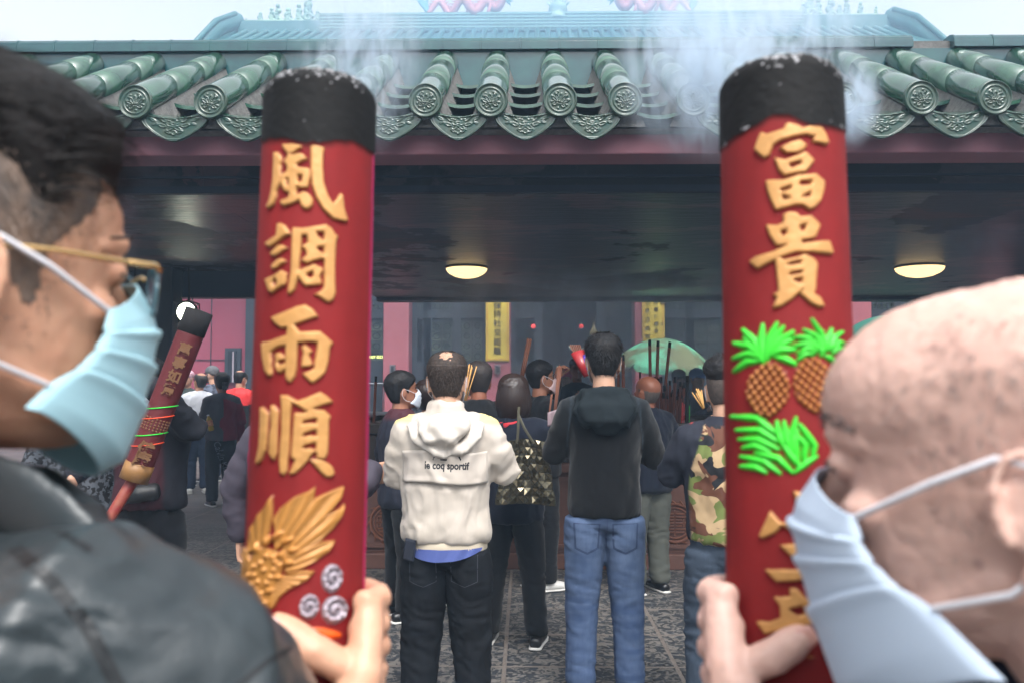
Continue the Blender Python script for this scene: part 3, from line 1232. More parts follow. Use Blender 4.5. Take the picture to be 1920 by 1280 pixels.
mb = MB()
eave_roof(mb, 50 * k * .7, zf(662), .14, .10)
for sx in (-1, 1):
    for sy in (-1, 1):
        h = 50 * k * .75
        mb.chain([(sx * h * .3, sy * h * .3, zf(650)), (sx * h * .8, sy * h * .8, zf(660)), (sx * h * 1.08, sy * h * 1.08, zf(652)), (sx * h * 1.2, sy * h * 1.2, zf(646))], [.025, .025, .02, .008], 8)
mb.build('upper_roof', M_EAVE, fur, smooth=True)
mb = MB()
eave_roof(mb, 78 * k * .7, zf(702), .2, .12)
for sx in (-1, 1):
    for sy in (-1, 1):
        h = 78 * k * .75
        mb.chain([(sx * h * .3, sy * h * .3, zf(688)), (sx * h * .8, sy * h * .8, zf(700)), (sx * h * 1.05, sy * h * 1.05, zf(692)), (sx * h * 1.15, sy * h * 1.15, zf(684))], [.03, .03, .025, .01], 8)
mb.build('lower_roof', M_EAVE, fur, smooth=True)
mb = MB().box((0, 0, zf(676)), (.4, .4, .2)).box((0, 0, .4), (1.1, 1.1, .8))
for sx in (-1, 1):
    for sy in (-1, 1):
        mb.chain([(sx * .36, sy * .36, .8), (sx * .36, sy * .36, zf(700))], [.05] * 2, 10)
mb.build('body', M_BRONZE, fur)

# ---- green umbrellas
M_UMB = mat('umbrella_green', C(128, 236, 190), rough=0.6, var=0.95, vscale=1.7, vcol=C(130, 130, 92), vsharp=0.12)
M_UMB2 = mat('umbrella_teal', C(60, 128, 112), rough=0.6, var=0.3, vscale=2)
M_POLE = mat('grey_pole', C(120, 122, 126), rough=0.4, metal=0.6)


def umbrella(px, py, d, rad, rise, m, lab, tilt):
    c = P(px, py, d)
    t_ = thing('umbrella', (c.x, d, 0), 0, lab, 'umbrella', 'green umbrellas in the yard')
    vs_, fs_ = [], []
    na, nr = 64, 14
    rot_ = Matrix.Rotation(tilt, 3, 'Y') @ Matrix.Rotation(R(6), 3, 'X')
    top = Vector((0, 0, c.z))
    for i_ in range(nr + 3):
        r_ = min(i_ / nr, 1.0)
        for k_ in range(na):
            a = 2 * math.pi * k_ / na
            sc = abs(math.sin(a * 4))        # 8 gores
            rr_ = rad * r_ * (1 - .04 * sc * r_)
            zz = -rise * (r_ ** 2.0) * (1 + .04 * sc)
            if i_ > nr:
                zz -= 0.055 * (i_ - nr) * (1 if sc > .12 else .25)
                rr_ *= 1.0 + .004 * (i_ - nr)
            vs_.append(top + rot_ @ Vector((rr_ * math.cos(a), rr_ * math.sin(a), zz)))
    for i_ in range(nr + 2):
        for k_ in range(na):
            k2 = (k_ + 1) % na
            fs_.append((i_ * na + k_, (i_ + 1) * na + k_, (i_ + 1) * na + k2, i_ * na + k2))
    raw('canopy', vs_, fs_, m, t_)
    MB().chain([(0, 0, 0.02), (0, 0, c.z)], [.02, .018], 10).build('pole', M_POLE, t_)
    rb = MB()
    for k_ in range(8):
        a = math.pi * k_ / 4
        rb.chain([top + rot_ @ Vector((0, 0, -.03)), top + rot_ @ Vector((rad * .55 * math.cos(a), rad * .55 * math.sin(a), -rise * .32 - .015)), top + rot_ @ Vector((rad * .97 * math.cos(a), rad * .97 * math.sin(a), -rise * .96 - .012))], [.005] * 3, 5)
    rb.build('ribs', M_POLE, t_)
    MB().lathe([(.001, .06), (.2, .05), (.24, .0)], 20).build('base', M_BLACK, t_)


umbrella(1247, 634, 15.6, 0.90, 0.47, M_UMB, 'pale green umbrella with brown soot stains open behind the incense sticks', R(4))
umbrella(1660, 592, 14.2, 0.72, 0.28, M_UMB2, 'darker green umbrella half hidden behind the bald head on the right', R(-3))

# ---- barriers
M_STEEL = mat('barrier_steel', C(150, 154, 160), rough=0.35, metal=0.7)


def barrier(px0, px1, d, ytop, ybot, lab):
    a, b_ = P(px0, 700, d), P(px1, 700, d)
    zt, zb = P(960, ytop, d).z, P(960, ybot, d).z
    W_ = b_.x - a.x
    t_ = thing('crowd_barrier', (a.x, d, 0), 0, lab, 'barrier', 'steel crowd barriers')
    r_ = .06
    pts = [(0, 0, 0.0), (0, 0, zt - r_), (r_ * .3, 0, zt - r_ * .3), (r_, 0, zt), (W_ - r_, 0, zt), (W_ - r_ * .3, 0, zt - r_ * .3), (W_, 0, zt - r_), (W_, 0, 0.0)]
    fr = MB().chain(pts, [.018] * len(pts), 8)
    fr.chain([(0, 0, zb), (W_, 0, zb)], [.014] * 2, 8)
    fr.build('frame', M_STEEL, t_, smooth=True)
    br = MB()
    n_ = max(int(W_ / .14), 2)
    for i_ in range(1, n_):
        br.chain([(W_ * i_ / n_, 0, zb), (W_ * i_ / n_, 0, zt)], [.008] * 2, 6)
    br.build('bars', M_STEEL, t_, smooth=True)
    ft = MB()
    for xx in (.1, W_ - .1):
        ft.chain([(xx, -.25, .02), (xx, 0, .05), (xx, .25, .02)], [.015] * 3, 6)
    ft.build('feet', M_STEEL, t_)


barrier(560, 845, 12.9, 719, 790, 'long steel crowd barrier in front of the left pink column')
barrier(752, 900, 11.6, 735, 800, 'nearer round cornered steel barrier behind the dark jacket man')
M_STONE = mat('plinth_stone', C(104, 68, 56), rough=0.65, var=0.6, vscale=3.0, vcol=C(70, 50, 46), bump=0.3, bscale=20)
M_SLAB = mat('grey_slab', C(110, 116, 120), rough=0.6, var=0.4, vscale=4)
o = MB().box2((hx(600, 12), 10.9, 0), (hx(770, 12), 12.4, 1.02)).box2((hx(598, 12), 10.85, 1.022), (hx(772, 12), 12.45, 1.08)).build('stone_platform', M_SLAB, bevel=.01)
tag(o, 'low grey stone platform in front of the steel barrier', 'platform')

# ---- the incense burner: carved plinth, bronze trough, ash
BY = 6.9
bx0, bx1 = -1.62, 3.4
bur = thing('incense_burner', (0.8, BY + 1.0, 0), 0, 'long carved stone incense burner with a bronze trough full of smoking sticks', 'incense burner')
pl = MB().box2((bx0 - .06, BY - .06, 0), (bx1 + .06, BY + 2.1, .12)).box2((bx0, BY, .12), (bx1, BY + 2.0, .76)).box2((bx0 - .05, BY - .05, .76), (bx1 + .05, BY + 2.05, .83))
plo = put(pl, 'plinth', M_STONE, bur, bevel=.008)
pn = MB()
for k in range(6):
    xa = bx0 + .06 + k * (bx1 - bx0 - .1) / 6
    xb = xa + (bx1 - bx0 - .1) / 6 - .06
    for (a, b_) in (((xa, BY - .018, .16), (xb, BY - .003, .19)), ((xa, BY - .018, .69), (xb, BY - .003, .72)), ((xa, BY - .018, .19), (xa + .03, BY - .003, .69)), ((xb - .03, BY - .018, .19), (xb, BY - .003, .69))):
        pn.box2(a, b_)
put(pn, 'carved_frame', M_STONE, plo)


def shou(cx, cz, r_):
    mb_ = MB()
    pts = [(cx + r_ * math.cos(2 * math.pi * q / 40), BY - .012, cz + r_ * math.sin(2 * math.pi * q / 40)) for q in range(41)]
    mb_.chain(pts, [.011] * 41, 6, cap=0)
    pts = [(cx + r_ * .8 * math.cos(2 * math.pi * q / 40), BY - .012, cz + r_ * .8 * math.sin(2 * math.pi * q / 40)) for q in range(41)]
    mb_.chain(pts, [.006] * 41, 6, cap=0)
    s = r_ * .16
    for (a, b_, c_, d_) in [(-3, 3, 3, 3), (-4, 2, 4, 2), (-2, 1, 2, 1), (-4, 0, 4, 0), (-2, -1, 2, -1), (-4, -2, 4, -2), (-3, -3, 3, -3), (0, -4, 0, 4), (-3, -1, -3, 1), (3, -1, 3, 1), (-4, 0, -4, 2), (4, 0, 4, 2), (-4, -2, -4, -.6), (4, -2, 4, -.6)]:
        mb_.box2((cx + min(a, c_) * s - .006, BY - .018, cz + min(b_, d_) * s - .006), (cx + max(a, c_) * s + .006, BY - .004, cz + max(b_, d_) * s + .006))
    for q in range(16):
        a0 = 2 * math.pi * q / 16
        mb_.chain([(cx + r_ * 1.05 * math.cos(a0), BY - .01, cz + r_ * 1.05 * math.sin(a0)), (cx + r_ * 1.22 * math.cos(a0 + .15), BY - .01, cz + r_ * 1.22 * math.sin(a0 + .15))], [.012, .004], 5)
    return mb_


M_CARVE = mat('carving', C(124, 74, 52), rough=0.6, var=0.6, vscale=14, vcol=C(84, 56, 48))
for px in (1265, 1120, 730, 980):
    c = P(px, 985, BY)
    put(shou(c.x, 0.36, .15), 'carved_medallion', M_CARVE, plo)
tr = MB().box2((bx0 + .05, BY + .05, .832), (bx1 - .05, BY + 1.95, 1.06)).box2((bx0 + .02, BY + .02, 1.062), (bx1 - .02, BY + .12, 1.15)).box2((bx0 + .02, BY + 1.88, 1.062), (bx1 - .02, BY + 1.98, 1.15)).box2((bx0 + .02, BY + .122, 1.062), (bx0 + .12, BY + 1.878, 1.15)).box2((bx1 - .12, BY + .122, 1.062), (bx1 - .02, BY + 1.878, 1.15))
trough = put(tr, 'trough', M_BRONZE, bur, bevel=.01)
rb = MB()
for k in range(46):
    xx = bx0 + .1 + k * (bx1 - bx0 - .2) / 45
    rb.chain([(xx, BY + .045, .85), (xx, BY + .04, 1.03)], [.02, .02], 8)
put(rb, 'reeding', M_BRONZE, trough, smooth=True)
ash = []
af = []
na_, nb_ = 60, 24
for j in range(nb_ + 1):
    for i_ in range(na_ + 1):
        ash.append((bx0 + .13 + (bx1 - bx0 - .26) * i_ / na_ - .8, .13 + 1.74 * j / nb_ - 1.0, 1.10 + .02 * math.sin(i_ * 1.3) * math.cos(j * 1.1) + random.uniform(-.008, .008)))
for j in range(nb_):
    for i_ in range(na_):
        a = j * (na_ + 1) + i_
        af.append((a, a + 1, a + na_ + 2, a + na_ + 1))
raw('ash', ash, af, mat('ash', C(150, 146, 142), rough=0.95, var=0.5, vscale=20), bur)
c = P(1244, 893, BY)
o = MB().box2((c.x - .035, BY - .064, c.z - .1), (c.x + .035, BY - .06, c.z + .1)).build('paper_notice', mat('paper_pink', C(170, 140, 140), rough=0.8, var=0.3, vscale=20))
tag(o, 'narrow pinkish paper notice stuck on the front of the burner', 'notice')
o = MB().chain([(c.x - .45, BY - .03, 1.16), (bx1 - .3, BY - .03, 1.16)], [.012] * 2, 8).build('rail', M_BRONZE)
bpy.data.objects.remove(o)

# ================================================================ GIANT INCENSE COLUMNS
CMn = np.array(CM)


def proj(p):
    """world points (N,3) -> photo pixels"""
    q = (np.asarray(p) - np.array([0, 0, CAMH])) @ CMn
    return 960 + F * q[:, 0] / -q[:, 2], 640 - F * q[:, 1] / -q[:, 2]


def poly_sd(x, y, poly):
    """signed distance, positive inside"""
    pts = np.array(poly, dtype=float)
    d = np.full(x.shape, 1e9)
    ins = np.zeros(x.shape, dtype=bool)
    n = len(pts)
    for i in range(n):
        ax, ay = pts[i]
        bx, by = pts[(i + 1) % n]
        ex, ey = bx - ax, by - ay
        L2 = ex * ex + ey * ey + 1e-9
        t = np.clip(((x - ax) * ex + (y - ay) * ey) / L2, 0, 1)
        d = np.minimum(d, np.hypot(x - ax - t * ex, y - ay - t * ey))
        c = ((ay > y) != (by > y)) & (x < (bx - ax) * (y - ay) / ((by - ay) if by != ay else 1e-9) + ax)
        ins ^= c
    return np.where(ins, d, -d)


def stroke_sd(x, y, pts, w0):
    """leaf like stroke: wide in the middle, pointed at the tip"""
    pts = np.array(pts, dtype=float)
    best = np.full(x.shape, -1e9)
    seg = [np.hypot(*(pts[i + 1] - pts[i])) for i in range(len(pts) - 1)]
    tot = sum(seg)
    acc = 0
    for i in range(len(pts) - 1):
        ax, ay = pts[i]
        ex, ey = pts[i + 1] - pts[i]
        t = np.clip(((x - ax) * ex + (y - ay) * ey) / (ex * ex + ey * ey), 0, 1)
        u = (acc + t * seg[i]) / tot
        wd = w0 * (0.45 + 0.75 * np.sin(np.pi * np.clip(u * 0.86 + 0.07, 0, 1)))
        best = np.maximum(best, wd - np.hypot(x - ax - t * ex, y - ay - t * ey))
        acc += seg[i]
    return best


class Stick:
    def __init__(s, a0, a1, rad, name, label, lo=-0.12, hi=1.0):
        s.A0, s.A1, s.R = a0, a1, rad
        s.ax = (a1 - a0)
        s.len = s.ax.length
        s.k = s.ax.normalized()
        mid = (a0 + a1) / 2
        tc = Vector((0, 0, CAMH)) - mid
        tc = tc - s.k * tc.dot(s.k)
        s.f = tc.normalized()
        s.r = s.k.cross(s.f)
        if s.r.x < 0:
            s.r = -s.r
        base = a0 + s.ax * lo
        s.base = base
        s.root = thing(name, base, 0, label, 'incense column', 'giant incense columns carried by the two masked men')

    def at(s, a, t, rad):
        A0, ax, f, r = [np.array(q) for q in (s.A0, s.ax, s.f, s.r)]
        return A0 + t[:, None] * ax + (rad[:, None]) * (np.cos(a)[:, None] * f + np.sin(a)[:, None] * r)

    def loc(s, p):
        return p - np.array(s.base)

    def body(s, lo, hi, bound, seed, seam=None):
        na, nt_ = 220, 420
        a = np.linspace(-math.pi, math.pi, na, endpoint=False)
        t = np.linspace(lo, hi, nt_)
        T, A = np.meshgrid(t, a, indexing='ij')
        A_, T_ = A.ravel(), T.ravel()
        p = s.at(A_, T_, np.full(A_.shape, s.R))
        px, py = proj(p)
        q3 = np.stack([np.cos(A_) * 6, np.sin(A_) * 6, T_ * 60], 1)
        bd = bound(np.clip(A_, -1.5, 1.5)) + 5 * fbm(q3 * 1.2, seed)
        black = sstep(-(py - bd), -3, 3)
        # lower side of the back is char too
        edge = (hi - T_) * s.len
        rad = s.R * (1 + 0.004 * fbm(q3 * 0.5, seed + 3))
        rad = rad + black * (0.0010 + 0.0005 * fbm(q3 * 2.2, seed + 5, 4))
        rad = rad - 0.006 * np.clip(1 - edge / 0.012, 0, 1) ** 2
        p = s.at(A_, T_, rad)
        red = np.array(C(130, 30, 32))
        blk = np.array(C(15, 16, 18))
        colr = red[None, :] * (1 + 0.16 * fbm(q3 * np.array([.7, .7, .12]), seed + 9))[:, None]
        ember = sstep(-(py - bd - 5), -6, 2) * (1 - black)
        colr = colr * (1 - .5 * ember[:, None])
        if seam is not None:
            sm = sstep(A_, seam[0] + .03 * fbm(q3 * .5, 4), seam[0] + .06) * (1 - sstep(A_, seam[1], seam[1] + .05))
            colr = colr * (1 - sm[:, None]) + np.array(C(206, 36, 104))[None, :] * sm[:, None]
        colr = colr * (1 - black[:, None]) + blk[None, :] * black[:, None]
        sp = vnoise(q3 * np.array([5, 5, 4.0]), seed + 20)
        nearrim = np.clip(1 - edge / 0.022, 0, 1)
        nearb = np.clip(1 - np.abs(py - bd + 6) / 9, 0, 1)
        ash = black * sstep(sp + nearrim * .70 * (fbm(q3 * .35, seed + 31) > -.1) + nearb * .5 * (fbm(q3 * .5, seed + 30) > 0.12), 0.90, 1.04)
        colr = colr * (1 - ash[:, None]) + np.array(C(176, 176, 180))[None, :] * ash[:, None]
        colr[:, 3] = 1
        faces = []
        for j in range(nt_ - 1):
            for i in range(na):
                i2 = (i + 1) % na
                faces.append((j * na + i, j * na + i2, (j + 1) * na + i2, (j + 1) * na + i))
        # burnt top: dome of ash
        n0 = len(p)
        prev = list(range((nt_ - 1) * na, nt_ * na))
        P2, C2 = [p], [colr]
        for k, (rf_, zf_) in enumerate([(.86, .002), (.7, .0), (.45, -.004), (.15, -.006)]):
            tt = np.full(na, hi + zf_ / s.len)
            rr_ = s.R * rf_ * (1 + .03 * rng.randn(na))
            P2.append(s.at(a, tt, rr_))
            cc = np.tile(np.array(C(120, 116, 112)), (na, 1)) * (0.6 + .4 * rng.rand(na, 1))
            cc[:, 3] = 1
            C2.append(cc)
            cur = list(range(n0 + k * na, n0 + (k + 1) * na))
            for i in range(na):
                i2 = (i + 1) % na
                faces.append((prev[i], prev[i2], cur[i2], cur[i]))
            prev = cur
        faces.append(tuple(prev))
        bot = list(range(0, na))
        faces.append(tuple(reversed(bot)))
        p = np.concatenate(P2)
        colr = np.concatenate(C2)
        m = mat('incense_paste', C(160, 30, 34), rough=0.72, spec=0.25, attr='tint', var=0.10, vcol=(.01,.008,.008,1), vscale=30, bump=0.25, bscale=140, bdist=0.001)
        s.bodyo = raw('incense_body', s.loc(p), faces, m, s.root, cols=colr)
        return s.bodyo

    def relief(s, name, box, fn, H, m, res=0.0009, lift=0.0004):
        """box in photo pixels (x0,y0,x1,y1); fn(px,py)->(h, colour (N,4))"""
        x0, y0, x1, y1 = box
        tt = np.linspace(-.1, 1.05, 400)
        _, yy = proj(s.at(np.zeros(400), tt, np.full(400, s.R)))
        aa = np.linspace(-1.5, 1.5, 200)
        tm = np.interp((y0 + y1) / 2, yy[::-1], tt[::-1])
        xx, _ = proj(s.at(aa, np.full(200, tm), np.full(200, s.R)))
        vis = (aa > -1.45) & (aa < 1.45)
        ia = np.argsort(xx[vis])
        a0 = np.interp(x0 - 12, xx[vis][ia], aa[vis][ia])
        a1 = np.interp(x1 + 12, xx[vis][ia], aa[vis][ia])
        t1 = np.interp(y0 - 20, yy[::-1], tt[::-1])
        t0 = np.interp(y1 + 20, yy[::-1], tt[::-1])
        na, nt_ = int((a1 - a0) * s.R / res) + 2, int((t1 - t0) * s.len / res) + 2
        T, A = np.meshgrid(np.linspace(t0, t1, nt_), np.linspace(a0, a1, na), indexing='ij')
        A_, T_ = A.ravel(), T.ravel()
        px, py = proj(s.at(A_, T_, np.full(A_.shape, s.R)))
        h, cc = fn(px, py)
        p = s.at(A_, T_, s.R + h * H - lift)
        keep = (h > 0.001).reshape(nt_, na)
        kq = keep[:-1, :-1] | keep[1:, :-1] | keep[:-1, 1:] | keep[1:, 1:]
        jj, ii = np.nonzero(kq)
        idx = jj * na + ii
        faces = np.stack([idx, idx + 1, idx + na + 1, idx + na], 1)
        used = np.unique(faces)
        re = np.full(len(A_), -1)
        re[used] = np.arange(len(used))
        return raw(name, s.loc(p[used]), re[faces], m, s.root, cols=cc[used])


M_GOLD = mat('gold_relief', C(214, 150, 72), rough=0.42, attr='tint', metal=0.15, var=0.25, vscale=60, bump=0.4, bscale=220, bdist=0.0008)
M_GREEN = mat('green_relief', C(60, 214, 52), rough=0.45, attr='tint', bump=0.2, bscale=150, bdist=0.0008)
M_SILV = mat('silver_relief', C(170, 162, 172), rough=0.32, metal=0.35, attr='tint', bump=0.2, bscale=150, bdist=0.0008)
GOLDC, REDC = np.array(C(204, 150, 88)), np.array(C(116, 22, 26))


def tr(polys, o, sc):
    return [[(o[0] + a / sc, o[1] + b / sc) for a, b in p] for p in polys]


def char_fn(polys, holes, edge=3.2, gold=GOLDC):
    def fn(px, py):
        sd = np.full(px.shape, -1e9)
        for p in polys:
            sd = np.maximum(sd, poly_sd(px, py, p))
        for p in holes:
            sd = np.minimum(sd, -poly_sd(px, py, p))
        h = sstep(sd, -1.2, edge - 1.2)
        q = np.stack([px * .12, py * .12, px * 0], 1)
        h2 = h * (1 + .05 * fbm(q, 5))
        w_ = sstep(h, .35, .8)[:, None]
        tone = (1 + .12 * fbm(q * .6, 9))[:, None]
        cc = gold[None, :] * tone * w_ + REDC[None, :] * (1 - w_)
        cc[:, 3] = 1
        return h2, cc
    return fn


def do_char(stick, o, sc, polys, holes, lab=None):
    P_ = tr(polys, o, sc)
    H_ = tr(holes, o, sc)
    xs = [a for p in P_ for a, b in p]
    ys = [b for p in P_ for a, b in p]
    ob = stick.relief('raised_character', (min(xs), min(ys), max(xs), max(ys)), char_fn(P_, H_), 0.0037, M_GOLD)
    return ob


LS = Stick(P(570, 1150, .7605), P(602, 146, .811), .0525, 'incense_column', 'thick red incense column with gold characters and lotus held by the dark haired man', lo=-.16)


def bl(A_):
    return 264 + 5 * np.cos(A_ * 3) + 30 * sstep(A_, .35, 1.3) + 6 * sstep(-A_, .6, 1.2)


LS.body(-.16, .972, bl, 3, seam=(1.22, 1.9))
do_char(LS, (480, 260), 8,
        [[(285, 215), (345, 210), (400, 280), (410, 330), (392, 420), (400, 560), (372, 700), (335, 800), (325, 900), (290, 1000), (240, 1050), (190, 1060), (180, 1030), (220, 940), (250, 800), (275, 600), (280, 400)],
         [(400, 95), (560, 90), (690, 110), (700, 150), (650, 180), (560, 245), (490, 250), (430, 170)],
         [(430, 350), (480, 290), (500, 230), (560, 255), (640, 230), (700, 235), (790, 320), (700, 355), (620, 400), (640, 440), (780, 450), (820, 480), (820, 600), (790, 750), (700, 760), (620, 740), (620, 850), (720, 800), (800, 840), (860, 920), (850, 1020), (800, 1070), (730, 1070), (680, 1020), (660, 940), (560, 990), (430, 1030), (370, 970), (400, 930), (490, 900), (510, 830), (430, 800), (390, 700), (370, 690), (400, 550), (470, 510), (480, 440)],
         [(820, 120), (900, 110), (1030, 150), (1010, 260), (1005, 450), (1020, 680), (1080, 860), (1150, 980), (1260, 820), (1295, 860), (1320, 1080), (1370, 1240), (1330, 1260), (1140, 1210), (1000, 1070), (900, 900), (840, 720), (820, 480)]],
        [[(470, 610), (505, 620), (500, 715), (480, 705)], [(640, 560), (700, 565), (690, 650), (640, 665)]])
do_char(LS, (480, 410), 8,
        [[(330, 80), (380, 75), (450, 110), (540, 240), (430, 290), (300, 400), (230, 440), (160, 400), (160, 370), (320, 260), (330, 160)],
         [(230, 530), (350, 410), (400, 400), (500, 450), (420, 500), (320, 575), (250, 565)],
         [(245, 720), (340, 620), (400, 600), (475, 650), (400, 700), (300, 775), (255, 765)],
         [(150, 915), (300, 850), (390, 780), (490, 830), (465, 1000), (350, 1060), (260, 1135), (205, 1090), (180, 990)],
         [(550, 150), (700, 165), (700, 260), (690, 400), (670, 620), (640, 900), (590, 1080), (520, 1145), (480, 1130), (500, 1000), (530, 800), (540, 500), (550, 260)],
         [(560, 140), (700, 150), (900, 120), (1050, 95), (1130, 150), (1180, 240), (1235, 270), (1200, 330), (1190, 500), (1180, 700), (1180, 1000), (1190, 1120), (1150, 1230), (1080, 1270), (1020, 1240), (930, 1170), (850, 1150), (960, 1100), (1010, 1050), (1015, 900), (1010, 600), (1010, 215), (900, 215), (760, 260), (690, 265), (560, 260)],
         [(760, 200), (900, 200), (930, 270), (1025, 345), (1025, 430), (920, 440), (930, 480), (1025, 540), (1025, 620), (960, 620), (850, 650), (770, 690), (680, 640), (700, 600), (760, 560), (750, 500), (690, 430), (710, 400), (770, 375)],
         [(640, 780), (870, 690), (1000, 750), (1000, 800), (960, 870), (990, 980), (950, 1005), (740, 1025), (700, 980), (630, 880)]],
        [[(275, 960), (310, 900), (330, 950), (315, 1020), (285, 1005)], [(760, 850), (850, 800), (855, 885), (800, 900)]])
do_char(LS, (480, 560), 8,
        [[(235, 285), (350, 240), (600, 130), (740, 95), (850, 160), (940, 280), (830, 310), (590, 400), (660, 500), (800, 495), (960, 490), (1160, 670), (1110, 710), (1080, 950), (1040, 1100), (960, 1190), (850, 1270), (800, 1240), (690, 1120), (780, 1090), (860, 1050), (870, 960), (900, 800), (910, 665), (820, 650), (640, 665), (635, 800), (630, 950), (605, 1150), (540, 1250), (490, 1250), (450, 1180), (450, 950), (455, 700), (340, 730), (250, 800), (260, 950), (265, 1130), (220, 1175), (160, 1100), (120, 900), (105, 660), (220, 640), (350, 590), (470, 545), (475, 440), (390, 450), (300, 380)],
         [(295, 830), (370, 800), (450, 870), (440, 910), (350, 940), (360, 990), (460, 960), (455, 1050), (380, 1120), (330, 1090), (300, 1000), (310, 900)],
         [(680, 710), (760, 700), (850, 790), (800, 850), (860, 990), (800, 1020), (680, 1030), (690, 880), (710, 830)]], [])
do_char(LS, (470, 730), 7.53,
        [[(155, 250), (190, 240), (275, 330), (265, 700), (240, 850), (170, 1000), (110, 1065), (95, 1020), (140, 800), (155, 500)],
         [(300, 215), (340, 215), (410, 300), (405, 600), (395, 900), (350, 1000), (310, 970), (275, 900), (290, 600), (305, 520), (300, 350)],
         [(435, 75), (520, 80), (590, 180), (575, 500), (550, 900), (530, 1150), (480, 1215), (420, 1170), (415, 1000), (440, 600), (445, 300)],
         [(435, 75), (530, 80), (660, 155), (760, 125), (980, 30), (1060, 80), (1170, 180), (1040, 210), (890, 265), (930, 300), (870, 340), (760, 290), (590, 185)],
         [(620, 320), (740, 330), (870, 270), (1040, 290), (1130, 375), (1100, 440), (1095, 700), (1085, 900), (1040, 985), (930, 970), (850, 960), (720, 1110), (640, 1180), (570, 1200), (545, 1180), (630, 1000), (570, 950), (590, 700)],
         [(820, 980), (1000, 985), (1080, 1030), (1150, 1090), (1180, 1180), (1130, 1230), (1060, 1235), (990, 1180)]],
        [[(740, 480), (760, 440), (920, 405), (920, 475), (840, 465)], [(740, 665), (760, 620), (920, 565), (920, 660), (850, 640)], [(740, 830), (760, 790), (915, 745), (915, 850), (850, 820)], [(830, 960), (900, 880), (925, 890), (925, 960)]])


def lotus_fn(o, sc):
    petals = tr([[(290, 110), (292, 300), (270, 440), (180, 600), (90, 620), (85, 450), (140, 330), (230, 200)],
                 [(300, 400), (290, 330), (350, 230), (480, 130), (590, 90), (648, 42), (640, 160), (560, 330), (430, 520), (300, 620)],
                 [(420, 480), (560, 260), (640, 150), (720, 110), (800, 75), (888, 42), (860, 150), (780, 260), (640, 400), (480, 560), (330, 640)],
                 [(400, 600), (560, 430), (740, 290), (840, 240), (900, 180), (865, 310), (800, 410), (690, 515), (560, 600), (420, 690), (350, 700)],
                 [(400, 700), (520, 600), (690, 520), (820, 505), (760, 610), (640, 700), (500, 770), (380, 800)],
                 [(330, 840), (420, 790), (520, 765), (650, 772), (570, 860), (430, 930), (350, 1000), (300, 1090), (260, 1110), (270, 960)],
                 [(40, 560), (100, 600), (130, 800), (110, 980), (60, 980), (30, 860)]], o, sc)
    core = tr([[(200, 560), (340, 600), (400, 720), (330, 880), (320, 1040), (220, 1130), (110, 1050), (60, 940), (70, 760), (120, 620)]], o, sc)[0]
    bumps = [(150, 730), (110, 805), (152, 805), (130, 880), (90, 930), (135, 980), (280, 820), (250, 870), (270, 940), (350, 720), (320, 690), (310, 760), (370, 640), (200, 700), (230, 760), (180, 860), (200, 960), (160, 930), (230, 1040), (300, 650), (250, 640), (190, 1000)]
    longb = [((290, 500), (370, 440)), ((380, 530), (460, 490)), ((420, 600), (500, 580)), ((390, 700), (460, 695)), ((310, 820), (370, 825)), ((240, 945), (310, 930)), ((330, 650), (400, 610)), ((230, 560), (260, 480)), ((170, 610), (170, 530))]

    def fn(px, py):
        h = np.zeros(px.shape)
        cx, cy = o[0] + 150 / sc, o[1] + 830 / sc
        for k, p in enumerate(petals):
            sd = poly_sd(px, py, p)
            tip = p[2] if k == 0 else p[3]
            ang = np.arctan2(py - cy, px - cx)
            gro = 0.5 + 0.5 * np.sin(ang * 46 + 1.1 * k + 0.02 * np.hypot(px - cx, py - cy))
            hk = sstep(sd, -1, 3) * (0.42 + 0.22 * gro + 0.10 * np.exp(-((sd - 3) / 2.0) ** 2) + .02 * (k % 2))
            h = np.maximum(h, hk)
        sd = poly_sd(px, py, core)
        h = np.maximum(h, sstep(sd, -1, 5) * (.62 + .1 * fbm(np.stack([px * .3, py * .3, px * 0], 1), 3)))
        for bx, by in bumps:
            d = np.hypot(px - o[0] - bx / sc, py - o[1] - by / sc)
            h = np.maximum(h, np.where(d < 4.6, .6 + .55 * np.sqrt(np.clip(1 - (d / 4.6) ** 2, 0, 1)), 0))
        for a, b in longb:
            s_ = stroke_sd(px, py, [(o[0] + a[0] / sc, o[1] + a[1] / sc), (o[0] + b[0] / sc, o[1] + b[1] / sc)], 4.4)
            h = np.maximum(h, np.where(s_ > 0, .55 + .14 * s_, 0))
        w_ = sstep(h, .12, .4)[:, None]
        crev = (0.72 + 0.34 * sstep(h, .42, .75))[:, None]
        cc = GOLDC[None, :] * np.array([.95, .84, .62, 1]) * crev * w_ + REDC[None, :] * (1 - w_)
        cc[:, 3] = 1
        return h, cc
    return fn


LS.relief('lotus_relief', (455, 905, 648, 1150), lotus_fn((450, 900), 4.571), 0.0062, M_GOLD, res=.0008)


def shells_fn(sh):
    def fn(px, py):
        h = np.zeros(px.shape)
        for (cx, cy, rx, ry, an) in sh:
            ca, sa = math.cos(an), math.sin(an)
            u = ((px - cx) * ca + (py - cy) * sa) / rx
            v = (-(px - cx) * sa + (py - cy) * ca) / ry
            r_ = np.hypot(u, v)
            th = np.arctan2(v, u)
            hk = sstep(1 - r_, 0, .14) * (.45 + .45 * np.cos(r_ * 11.5 - th * 1.0 + .8) * np.exp(-r_ * .3) + .1 * np.sin(th * 9))
            h = np.maximum(h, np.clip(hk, 0.06 * (r_ < .98), 1.2))
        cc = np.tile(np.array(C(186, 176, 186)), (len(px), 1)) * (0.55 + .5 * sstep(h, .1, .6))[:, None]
        cc[:, 3] = 1
        return h, cc
    return fn


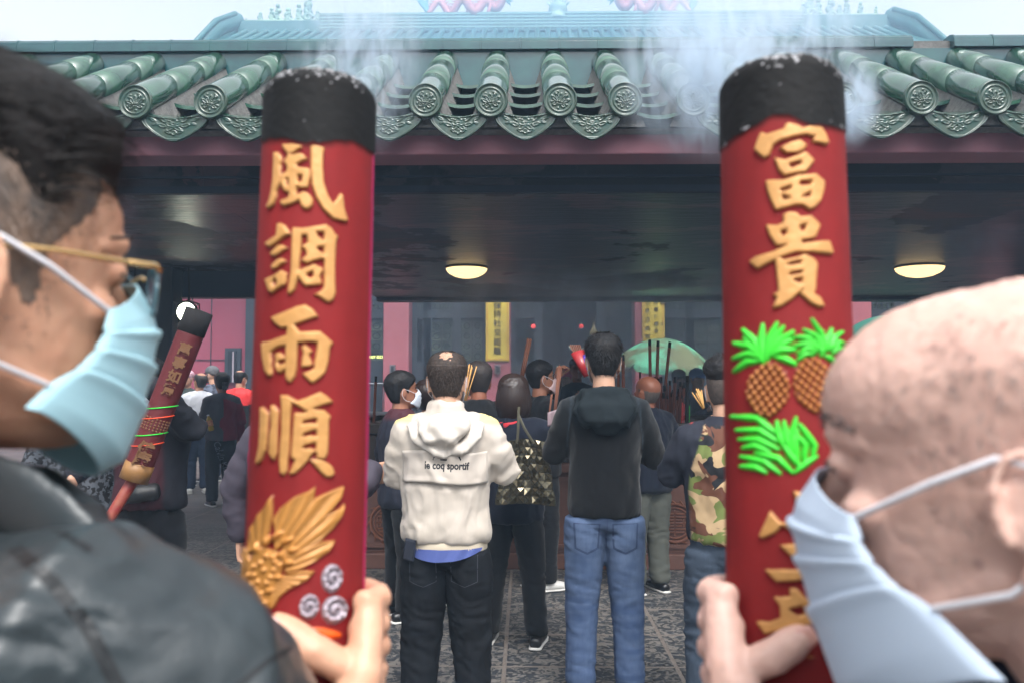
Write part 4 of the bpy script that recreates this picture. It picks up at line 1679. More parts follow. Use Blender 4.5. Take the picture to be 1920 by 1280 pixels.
for sh in [(621.5, 1084, 20, 28, .1), (579, 1137, 19, 25, .25), (626, 1143, 24, 28, .35)]:
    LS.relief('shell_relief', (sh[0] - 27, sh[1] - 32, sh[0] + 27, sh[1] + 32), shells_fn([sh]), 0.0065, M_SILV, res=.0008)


def strokes_fn(st, colr, ridge=True):
    def fn(px, py):
        h = np.zeros(px.shape)
        for k, (pts, w_) in enumerate(st):
            s_ = stroke_sd(px, py, pts, w_)
            hk = np.where(s_ > 0, np.sqrt(np.clip(s_ / w_, 0, 1)) * (.75 + .03 * (k % 5)), 0)
            h = np.maximum(h, hk)
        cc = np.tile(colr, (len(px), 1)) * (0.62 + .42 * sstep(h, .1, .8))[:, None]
        cc[:, 3] = 1
        return h, cc
    return fn


LS.relief('orange_relief', (585, 1170, 640, 1205), strokes_fn([([(590, 1180), (612, 1188), (636, 1190)], 9), ([(560, 1178), (590, 1190)], 8)], np.array(C(240, 96, 30))), .003, M_GREEN)
LS.relief('green_relief', (455, 1120, 475, 1140), strokes_fn([([(456, 1128), (472, 1130)], 6), ([(470, 1150), (505, 1165), (530, 1160)], 8)], np.array(C(60, 214, 52))), .003, M_GREEN)

RS = Stick(P(1487, 1100, .7065), P(1462, 133, .764), .0530, 'incense_column', 'thick red incense column with gold characters and green pineapples held by the bald man', lo=-.22)


def br(A_):
    return np.interp(A_, [-1.5, -1.0, -.45, -.1, .12, .45, .9, 1.5], [290, 272, 240, 218, 218, 236, 240, 250])


RS.body(-.22, .978, br, 17)
do_char(RS, (1390, 225), 7.11,
        [[(270, 170), (340, 200), (560, 130), (590, 60), (640, 50), (750, 80), (810, 120), (900, 90), (1050, 105), (1110, 200), (1150, 320), (1110, 345), (930, 300), (960, 240), (860, 210), (700, 235), (520, 290), (430, 350), (380, 490), (320, 525), (250, 480), (180, 410), (220, 280)],
         [(505, 385), (640, 310), (780, 275), (870, 345), (820, 420), (740, 450), (600, 460)],
         [(435, 510), (580, 540), (720, 490), (850, 430), (965, 550), (900, 650), (850, 710), (700, 730), (570, 760), (500, 690)],
         [(325, 815), (430, 810), (560, 810), (760, 745), (980, 725), (1100, 830), (1080, 970), (1050, 1080), (970, 1180), (900, 1215), (810, 1150), (700, 1150), (460, 1220), (400, 1100), (350, 960)]],
        [[(635, 600), (780, 560), (785, 600), (660, 655)], [(515, 940), (655, 890), (655, 930), (545, 965)], [(545, 1010), (655, 1055), (555, 1075)], [(780, 830), (920, 820), (915, 875), (770, 880)], [(800, 1035), (900, 970), (900, 1035)]])
do_char(RS, (1390, 390), 6.4,
        [[(500, 80), (580, 55), (650, 60), (710, 110), (830, 100), (940, 210), (880, 370), (720, 400), (725, 430), (960, 400), (1040, 400), (1090, 550), (1060, 565), (850, 540), (650, 540), (480, 600), (300, 690), (205, 745), (100, 650), (180, 590), (380, 530), (540, 455), (420, 465), (340, 340), (295, 205), (430, 215), (505, 180)],
         [(405, 620), (480, 600), (500, 630), (680, 590), (760, 560), (860, 610), (910, 680), (895, 800), (885, 980), (870, 1030), (940, 1080), (990, 1190), (920, 1200), (820, 1150), (690, 1030), (735, 985), (600, 1110), (480, 1190), (370, 1215), (430, 1085), (370, 1045), (445, 1010), (430, 850)]],
        [[(475, 290), (540, 270), (540, 320), (490, 345)], [(695, 225), (770, 205), (740, 285), (715, 285)], [(550, 690), (590, 665), (700, 640), (715, 670), (620, 690)], [(570, 820), (600, 780), (720, 760), (720, 790)], [(620, 870), (720, 845), (720, 905), (680, 900)]])
do_char(RS, (1400, 900), 3.368,
        [[(290, 65), (380, 80), (520, 150), (560, 190), (500, 200), (310, 130)],
         [(80, 355), (150, 190), (215, 260), (240, 265), (290, 245), (420, 240), (520, 300), (600, 370), (560, 380), (400, 310), (300, 330), (225, 285), (190, 330), (110, 365)],
         [(205, 405), (300, 400), (420, 400), (440, 440), (320, 480), (280, 480)],
         [(115, 560), (300, 560), (520, 550), (540, 600), (300, 635), (190, 640)],
         [(270, 680), (310, 675), (370, 740), (520, 720), (530, 770), (380, 790), (390, 870), (560, 850), (570, 900), (420, 905), (120, 970), (60, 885), (150, 890), (215, 865), (210, 790), (170, 735), (275, 730)]],
        [[(270, 810), (350, 790), (365, 840), (320, 850), (290, 830)]])
do_char(RS, (1400, 900), 3.368,
        [[(470, 1080), (560, 1060), (610, 1110), (560, 1150), (500, 1110)], [(380, 1110), (470, 1125), (450, 1200), (400, 1190)],
         [(270, 1180), (320, 1160), (380, 1220), (480, 1250), (500, 1160), (600, 1200), (570, 1280), (450, 1300), (330, 1260)]], [])
O_, S_ = (1300, 580), 3.765


def stl(lst, w_):
    return [([(O_[0] + a / S_, O_[1] + b / S_) for a, b in p], w_) for p in lst]


crown1 = stl([[(500, 370), (430, 220), (350, 145)], [(495, 360), (480, 220), (490, 110)], [(510, 360), (540, 200), (590, 100)], [(520, 360), (570, 220), (635, 125)], [(530, 330), (600, 230), (705, 160)], [(560, 330), (620, 250), (700, 215)],
              [(550, 320), (620, 285), (720, 285)], [(590, 340), (650, 350), (720, 388)], [(490, 340), (400, 260), (290, 240)], [(480, 345), (400, 310), (285, 345)], [(470, 365), (380, 370), (290, 435)], [(500, 380), (440, 290), (360, 200)]], 6.2)
crown2 = stl([[(910, 320), (905, 180), (835, 70)], [(890, 260), (860, 190), (780, 145)], [(890, 280), (810, 205), (705, 195)], [(890, 290), (800, 240), (695, 262)], [(870, 305), (800, 275), (735, 315)], [(850, 320), (790, 315), (735, 358)], [(930, 300), (950, 200), (975, 140)],
              [(950, 290), (1000, 190), (1050, 160)], [(970, 280), (1020, 235), (1062, 238)], [(980, 310), (1010, 275), (1058, 278)], [(930, 330), (970, 350), (990, 372)], [(900, 330), (915, 250), (905, 150)]], 4.8)
fan = stl([[(590, 880), (450, 765), (270, 755)], [(600, 935), (470, 850), (305, 850)], [(600, 985), (460, 915), (325, 915)], [(540, 1005), (440, 960), (350, 975)], [(700, 1150), (600, 1050), (440, 1010)], [(610, 1155), (500, 1070), (335, 1035)], [(515, 1150), (440, 1110), (335, 1105)],
           [(650, 990), (600, 880), (590, 790)], [(690, 1010), (655, 900), (640, 790)], [(700, 1010), (695, 880), (725, 765)], [(740, 1100), (720, 950), (735, 850)], [(715, 1150), (800, 1080), (870, 1035)], [(780, 1090), (790, 960), (740, 890)], [(840, 1050), (855, 960), (750, 810)], [(740, 1100), (680, 1020), (640, 960)]], 6.0)
GR = np.array(C(62, 216, 54))
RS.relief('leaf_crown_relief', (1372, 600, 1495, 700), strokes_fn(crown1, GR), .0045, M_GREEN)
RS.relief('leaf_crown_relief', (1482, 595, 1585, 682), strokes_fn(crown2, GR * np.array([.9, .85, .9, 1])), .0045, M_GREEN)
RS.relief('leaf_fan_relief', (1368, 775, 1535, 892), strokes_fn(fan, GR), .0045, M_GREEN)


def pine_fn(cx, cy, rx, ry, an):
    def fn(px, py):
        ca, sa = math.cos(an), math.sin(an)
        u = (px - cx) * ca + (py - cy) * sa
        v = -(px - cx) * sa + (py - cy) * ca
        r_ = np.hypot(u / rx, v / ry)
        p_, q_ = (u + v * .8) / 15.5, (u - v * .8) / 15.5
        d = np.hypot(p_ - np.round(p_), q_ - np.round(q_))
        b = np.sqrt(np.clip(1 - (d / .46) ** 2, 0, 1))
        h = sstep(1 - r_, 0, .12) * (.12 + .85 * b + .08 * fbm(np.stack([px * .4, py * .4, px * 0], 1), 3))
        w_ = sstep(h, .25, .7)[:, None]
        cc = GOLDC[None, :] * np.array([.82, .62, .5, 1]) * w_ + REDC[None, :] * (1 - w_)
        cc[:, 3] = 1
        return h, cc
    return fn


RS.relief('pineapple_relief', (1395, 672, 1485, 790), pine_fn(1441, 730, 42, 54, .12), .0048, M_GOLD)
RS.relief('pineapple_relief', (1482, 660, 1570, 785), pine_fn(1526, 722, 41, 55, -.2), .0048, M_GOLD)

# ================================================================ PEOPLE
SK_Z = np.array([0.0, .008, .02, .04, .06, .08, .10, .12, .14, .16, .18, .20, .215, .226, .232])
SK_F = np.array([.062, .078, .086, .087, .085, .084, .082, .079, .086, .088, .080, .062, .042, .018, -.004])
SK_B = np.array([.020, .000, -.028, -.060, -.078, -.088, -.096, -.101, -.104, -.104, -.099, -.086, -.066, -.042, -.016])
SK_W = np.array([.020, .036, .046, .0565, .0625, .0660, .0690, .0715, .0740, .0755, .0745, .0670, .0540, .0360, .010])
SK_P = np.array([2.0, 2.1, 2.2, 2.3, 2.35, 2.35, 2.3, 2.3, 2.3, 2.25, 2.2, 2.1, 2.05, 2.0, 2.0])


def skull(z, th, off=0.0, wide=1.0, long_=1.0):
    """point on the head; th 90 deg = face (+y), 0 = +x"""
    z = np.asarray(z, dtype=float)
    th = np.asarray(th, dtype=float)
    zz = np.clip(z, 0, .232)

    def ip(a):
        # smooth interpolation by averaging shifted lookups
        return sum(np.interp(np.clip(zz + d, 0, .232), SK_Z, a) * w_ for d, w_ in ((-.006, .25), (0, .5), (.006, .25)))
    f_, b_, w_, p_ = ip(SK_F), ip(SK_B), ip(SK_W), ip(SK_P)
    w_ = w_ * wide
    yc = (f_ + b_) / 2 - .006
    c, s = np.cos(th), np.sin(th)
    cx = np.sign(c) * np.abs(c) ** (2 / p_)
    sy = np.sign(s) * np.abs(s) ** (2 / p_)
    x = w_ * cx
    y = yc + np.where(sy > 0, (f_ - yc) * sy, (yc - b_) * sy) * long_
    n = np.stack([x, (y - yc) * .8, (zz - .125) * .9], -1)
    n /= (np.linalg.norm(n, axis=-1, keepdims=True) + 1e-9)
    return np.stack([x, y, zz], -1) + n * np.asarray(off)[..., None]


def add_head(mb, M, nth=40, ears=True, nose=True, fine=False, wide=1.0, es=1.0):
    zs = np.concatenate([np.linspace(0, .215, 22), [.222, .227, .2305, .232]])
    th = np.linspace(0, 2 * math.pi, nth, endpoint=False)
    V, Fc = [], []
    for z in zs:
        for q in skull(np.full(nth, z), th, wide=wide):
            V.append(M @ Vector(q))
    n = nth
    for i in range(len(zs) - 1):
        for k in range(n):
            k2 = (k + 1) % n
            Fc.append((i * n + k, i * n + k2, (i + 1) * n + k2, (i + 1) * n + k))
    Fc.append(tuple(range(n - 1, -1, -1)))
    Fc.append(tuple(range((len(zs) - 1) * n, len(zs) * n)))
    mb.add(V, Fc)
    R3 = M.to_3x3()
    if nose:
        mb.chain([M @ Vector((0, .074, .128)), M @ Vector((0, .086, .108)), M @ Vector((0, .100, .088)), M @ Vector((0, .098, .080))], [(.007, .010), (.009, .012), (.013, .013), (.013, .010)], 10, side=R3 @ Vector((1, 0, 0)))
        for sx in (-1, 1):
            mb.ball(M @ Vector((sx * .012, .090, .081)), (.008, .010, .007), 8, R3)
        mb.chain([M @ Vector((-.018, .084, .052)), M @ Vector((0, .092, .053)), M @ Vector((.018, .084, .052))], [.005, .008, .005], 8)
        mb.ball(M @ Vector((0, .080, .018)), (.018, .012, .012), 10, R3)
        for sx in (-1, 1):   # brow and cheek
            mb.chain([M @ Vector((sx * .012, .083, .139)), M @ Vector((sx * .035, .078, .141)), M @ Vector((sx * .056, .052, .134))], [.006, .0075, .006], 8)
            mb.ball(M @ Vector((sx * .043, .056, .092)), (.020, .018, .016), 10, R3)
    if ears:
        for sx in (-1, 1):
            E = M @ Matrix.Translation((sx * .0715 * wide, -.023, .097)) @ Matrix.Rotation(sx * R(-24), 4, 'Z') @ Matrix.Rotation(R(-10), 4, 'X') @ Matrix.Diagonal((es, es, es, 1))
            # plate
            mb.ball(E @ Vector((sx * .004, -.002, 0)), (.0055, .015, .028), 12, E.to_3x3())
            # helix
            pts, rr = [], []
            for k in range(15):
                a = R(-30 + k * 17)
                # start in front, over the top, down the back to the lobe
                yy = .016 * math.cos(a) - .002
                zz = .030 * math.sin(a) + .003
                pts.append(E @ Vector((sx * (.008 + .004 * math.sin((k / 14) * math.pi)), yy, zz)))
                rr.append(.0034 if k < 12 else .0030)
            mb.chain(pts, rr, 8)
            mb.ball(E @ Vector((sx * .005, .004, -.030)), (.0045, .0085, .0095), 10, E.to_3x3())
            mb.chain([E @ Vector((sx * .008, -.004, .018)), E @ Vector((sx * .009, -.008, .004)), E @ Vector((sx * .008, -.004, -.014)), E @ Vector((sx * .006, .004, -.02))], [.0024, .0030, .0030, .0024], 8)
            mb.ball(E @ Vector((sx * .004, .0125, -.004)), (.0045, .005, .007), 8, E.to_3x3())


def hair_cap(name, M, keep, thick, m, parent, strands=0, slen=.02, seed=1, flow=None, wide=1.0, swid=.0007, nz_=64, nt_=110, zmin=.0, lump=1.0, edge=.18):
    """hair as a shell over the skull (closed against it) plus short strands"""
    zs = np.linspace(zmin, .2318, nz_)
    th = np.linspace(0, 2 * math.pi, nt_, endpoint=False)
    Z, T = np.meshgrid(zs, th, indexing='ij')
    zf, tf = Z.ravel(), T.ravel()
    base = skull(zf, tf, 0, wide)
    k = keep(zf, tf) + edge * fbm(base * 160, seed + 9, 2)
    nn = fbm(base * 90, seed, 3)
    nn2 = fbm(base * 28, seed + 3, 2)
    off = np.where(k > 0, thick(zf, tf) * np.clip(k, 0, 1) * (1 + lump * (.22 * nn + .18 * nn2)), -.004)
    pts = skull(zf, tf, off, wide)
    Mn = np.array(M)
    pts = pts @ Mn[:3, :3].T + Mn[:3, 3]
    faces = []
    kk = (k > -.15).reshape(nz_, nt_)
    for i in range(nz_ - 1):
        for j in range(nt_):
            j2 = (j + 1) % nt_
            if kk[i, j] or kk[i, j2] or kk[i + 1, j] or kk[i + 1, j2]:
                faces.append((i * nt_ + j, i * nt_ + j2, (i + 1) * nt_ + j2, (i + 1) * nt_ + j))
    faces.append(tuple(range((nz_ - 1) * nt_, nz_ * nt_)))
    V = [tuple(p) for p in pts]
    if strands:
        r_ = np.random.RandomState(seed)
        n = strands
        z = .232 * (1 - r_.rand(n) ** 1.3 * .95)
        z = np.clip(z, zmin, .2315)
        t = r_.rand(n) * 2 * math.pi
        kk_ = keep(z, t)
        sel = kk_ > -.3 - .4 * (edge < .07)
        z, t, kk_ = z[sel], t[sel], kk_[sel]
        o0 = thick(z, t) * np.clip(kk_, 0, 1) * .7
        p0 = skull(z, t, o0, wide)
        nrm = p0 - np.array([0, -.01, .11])
        nrm /= np.linalg.norm(nrm, axis=1, keepdims=True)
        if flow is None:
            fl = np.stack([p0[:, 0] * 2, p0[:, 1] * 2 - .04, np.full(len(z), -.6)], 1)
        else:
            fl = flow(p0)
        fl = fl - nrm * (fl * nrm).sum(1, keepdims=True)
        fl /= (np.linalg.norm(fl, axis=1, keepdims=True) + 1e-6)
        fl += .35 * lump * r_.randn(len(z), 3)
        ln = slen * (.5 + .8 * r_.rand(len(z))) * np.clip(kk_ + .2, .3, 1)
        p1 = p0 + (fl * .75 + nrm * .45) * ln[:, None] * .6
        p2 = p1 + (fl * .95 + nrm * .05) * ln[:, None] * .55
        sd_ = np.cross(fl, nrm) * swid
        for a, b, c, s_ in zip(p0, p1, p2, sd_):
            o = len(V)
            for q in (a - s_, a + s_, b + s_ * .8, b - s_ * .8, c):
                q = q @ Mn[:3, :3].T + Mn[:3, 3]
                V.append(tuple(q))
            faces += [(o, o + 1, o + 2, o + 3), (o + 3, o + 2, o + 4)]
    me = bpy.data.meshes.new(name)
    me.from_pydata(V, [], faces)
    me.materials.append(m)
    me.shade_smooth()
    ob = bpy.data.objects.new(name, me)
    col.objects.link(ob)
    ob.parent = parent
    return ob


def hand(mb, wrist, d, n, side, curl=(25, 35, 20), s=1.0, spread=4, thumb=(35, 20)):
    """d: wrist->knuckles, n: palm facing direction, side: +1 thumb on the d x n side"""
    d = Vector(d).normalized()
    n = Vector(n)
    n = (n - d * n.dot(d)).normalized()
    l = d.cross(n) * side
    wrist = Vector(wrist)
    mb.chain([wrist - d * .02, wrist + d * .03 * s, wrist + d * .075 * s, wrist + d * .09 * s], [(.024 * s, .017 * s), (.034 * s, .0165 * s), (.040 * s, .013 * s), (.038 * s, .010 * s)], 14, side=l, cap=.4)
    for k, (off, ln, rr) in enumerate([(.030, .070, .0088), (.010, .078, .0092), (-.010, .073, .0088), (-.029, .058, .0078)]):
        p = wrist + d * (.086 - .004 * abs(k - 1)) * s + l * off * s
        ang = 0
        pts, rad = [p - d * .02 * s, p], [rr * s, rr * s]
        sp = (1.5 - k) * R(spread)
        for c_, fr, rf in zip(curl, (.46, .30, .24), (1.0, .92, .80)):
            ang += R(c_ * (1 + .06 * k))
            v = d * math.cos(ang) + n * math.sin(ang) + l * math.sin(sp)
            p = p + v.normalized() * ln * fr * s
            pts.append(p)
            rad.append(rr * rf * s)
        mb.chain(pts, rad, 10)
    p = wrist + d * .022 * s + l * .022 * s
    v = (d * math.cos(R(thumb[0])) + l * math.sin(R(thumb[0]))).normalized()
    q = p + v * .042 * s + n * .010 * s
    v2 = (v * math.cos(R(thumb[1])) + n * math.sin(R(thumb[1])) + d * .2).normalized()
    r_ = q + v2 * .030 * s
    mb.chain([p, q, r_, r_ + (v2 + n * .15).normalized() * .024 * s], [.014 * s, .0115 * s, .0105 * s, .0085 * s], 10)


def cloth_fn(amp=.006, seed=0, sleeve_x=.21):
    def f(co, no):
        x, y, z = co[:, 0], co[:, 1], co[:, 2]
        w_ = fbm(co * 5, seed + 5, 2)[:, None] * .12
        q1 = (co + w_) * np.array([15, 15, 5.0])
        q2 = (co + w_) * np.array([7, 7, 19.0])
        r1 = 1 - 2 * np.abs(fbm(q1, seed, 2))
        r2 = 1 - 2 * np.abs(fbm(q2, seed + 1, 2))
        ws = sstep(np.abs(x), sleeve_x - .04, sleeve_x + .04)
        fine = 1 - 2 * np.abs(fbm((co + w_ * .5) * np.array([26, 26, 17.0]), seed + 8, 2))
        return amp * (1.5 * (r1 * (1 - ws) + r2 * ws) + .55 * fine) + amp * .9 * fbm(co * 6, seed + 2, 2)
    return f


def leg_fn(amp=.006, seed=0, H=1.7):
    def f(co, no):
        z = co[:, 2] / H
        w_ = fbm(co * 6, seed + 5, 2)[:, None] * .10
        q2 = (co + w_ + np.stack([z * 0, z * 0, co[:, 0] * .5], 1)) * np.array([8, 8, 24.0])
        r2 = 1 - 2 * np.abs(fbm(q2, seed + 1, 2))
        q1 = (co + w_) * np.array([14, 14, 4.0])
        r1 = 1 - 2 * np.abs(fbm(q1, seed + 7, 2))
        wk = np.exp(-((z - .27) / .07) ** 2) + .9 * np.exp(-((z - .07) / .06) ** 2) + .8 * np.exp(-((z - .44) / .04) ** 2)
        fine = 1 - 2 * np.abs(fbm((co + w_ * .6) * np.array([22, 22, 46.0]), seed + 11, 2))
        return amp * .72 * (1.6 * r2 * np.clip(.3 + wk, 0, 1.3) + .7 * r1 + .55 * fine * np.clip(.3 + wk, 0, 1))
    return f


def mskin(name, c):
    return mat('skin_' + name, c, rough=0.5, var=0.35, vscale=22, vcol=tuple([c[0] * .8, c[1] * .62, c[2] * .58, 1]), bump=0.15, bscale=120, bdist=.0008)


SKIN = {'a': mskin('a', C(196, 148, 122)), 'b': mskin('b', C(204, 160, 134)), 'c': mskin('c', C(158, 108, 84)), 'd': mskin('d', C(136, 84, 62))}
HAIR_BK = mat('hair_black', C(20, 19, 21), spec=.3, bump=.6, bscale=260, bdist=.003, rough=0.6, var=0.4, vscale=60, vcol=C(40, 36, 36))
HAIR_GR = mat('hair_grey', C(66, 62, 60), rough=0.55, var=0.7, vscale=80, vcol=C(28, 26, 26))
HAIR_BR = mat('hair_brown', C(44, 30, 26), rough=0.42, var=0.5, vscale=60)
HAIR_ST = mat('hair_stubble', C(92, 80, 74), rough=0.8, var=0.6, vscale=90, vcol=C(56, 50, 48))
M_MASKW = mat('mask_white', C(206, 214, 226), rough=0.8, bump=.2, bscale=300, bdist=.0004)
M_MASKP = mat('mask_pinkish', C(206, 176, 176), rough=0.8)
M_STRAP = mat('strap_white', C(222, 220, 226), rough=0.8)
M_SHOE = mat('shoe_black', C(22, 22, 24), rough=0.35)
M_SHOEW = mat('shoe_white', C(200, 198, 194), rough=0.6)
M_DARK1 = mat('cloth_black', C(14, 15, 19), spec=.2, rough=0.85, bump=.2, bscale=300, sheen=.1)
M_NAVY = mat('cloth_navy', C(13, 18, 32), spec=.2, rough=0.85, bump=.2, bscale=300, sheen=.1)


def keep_line(front=.165, side=.13, back=.035, soft=.02):
    """hairline: keeps z above a height that depends on the angle"""
    def f(z, th):
        s = np.sin(th)
        line = np.where(s > 0, side + (front - side) * np.clip(s * 1.25, 0, 1) ** 2, side + (back - side) * np.clip(-s * 1.35, 0, 1) ** 1.0)
        sb = np.exp(-((s - .18) / .12) ** 2) * .035
        return np.clip((z - (line - sb)) / soft, -1, 1)
    return f


def person(label, px, d, H, rz, arms, jacket, trousers, skin='a', hair='short', hairm=None, puff=1.0, hem=.50, head=(0, 0), lean=0.0, shoes=None, group=None, mask=None,
           jcols=None, tcols=None, vox=.013, hvox=.0075, strands=0, amp=.006, stance=(.10, 0), steps=(0, 0), legm=1.0, cat='person', hands=None, collar=.0, hip=1.0, glasses=False, seed=1,
           handcurl=(35, 45, 30), hbase=None, torso_w=1.0, headoff=(0, 0), hcols=None, wide=1.0, nohem=False):
    k = H / 1.70
    x0 = P(px, 700, d).x
    t = thing('person', (x0, d, 0), R(rz), label, cat, group)
    th_ = R(head[1])
    nb = Vector((0, lean * .62 + .0, .835 * H))
    HM = Matrix.Translation(nb + Vector((headoff[0], headoff[1] + .015, .03 * k))) @ Matrix.Rotation(th_, 4, 'Z') @ Matrix.Rotation(R(head[0]), 4, 'X') @ Matrix.Translation((0, .012, H - .835 * H - .03 * k - .235)) 
    hs = 1.0
    # ---- body: head, neck, shoulders, arms and hands in one surface
    mb = MB()
    add_head(mb, HM, wide=wide)
    skb = HM @ Vector((0, -.022, .045))
    mb.chain([nb + Vector((0, -.01, -.06)), nb + Vector((0, -.004, .0)), (nb + skb) / 2 + Vector((0, -.002, .0)), skb], [(.062, .058), (.054, .054), (.053, .055), (.050, .052)], 16)
    mb.chain([(-.15 * k, lean * .58, .80 * H), (0, lean * .6, .815 * H), (.15 * k, lean * .58, .80 * H)], [.04, .055, .04], 12)
    for i, (sx, (el, wr)) in enumerate(zip((-1, 1), arms)):
        sh = Vector((sx * .165 * k, lean * .6, .80 * H))
        el, wr = Vector(el), Vector(wr)
        mb.chain([sh, el, wr], [.042, .034, .024], 12)
        dd = (wr - el).normalized()
        if hands and hands[i]:
            n_ = Vector(hands[i][0])
            cu = hands[i][1]
        else:
            n_ = Vector((-sx, .2, .1))
            cu = handcurl
        ddx = dd if not (hands and hands[i] and len(hands[i]) > 2) else Vector(hands[i][2])
        hand(mb, wr, ddx, n_, 1 if (ddx.cross((n_ - ddx * n_.dot(ddx)).normalized()).dot(Vector((-sx, .3, .6))) > 0) else -1, cu)
    remesh('body', mb, hvox, SKIN[skin], t, smooth=3, cols=None)
    # ---- jacket
    pf = puff
    mb = MB()
    zh = hem * H
    tw = torso_w
    sec = [(zh, .172 * hip, .120), (zh + .03, .178 * hip, .126), (.60 * H, .168 * tw, .118), (.68 * H, .178 * tw, .124), (.75 * H, .190 * tw, .125), (.79 * H, .180 * tw, .112), (.82 * H, .125, .085), (.842 * H, .072, .068)]
    pts = [Vector((0, lean * (.62 * max(0, (z - .5 * H)) / (.335 * H)), z)) for z, a, b in sec]
    mb.chain(pts, [(a * k * pf, b * k * pf) for z, a, b in sec], 28, side=(1, 0, 0), cap=.12)
    if collar:
        mb.chain([nb + Vector((0, -.008, -.045)), nb + Vector((0, -.002, collar))], [(.076, .074), (.068, .068)], 20, side=(1, 0, 0), cap=.05)
    for sx, (el, wr) in zip((-1, 1), arms):
        sh = Vector((sx * .162 * k * tw, lean * .6, .788 * H))
        el, wr = Vector(el), Vector(wr)
        mb.chain([Vector((sx * .09, lean * .6, .80 * H)), sh, sh.lerp(el, .5), el, el.lerp(wr, .5), wr.lerp(el, .10), wr.lerp(el, .03)],
                 [.062 * pf * k, .068 * pf * k, .064 * pf, .056 * pf, .050 * pf, .040 * pf, .036 * pf], 16)
    jo = remesh('jacket', mb, vox, jacket, t, smooth=4, disp=cloth_fn(amp, seed), cols=jcols)
    # ---- trousers
    mb = MB()
    st, sy = stance
    mb.chain([(0, 0, .56 * H), (0, 0, .52 * H), (0, .0, .475 * H)], [(.158 * k * hip, .108 * k), (.168 * k * hip, .118 * k), (.150 * k * hip, .105 * k)], 22, side=(1, 0, 0), cap=.3)
    feet = []
    for sx, so in zip((-1, 1), steps):
        hp = Vector((sx * .085 * k, 0, .49 * H))
        ft = Vector((sx * st, so, .045 * H))
        kn = hp.lerp(ft, .5) + Vector((sx * .006, .02, .0))
        mb.chain([hp, hp.lerp(kn, .45), kn, kn.lerp(ft, .5), ft], [(.092 * k * legm, .098 * k), (.084 * legm, .088), (.067 * legm, .070), (.062 * legm, .066), (.058 * legm, .062)], 18, side=(1, 0, 0), cap=.15)
        feet.append(ft)
    remesh('trousers', mb, vox, trousers, t, smooth=4, disp=leg_fn(amp, seed + 3, H), cols=tcols)
    for ft, sx in zip(feet, (-1, 1)):
        mb = MB()
        b_ = Vector((ft.x, ft.y - .02, 0))
        mb.chain([b_ + Vector((0, -.055, .036)), b_ + Vector((0, .02, .042)), b_ + Vector((sx * .006, .11, .036)), b_ + Vector((sx * .008, .17, .028))], [(.034, .032), (.038, .045), (.045, .034), (.038, .024)], 14, side=(1, 0, 0))
        so = remesh('shoe', mb, .009, shoes or M_SHOE, t, smooth=3)
        sb = MB().chain([b_ + Vector((0, -.06, .010)), b_ + Vector((0, .02, .010)), b_ + Vector((sx * .006, .11, .010)), b_ + Vector((sx * .008, .175, .012))], [(.037, .010), (.040, .010), (.048, .010), (.041, .010)], 14, side=(1, 0, 0))
        sb.build('sole', M_SHOEW if shoes is None or shoes.name != 'shoe_black' else M_BLACK, so, smooth=True)
    # ---- hair
    hm = hairm or HAIR_BK
    if hair == 'short':
        hair_cap('hair', HM, keep_line(), lambda z, t_: .006 + .012 * sstep(z, .10, .19), hm, t, strands, seed=seed, wide=wide)
    elif hair == 'balding':
        def kp(z, t_):
            base = keep_line(.19, .13, .035)(z, t_)
            return np.minimum(base, np.clip((.213 - z) / .012, -1, 1))
        hair_cap('hair', HM, kp, lambda z, t_: .005 + .004 * sstep(z, .08, .15), hm, t, strands, seed=seed, wide=wide)
    elif hair == 'thinning':
        def kp(z, t_):
            base = keep_line(.165, .13, .035)(z, t_)
            p = skull(z, t_)
            r_ = np.hypot(p[..., 0] / .040, (p[..., 1] + .058) / .042)
            return np.minimum(base, np.where(z > .17, np.clip((r_ - .62) * .5, -1, 1), 1))
        hair_cap('hair', HM, kp, lambda z, t_: .004 + .006 * sstep(z, .10, .18), hm, t, strands, slen=.013, seed=seed, wide=wide)
    elif hair == 'bald':
        hair_cap('hair', HM, lambda z, t_: np.minimum(keep_line(.20, .14, .04)(z, t_), np.clip((.14 - z) / .02, -1, 1)) * .6, lambda z, t_: .002 + 0 * z, HAIR_ST, t, 0, seed=seed, wide=wide)
    elif hair == 'fade':
        hair_cap('hair', HM, keep_line(.165, .17, .150, .02), lambda z, t_: .006 + .026 * sstep(z, .15, .21), hm, t, strands, slen=.03, seed=seed, wide=wide, flow=lambda p: np.stack([p[:, 0] * .5, .4 + p[:, 1] * 0, .4 + p[:, 2] * 0], 1))
        hair_cap('stubble', HM, keep_line(.19, .12, .045, .02), lambda z, t_: .0016 + 0 * z, HAIR_ST, t, 0, seed=seed + 4, wide=wide)
    elif hair == 'bob':
        hair_cap('hair', HM, keep_line(.16, .09, -.2), lambda z, t_: .016 + .012 * sstep(-z, -.14, -.02), hm, t, 0, seed=seed)
        # falling curtain of hair with a rounded hem
        mb = MB()
        n_, ch = 60, 16
        V, Fc = [], []
        for inner in (0, 1):
            for j in range(ch + 1):
                v = j / ch
                for i in range(n_):
                    a = R(125) + (R(415) - R(125)) * i / (n_ - 1)
                    w_ = .090 + .016 * math.sin(v * math.pi * .9) - .018 * v ** 3 - inner * .012
                    l_ = .112 + .012 * math.sin(v * math.pi) - .030 * v ** 3 - inner * .012
                    rip = .0015 * math.sin(i * 2.7) * (1 - inner)
                    V.append(HM @ Vector(((w_ + rip) * math.cos(a), -.012 + (l_ + rip) * math.sin(a), .165 - .185 * v)))
        m_ = (ch + 1) * n_
        for j in range(ch):
            for i in range(n_ - 1):
                a = j * n_ + i
                Fc.append((a, a + 1, a + n_ + 1, a + n_))
                Fc.append((m_ + a, m_ + a + n_, m_ + a + n_ + 1, m_ + a + 1))
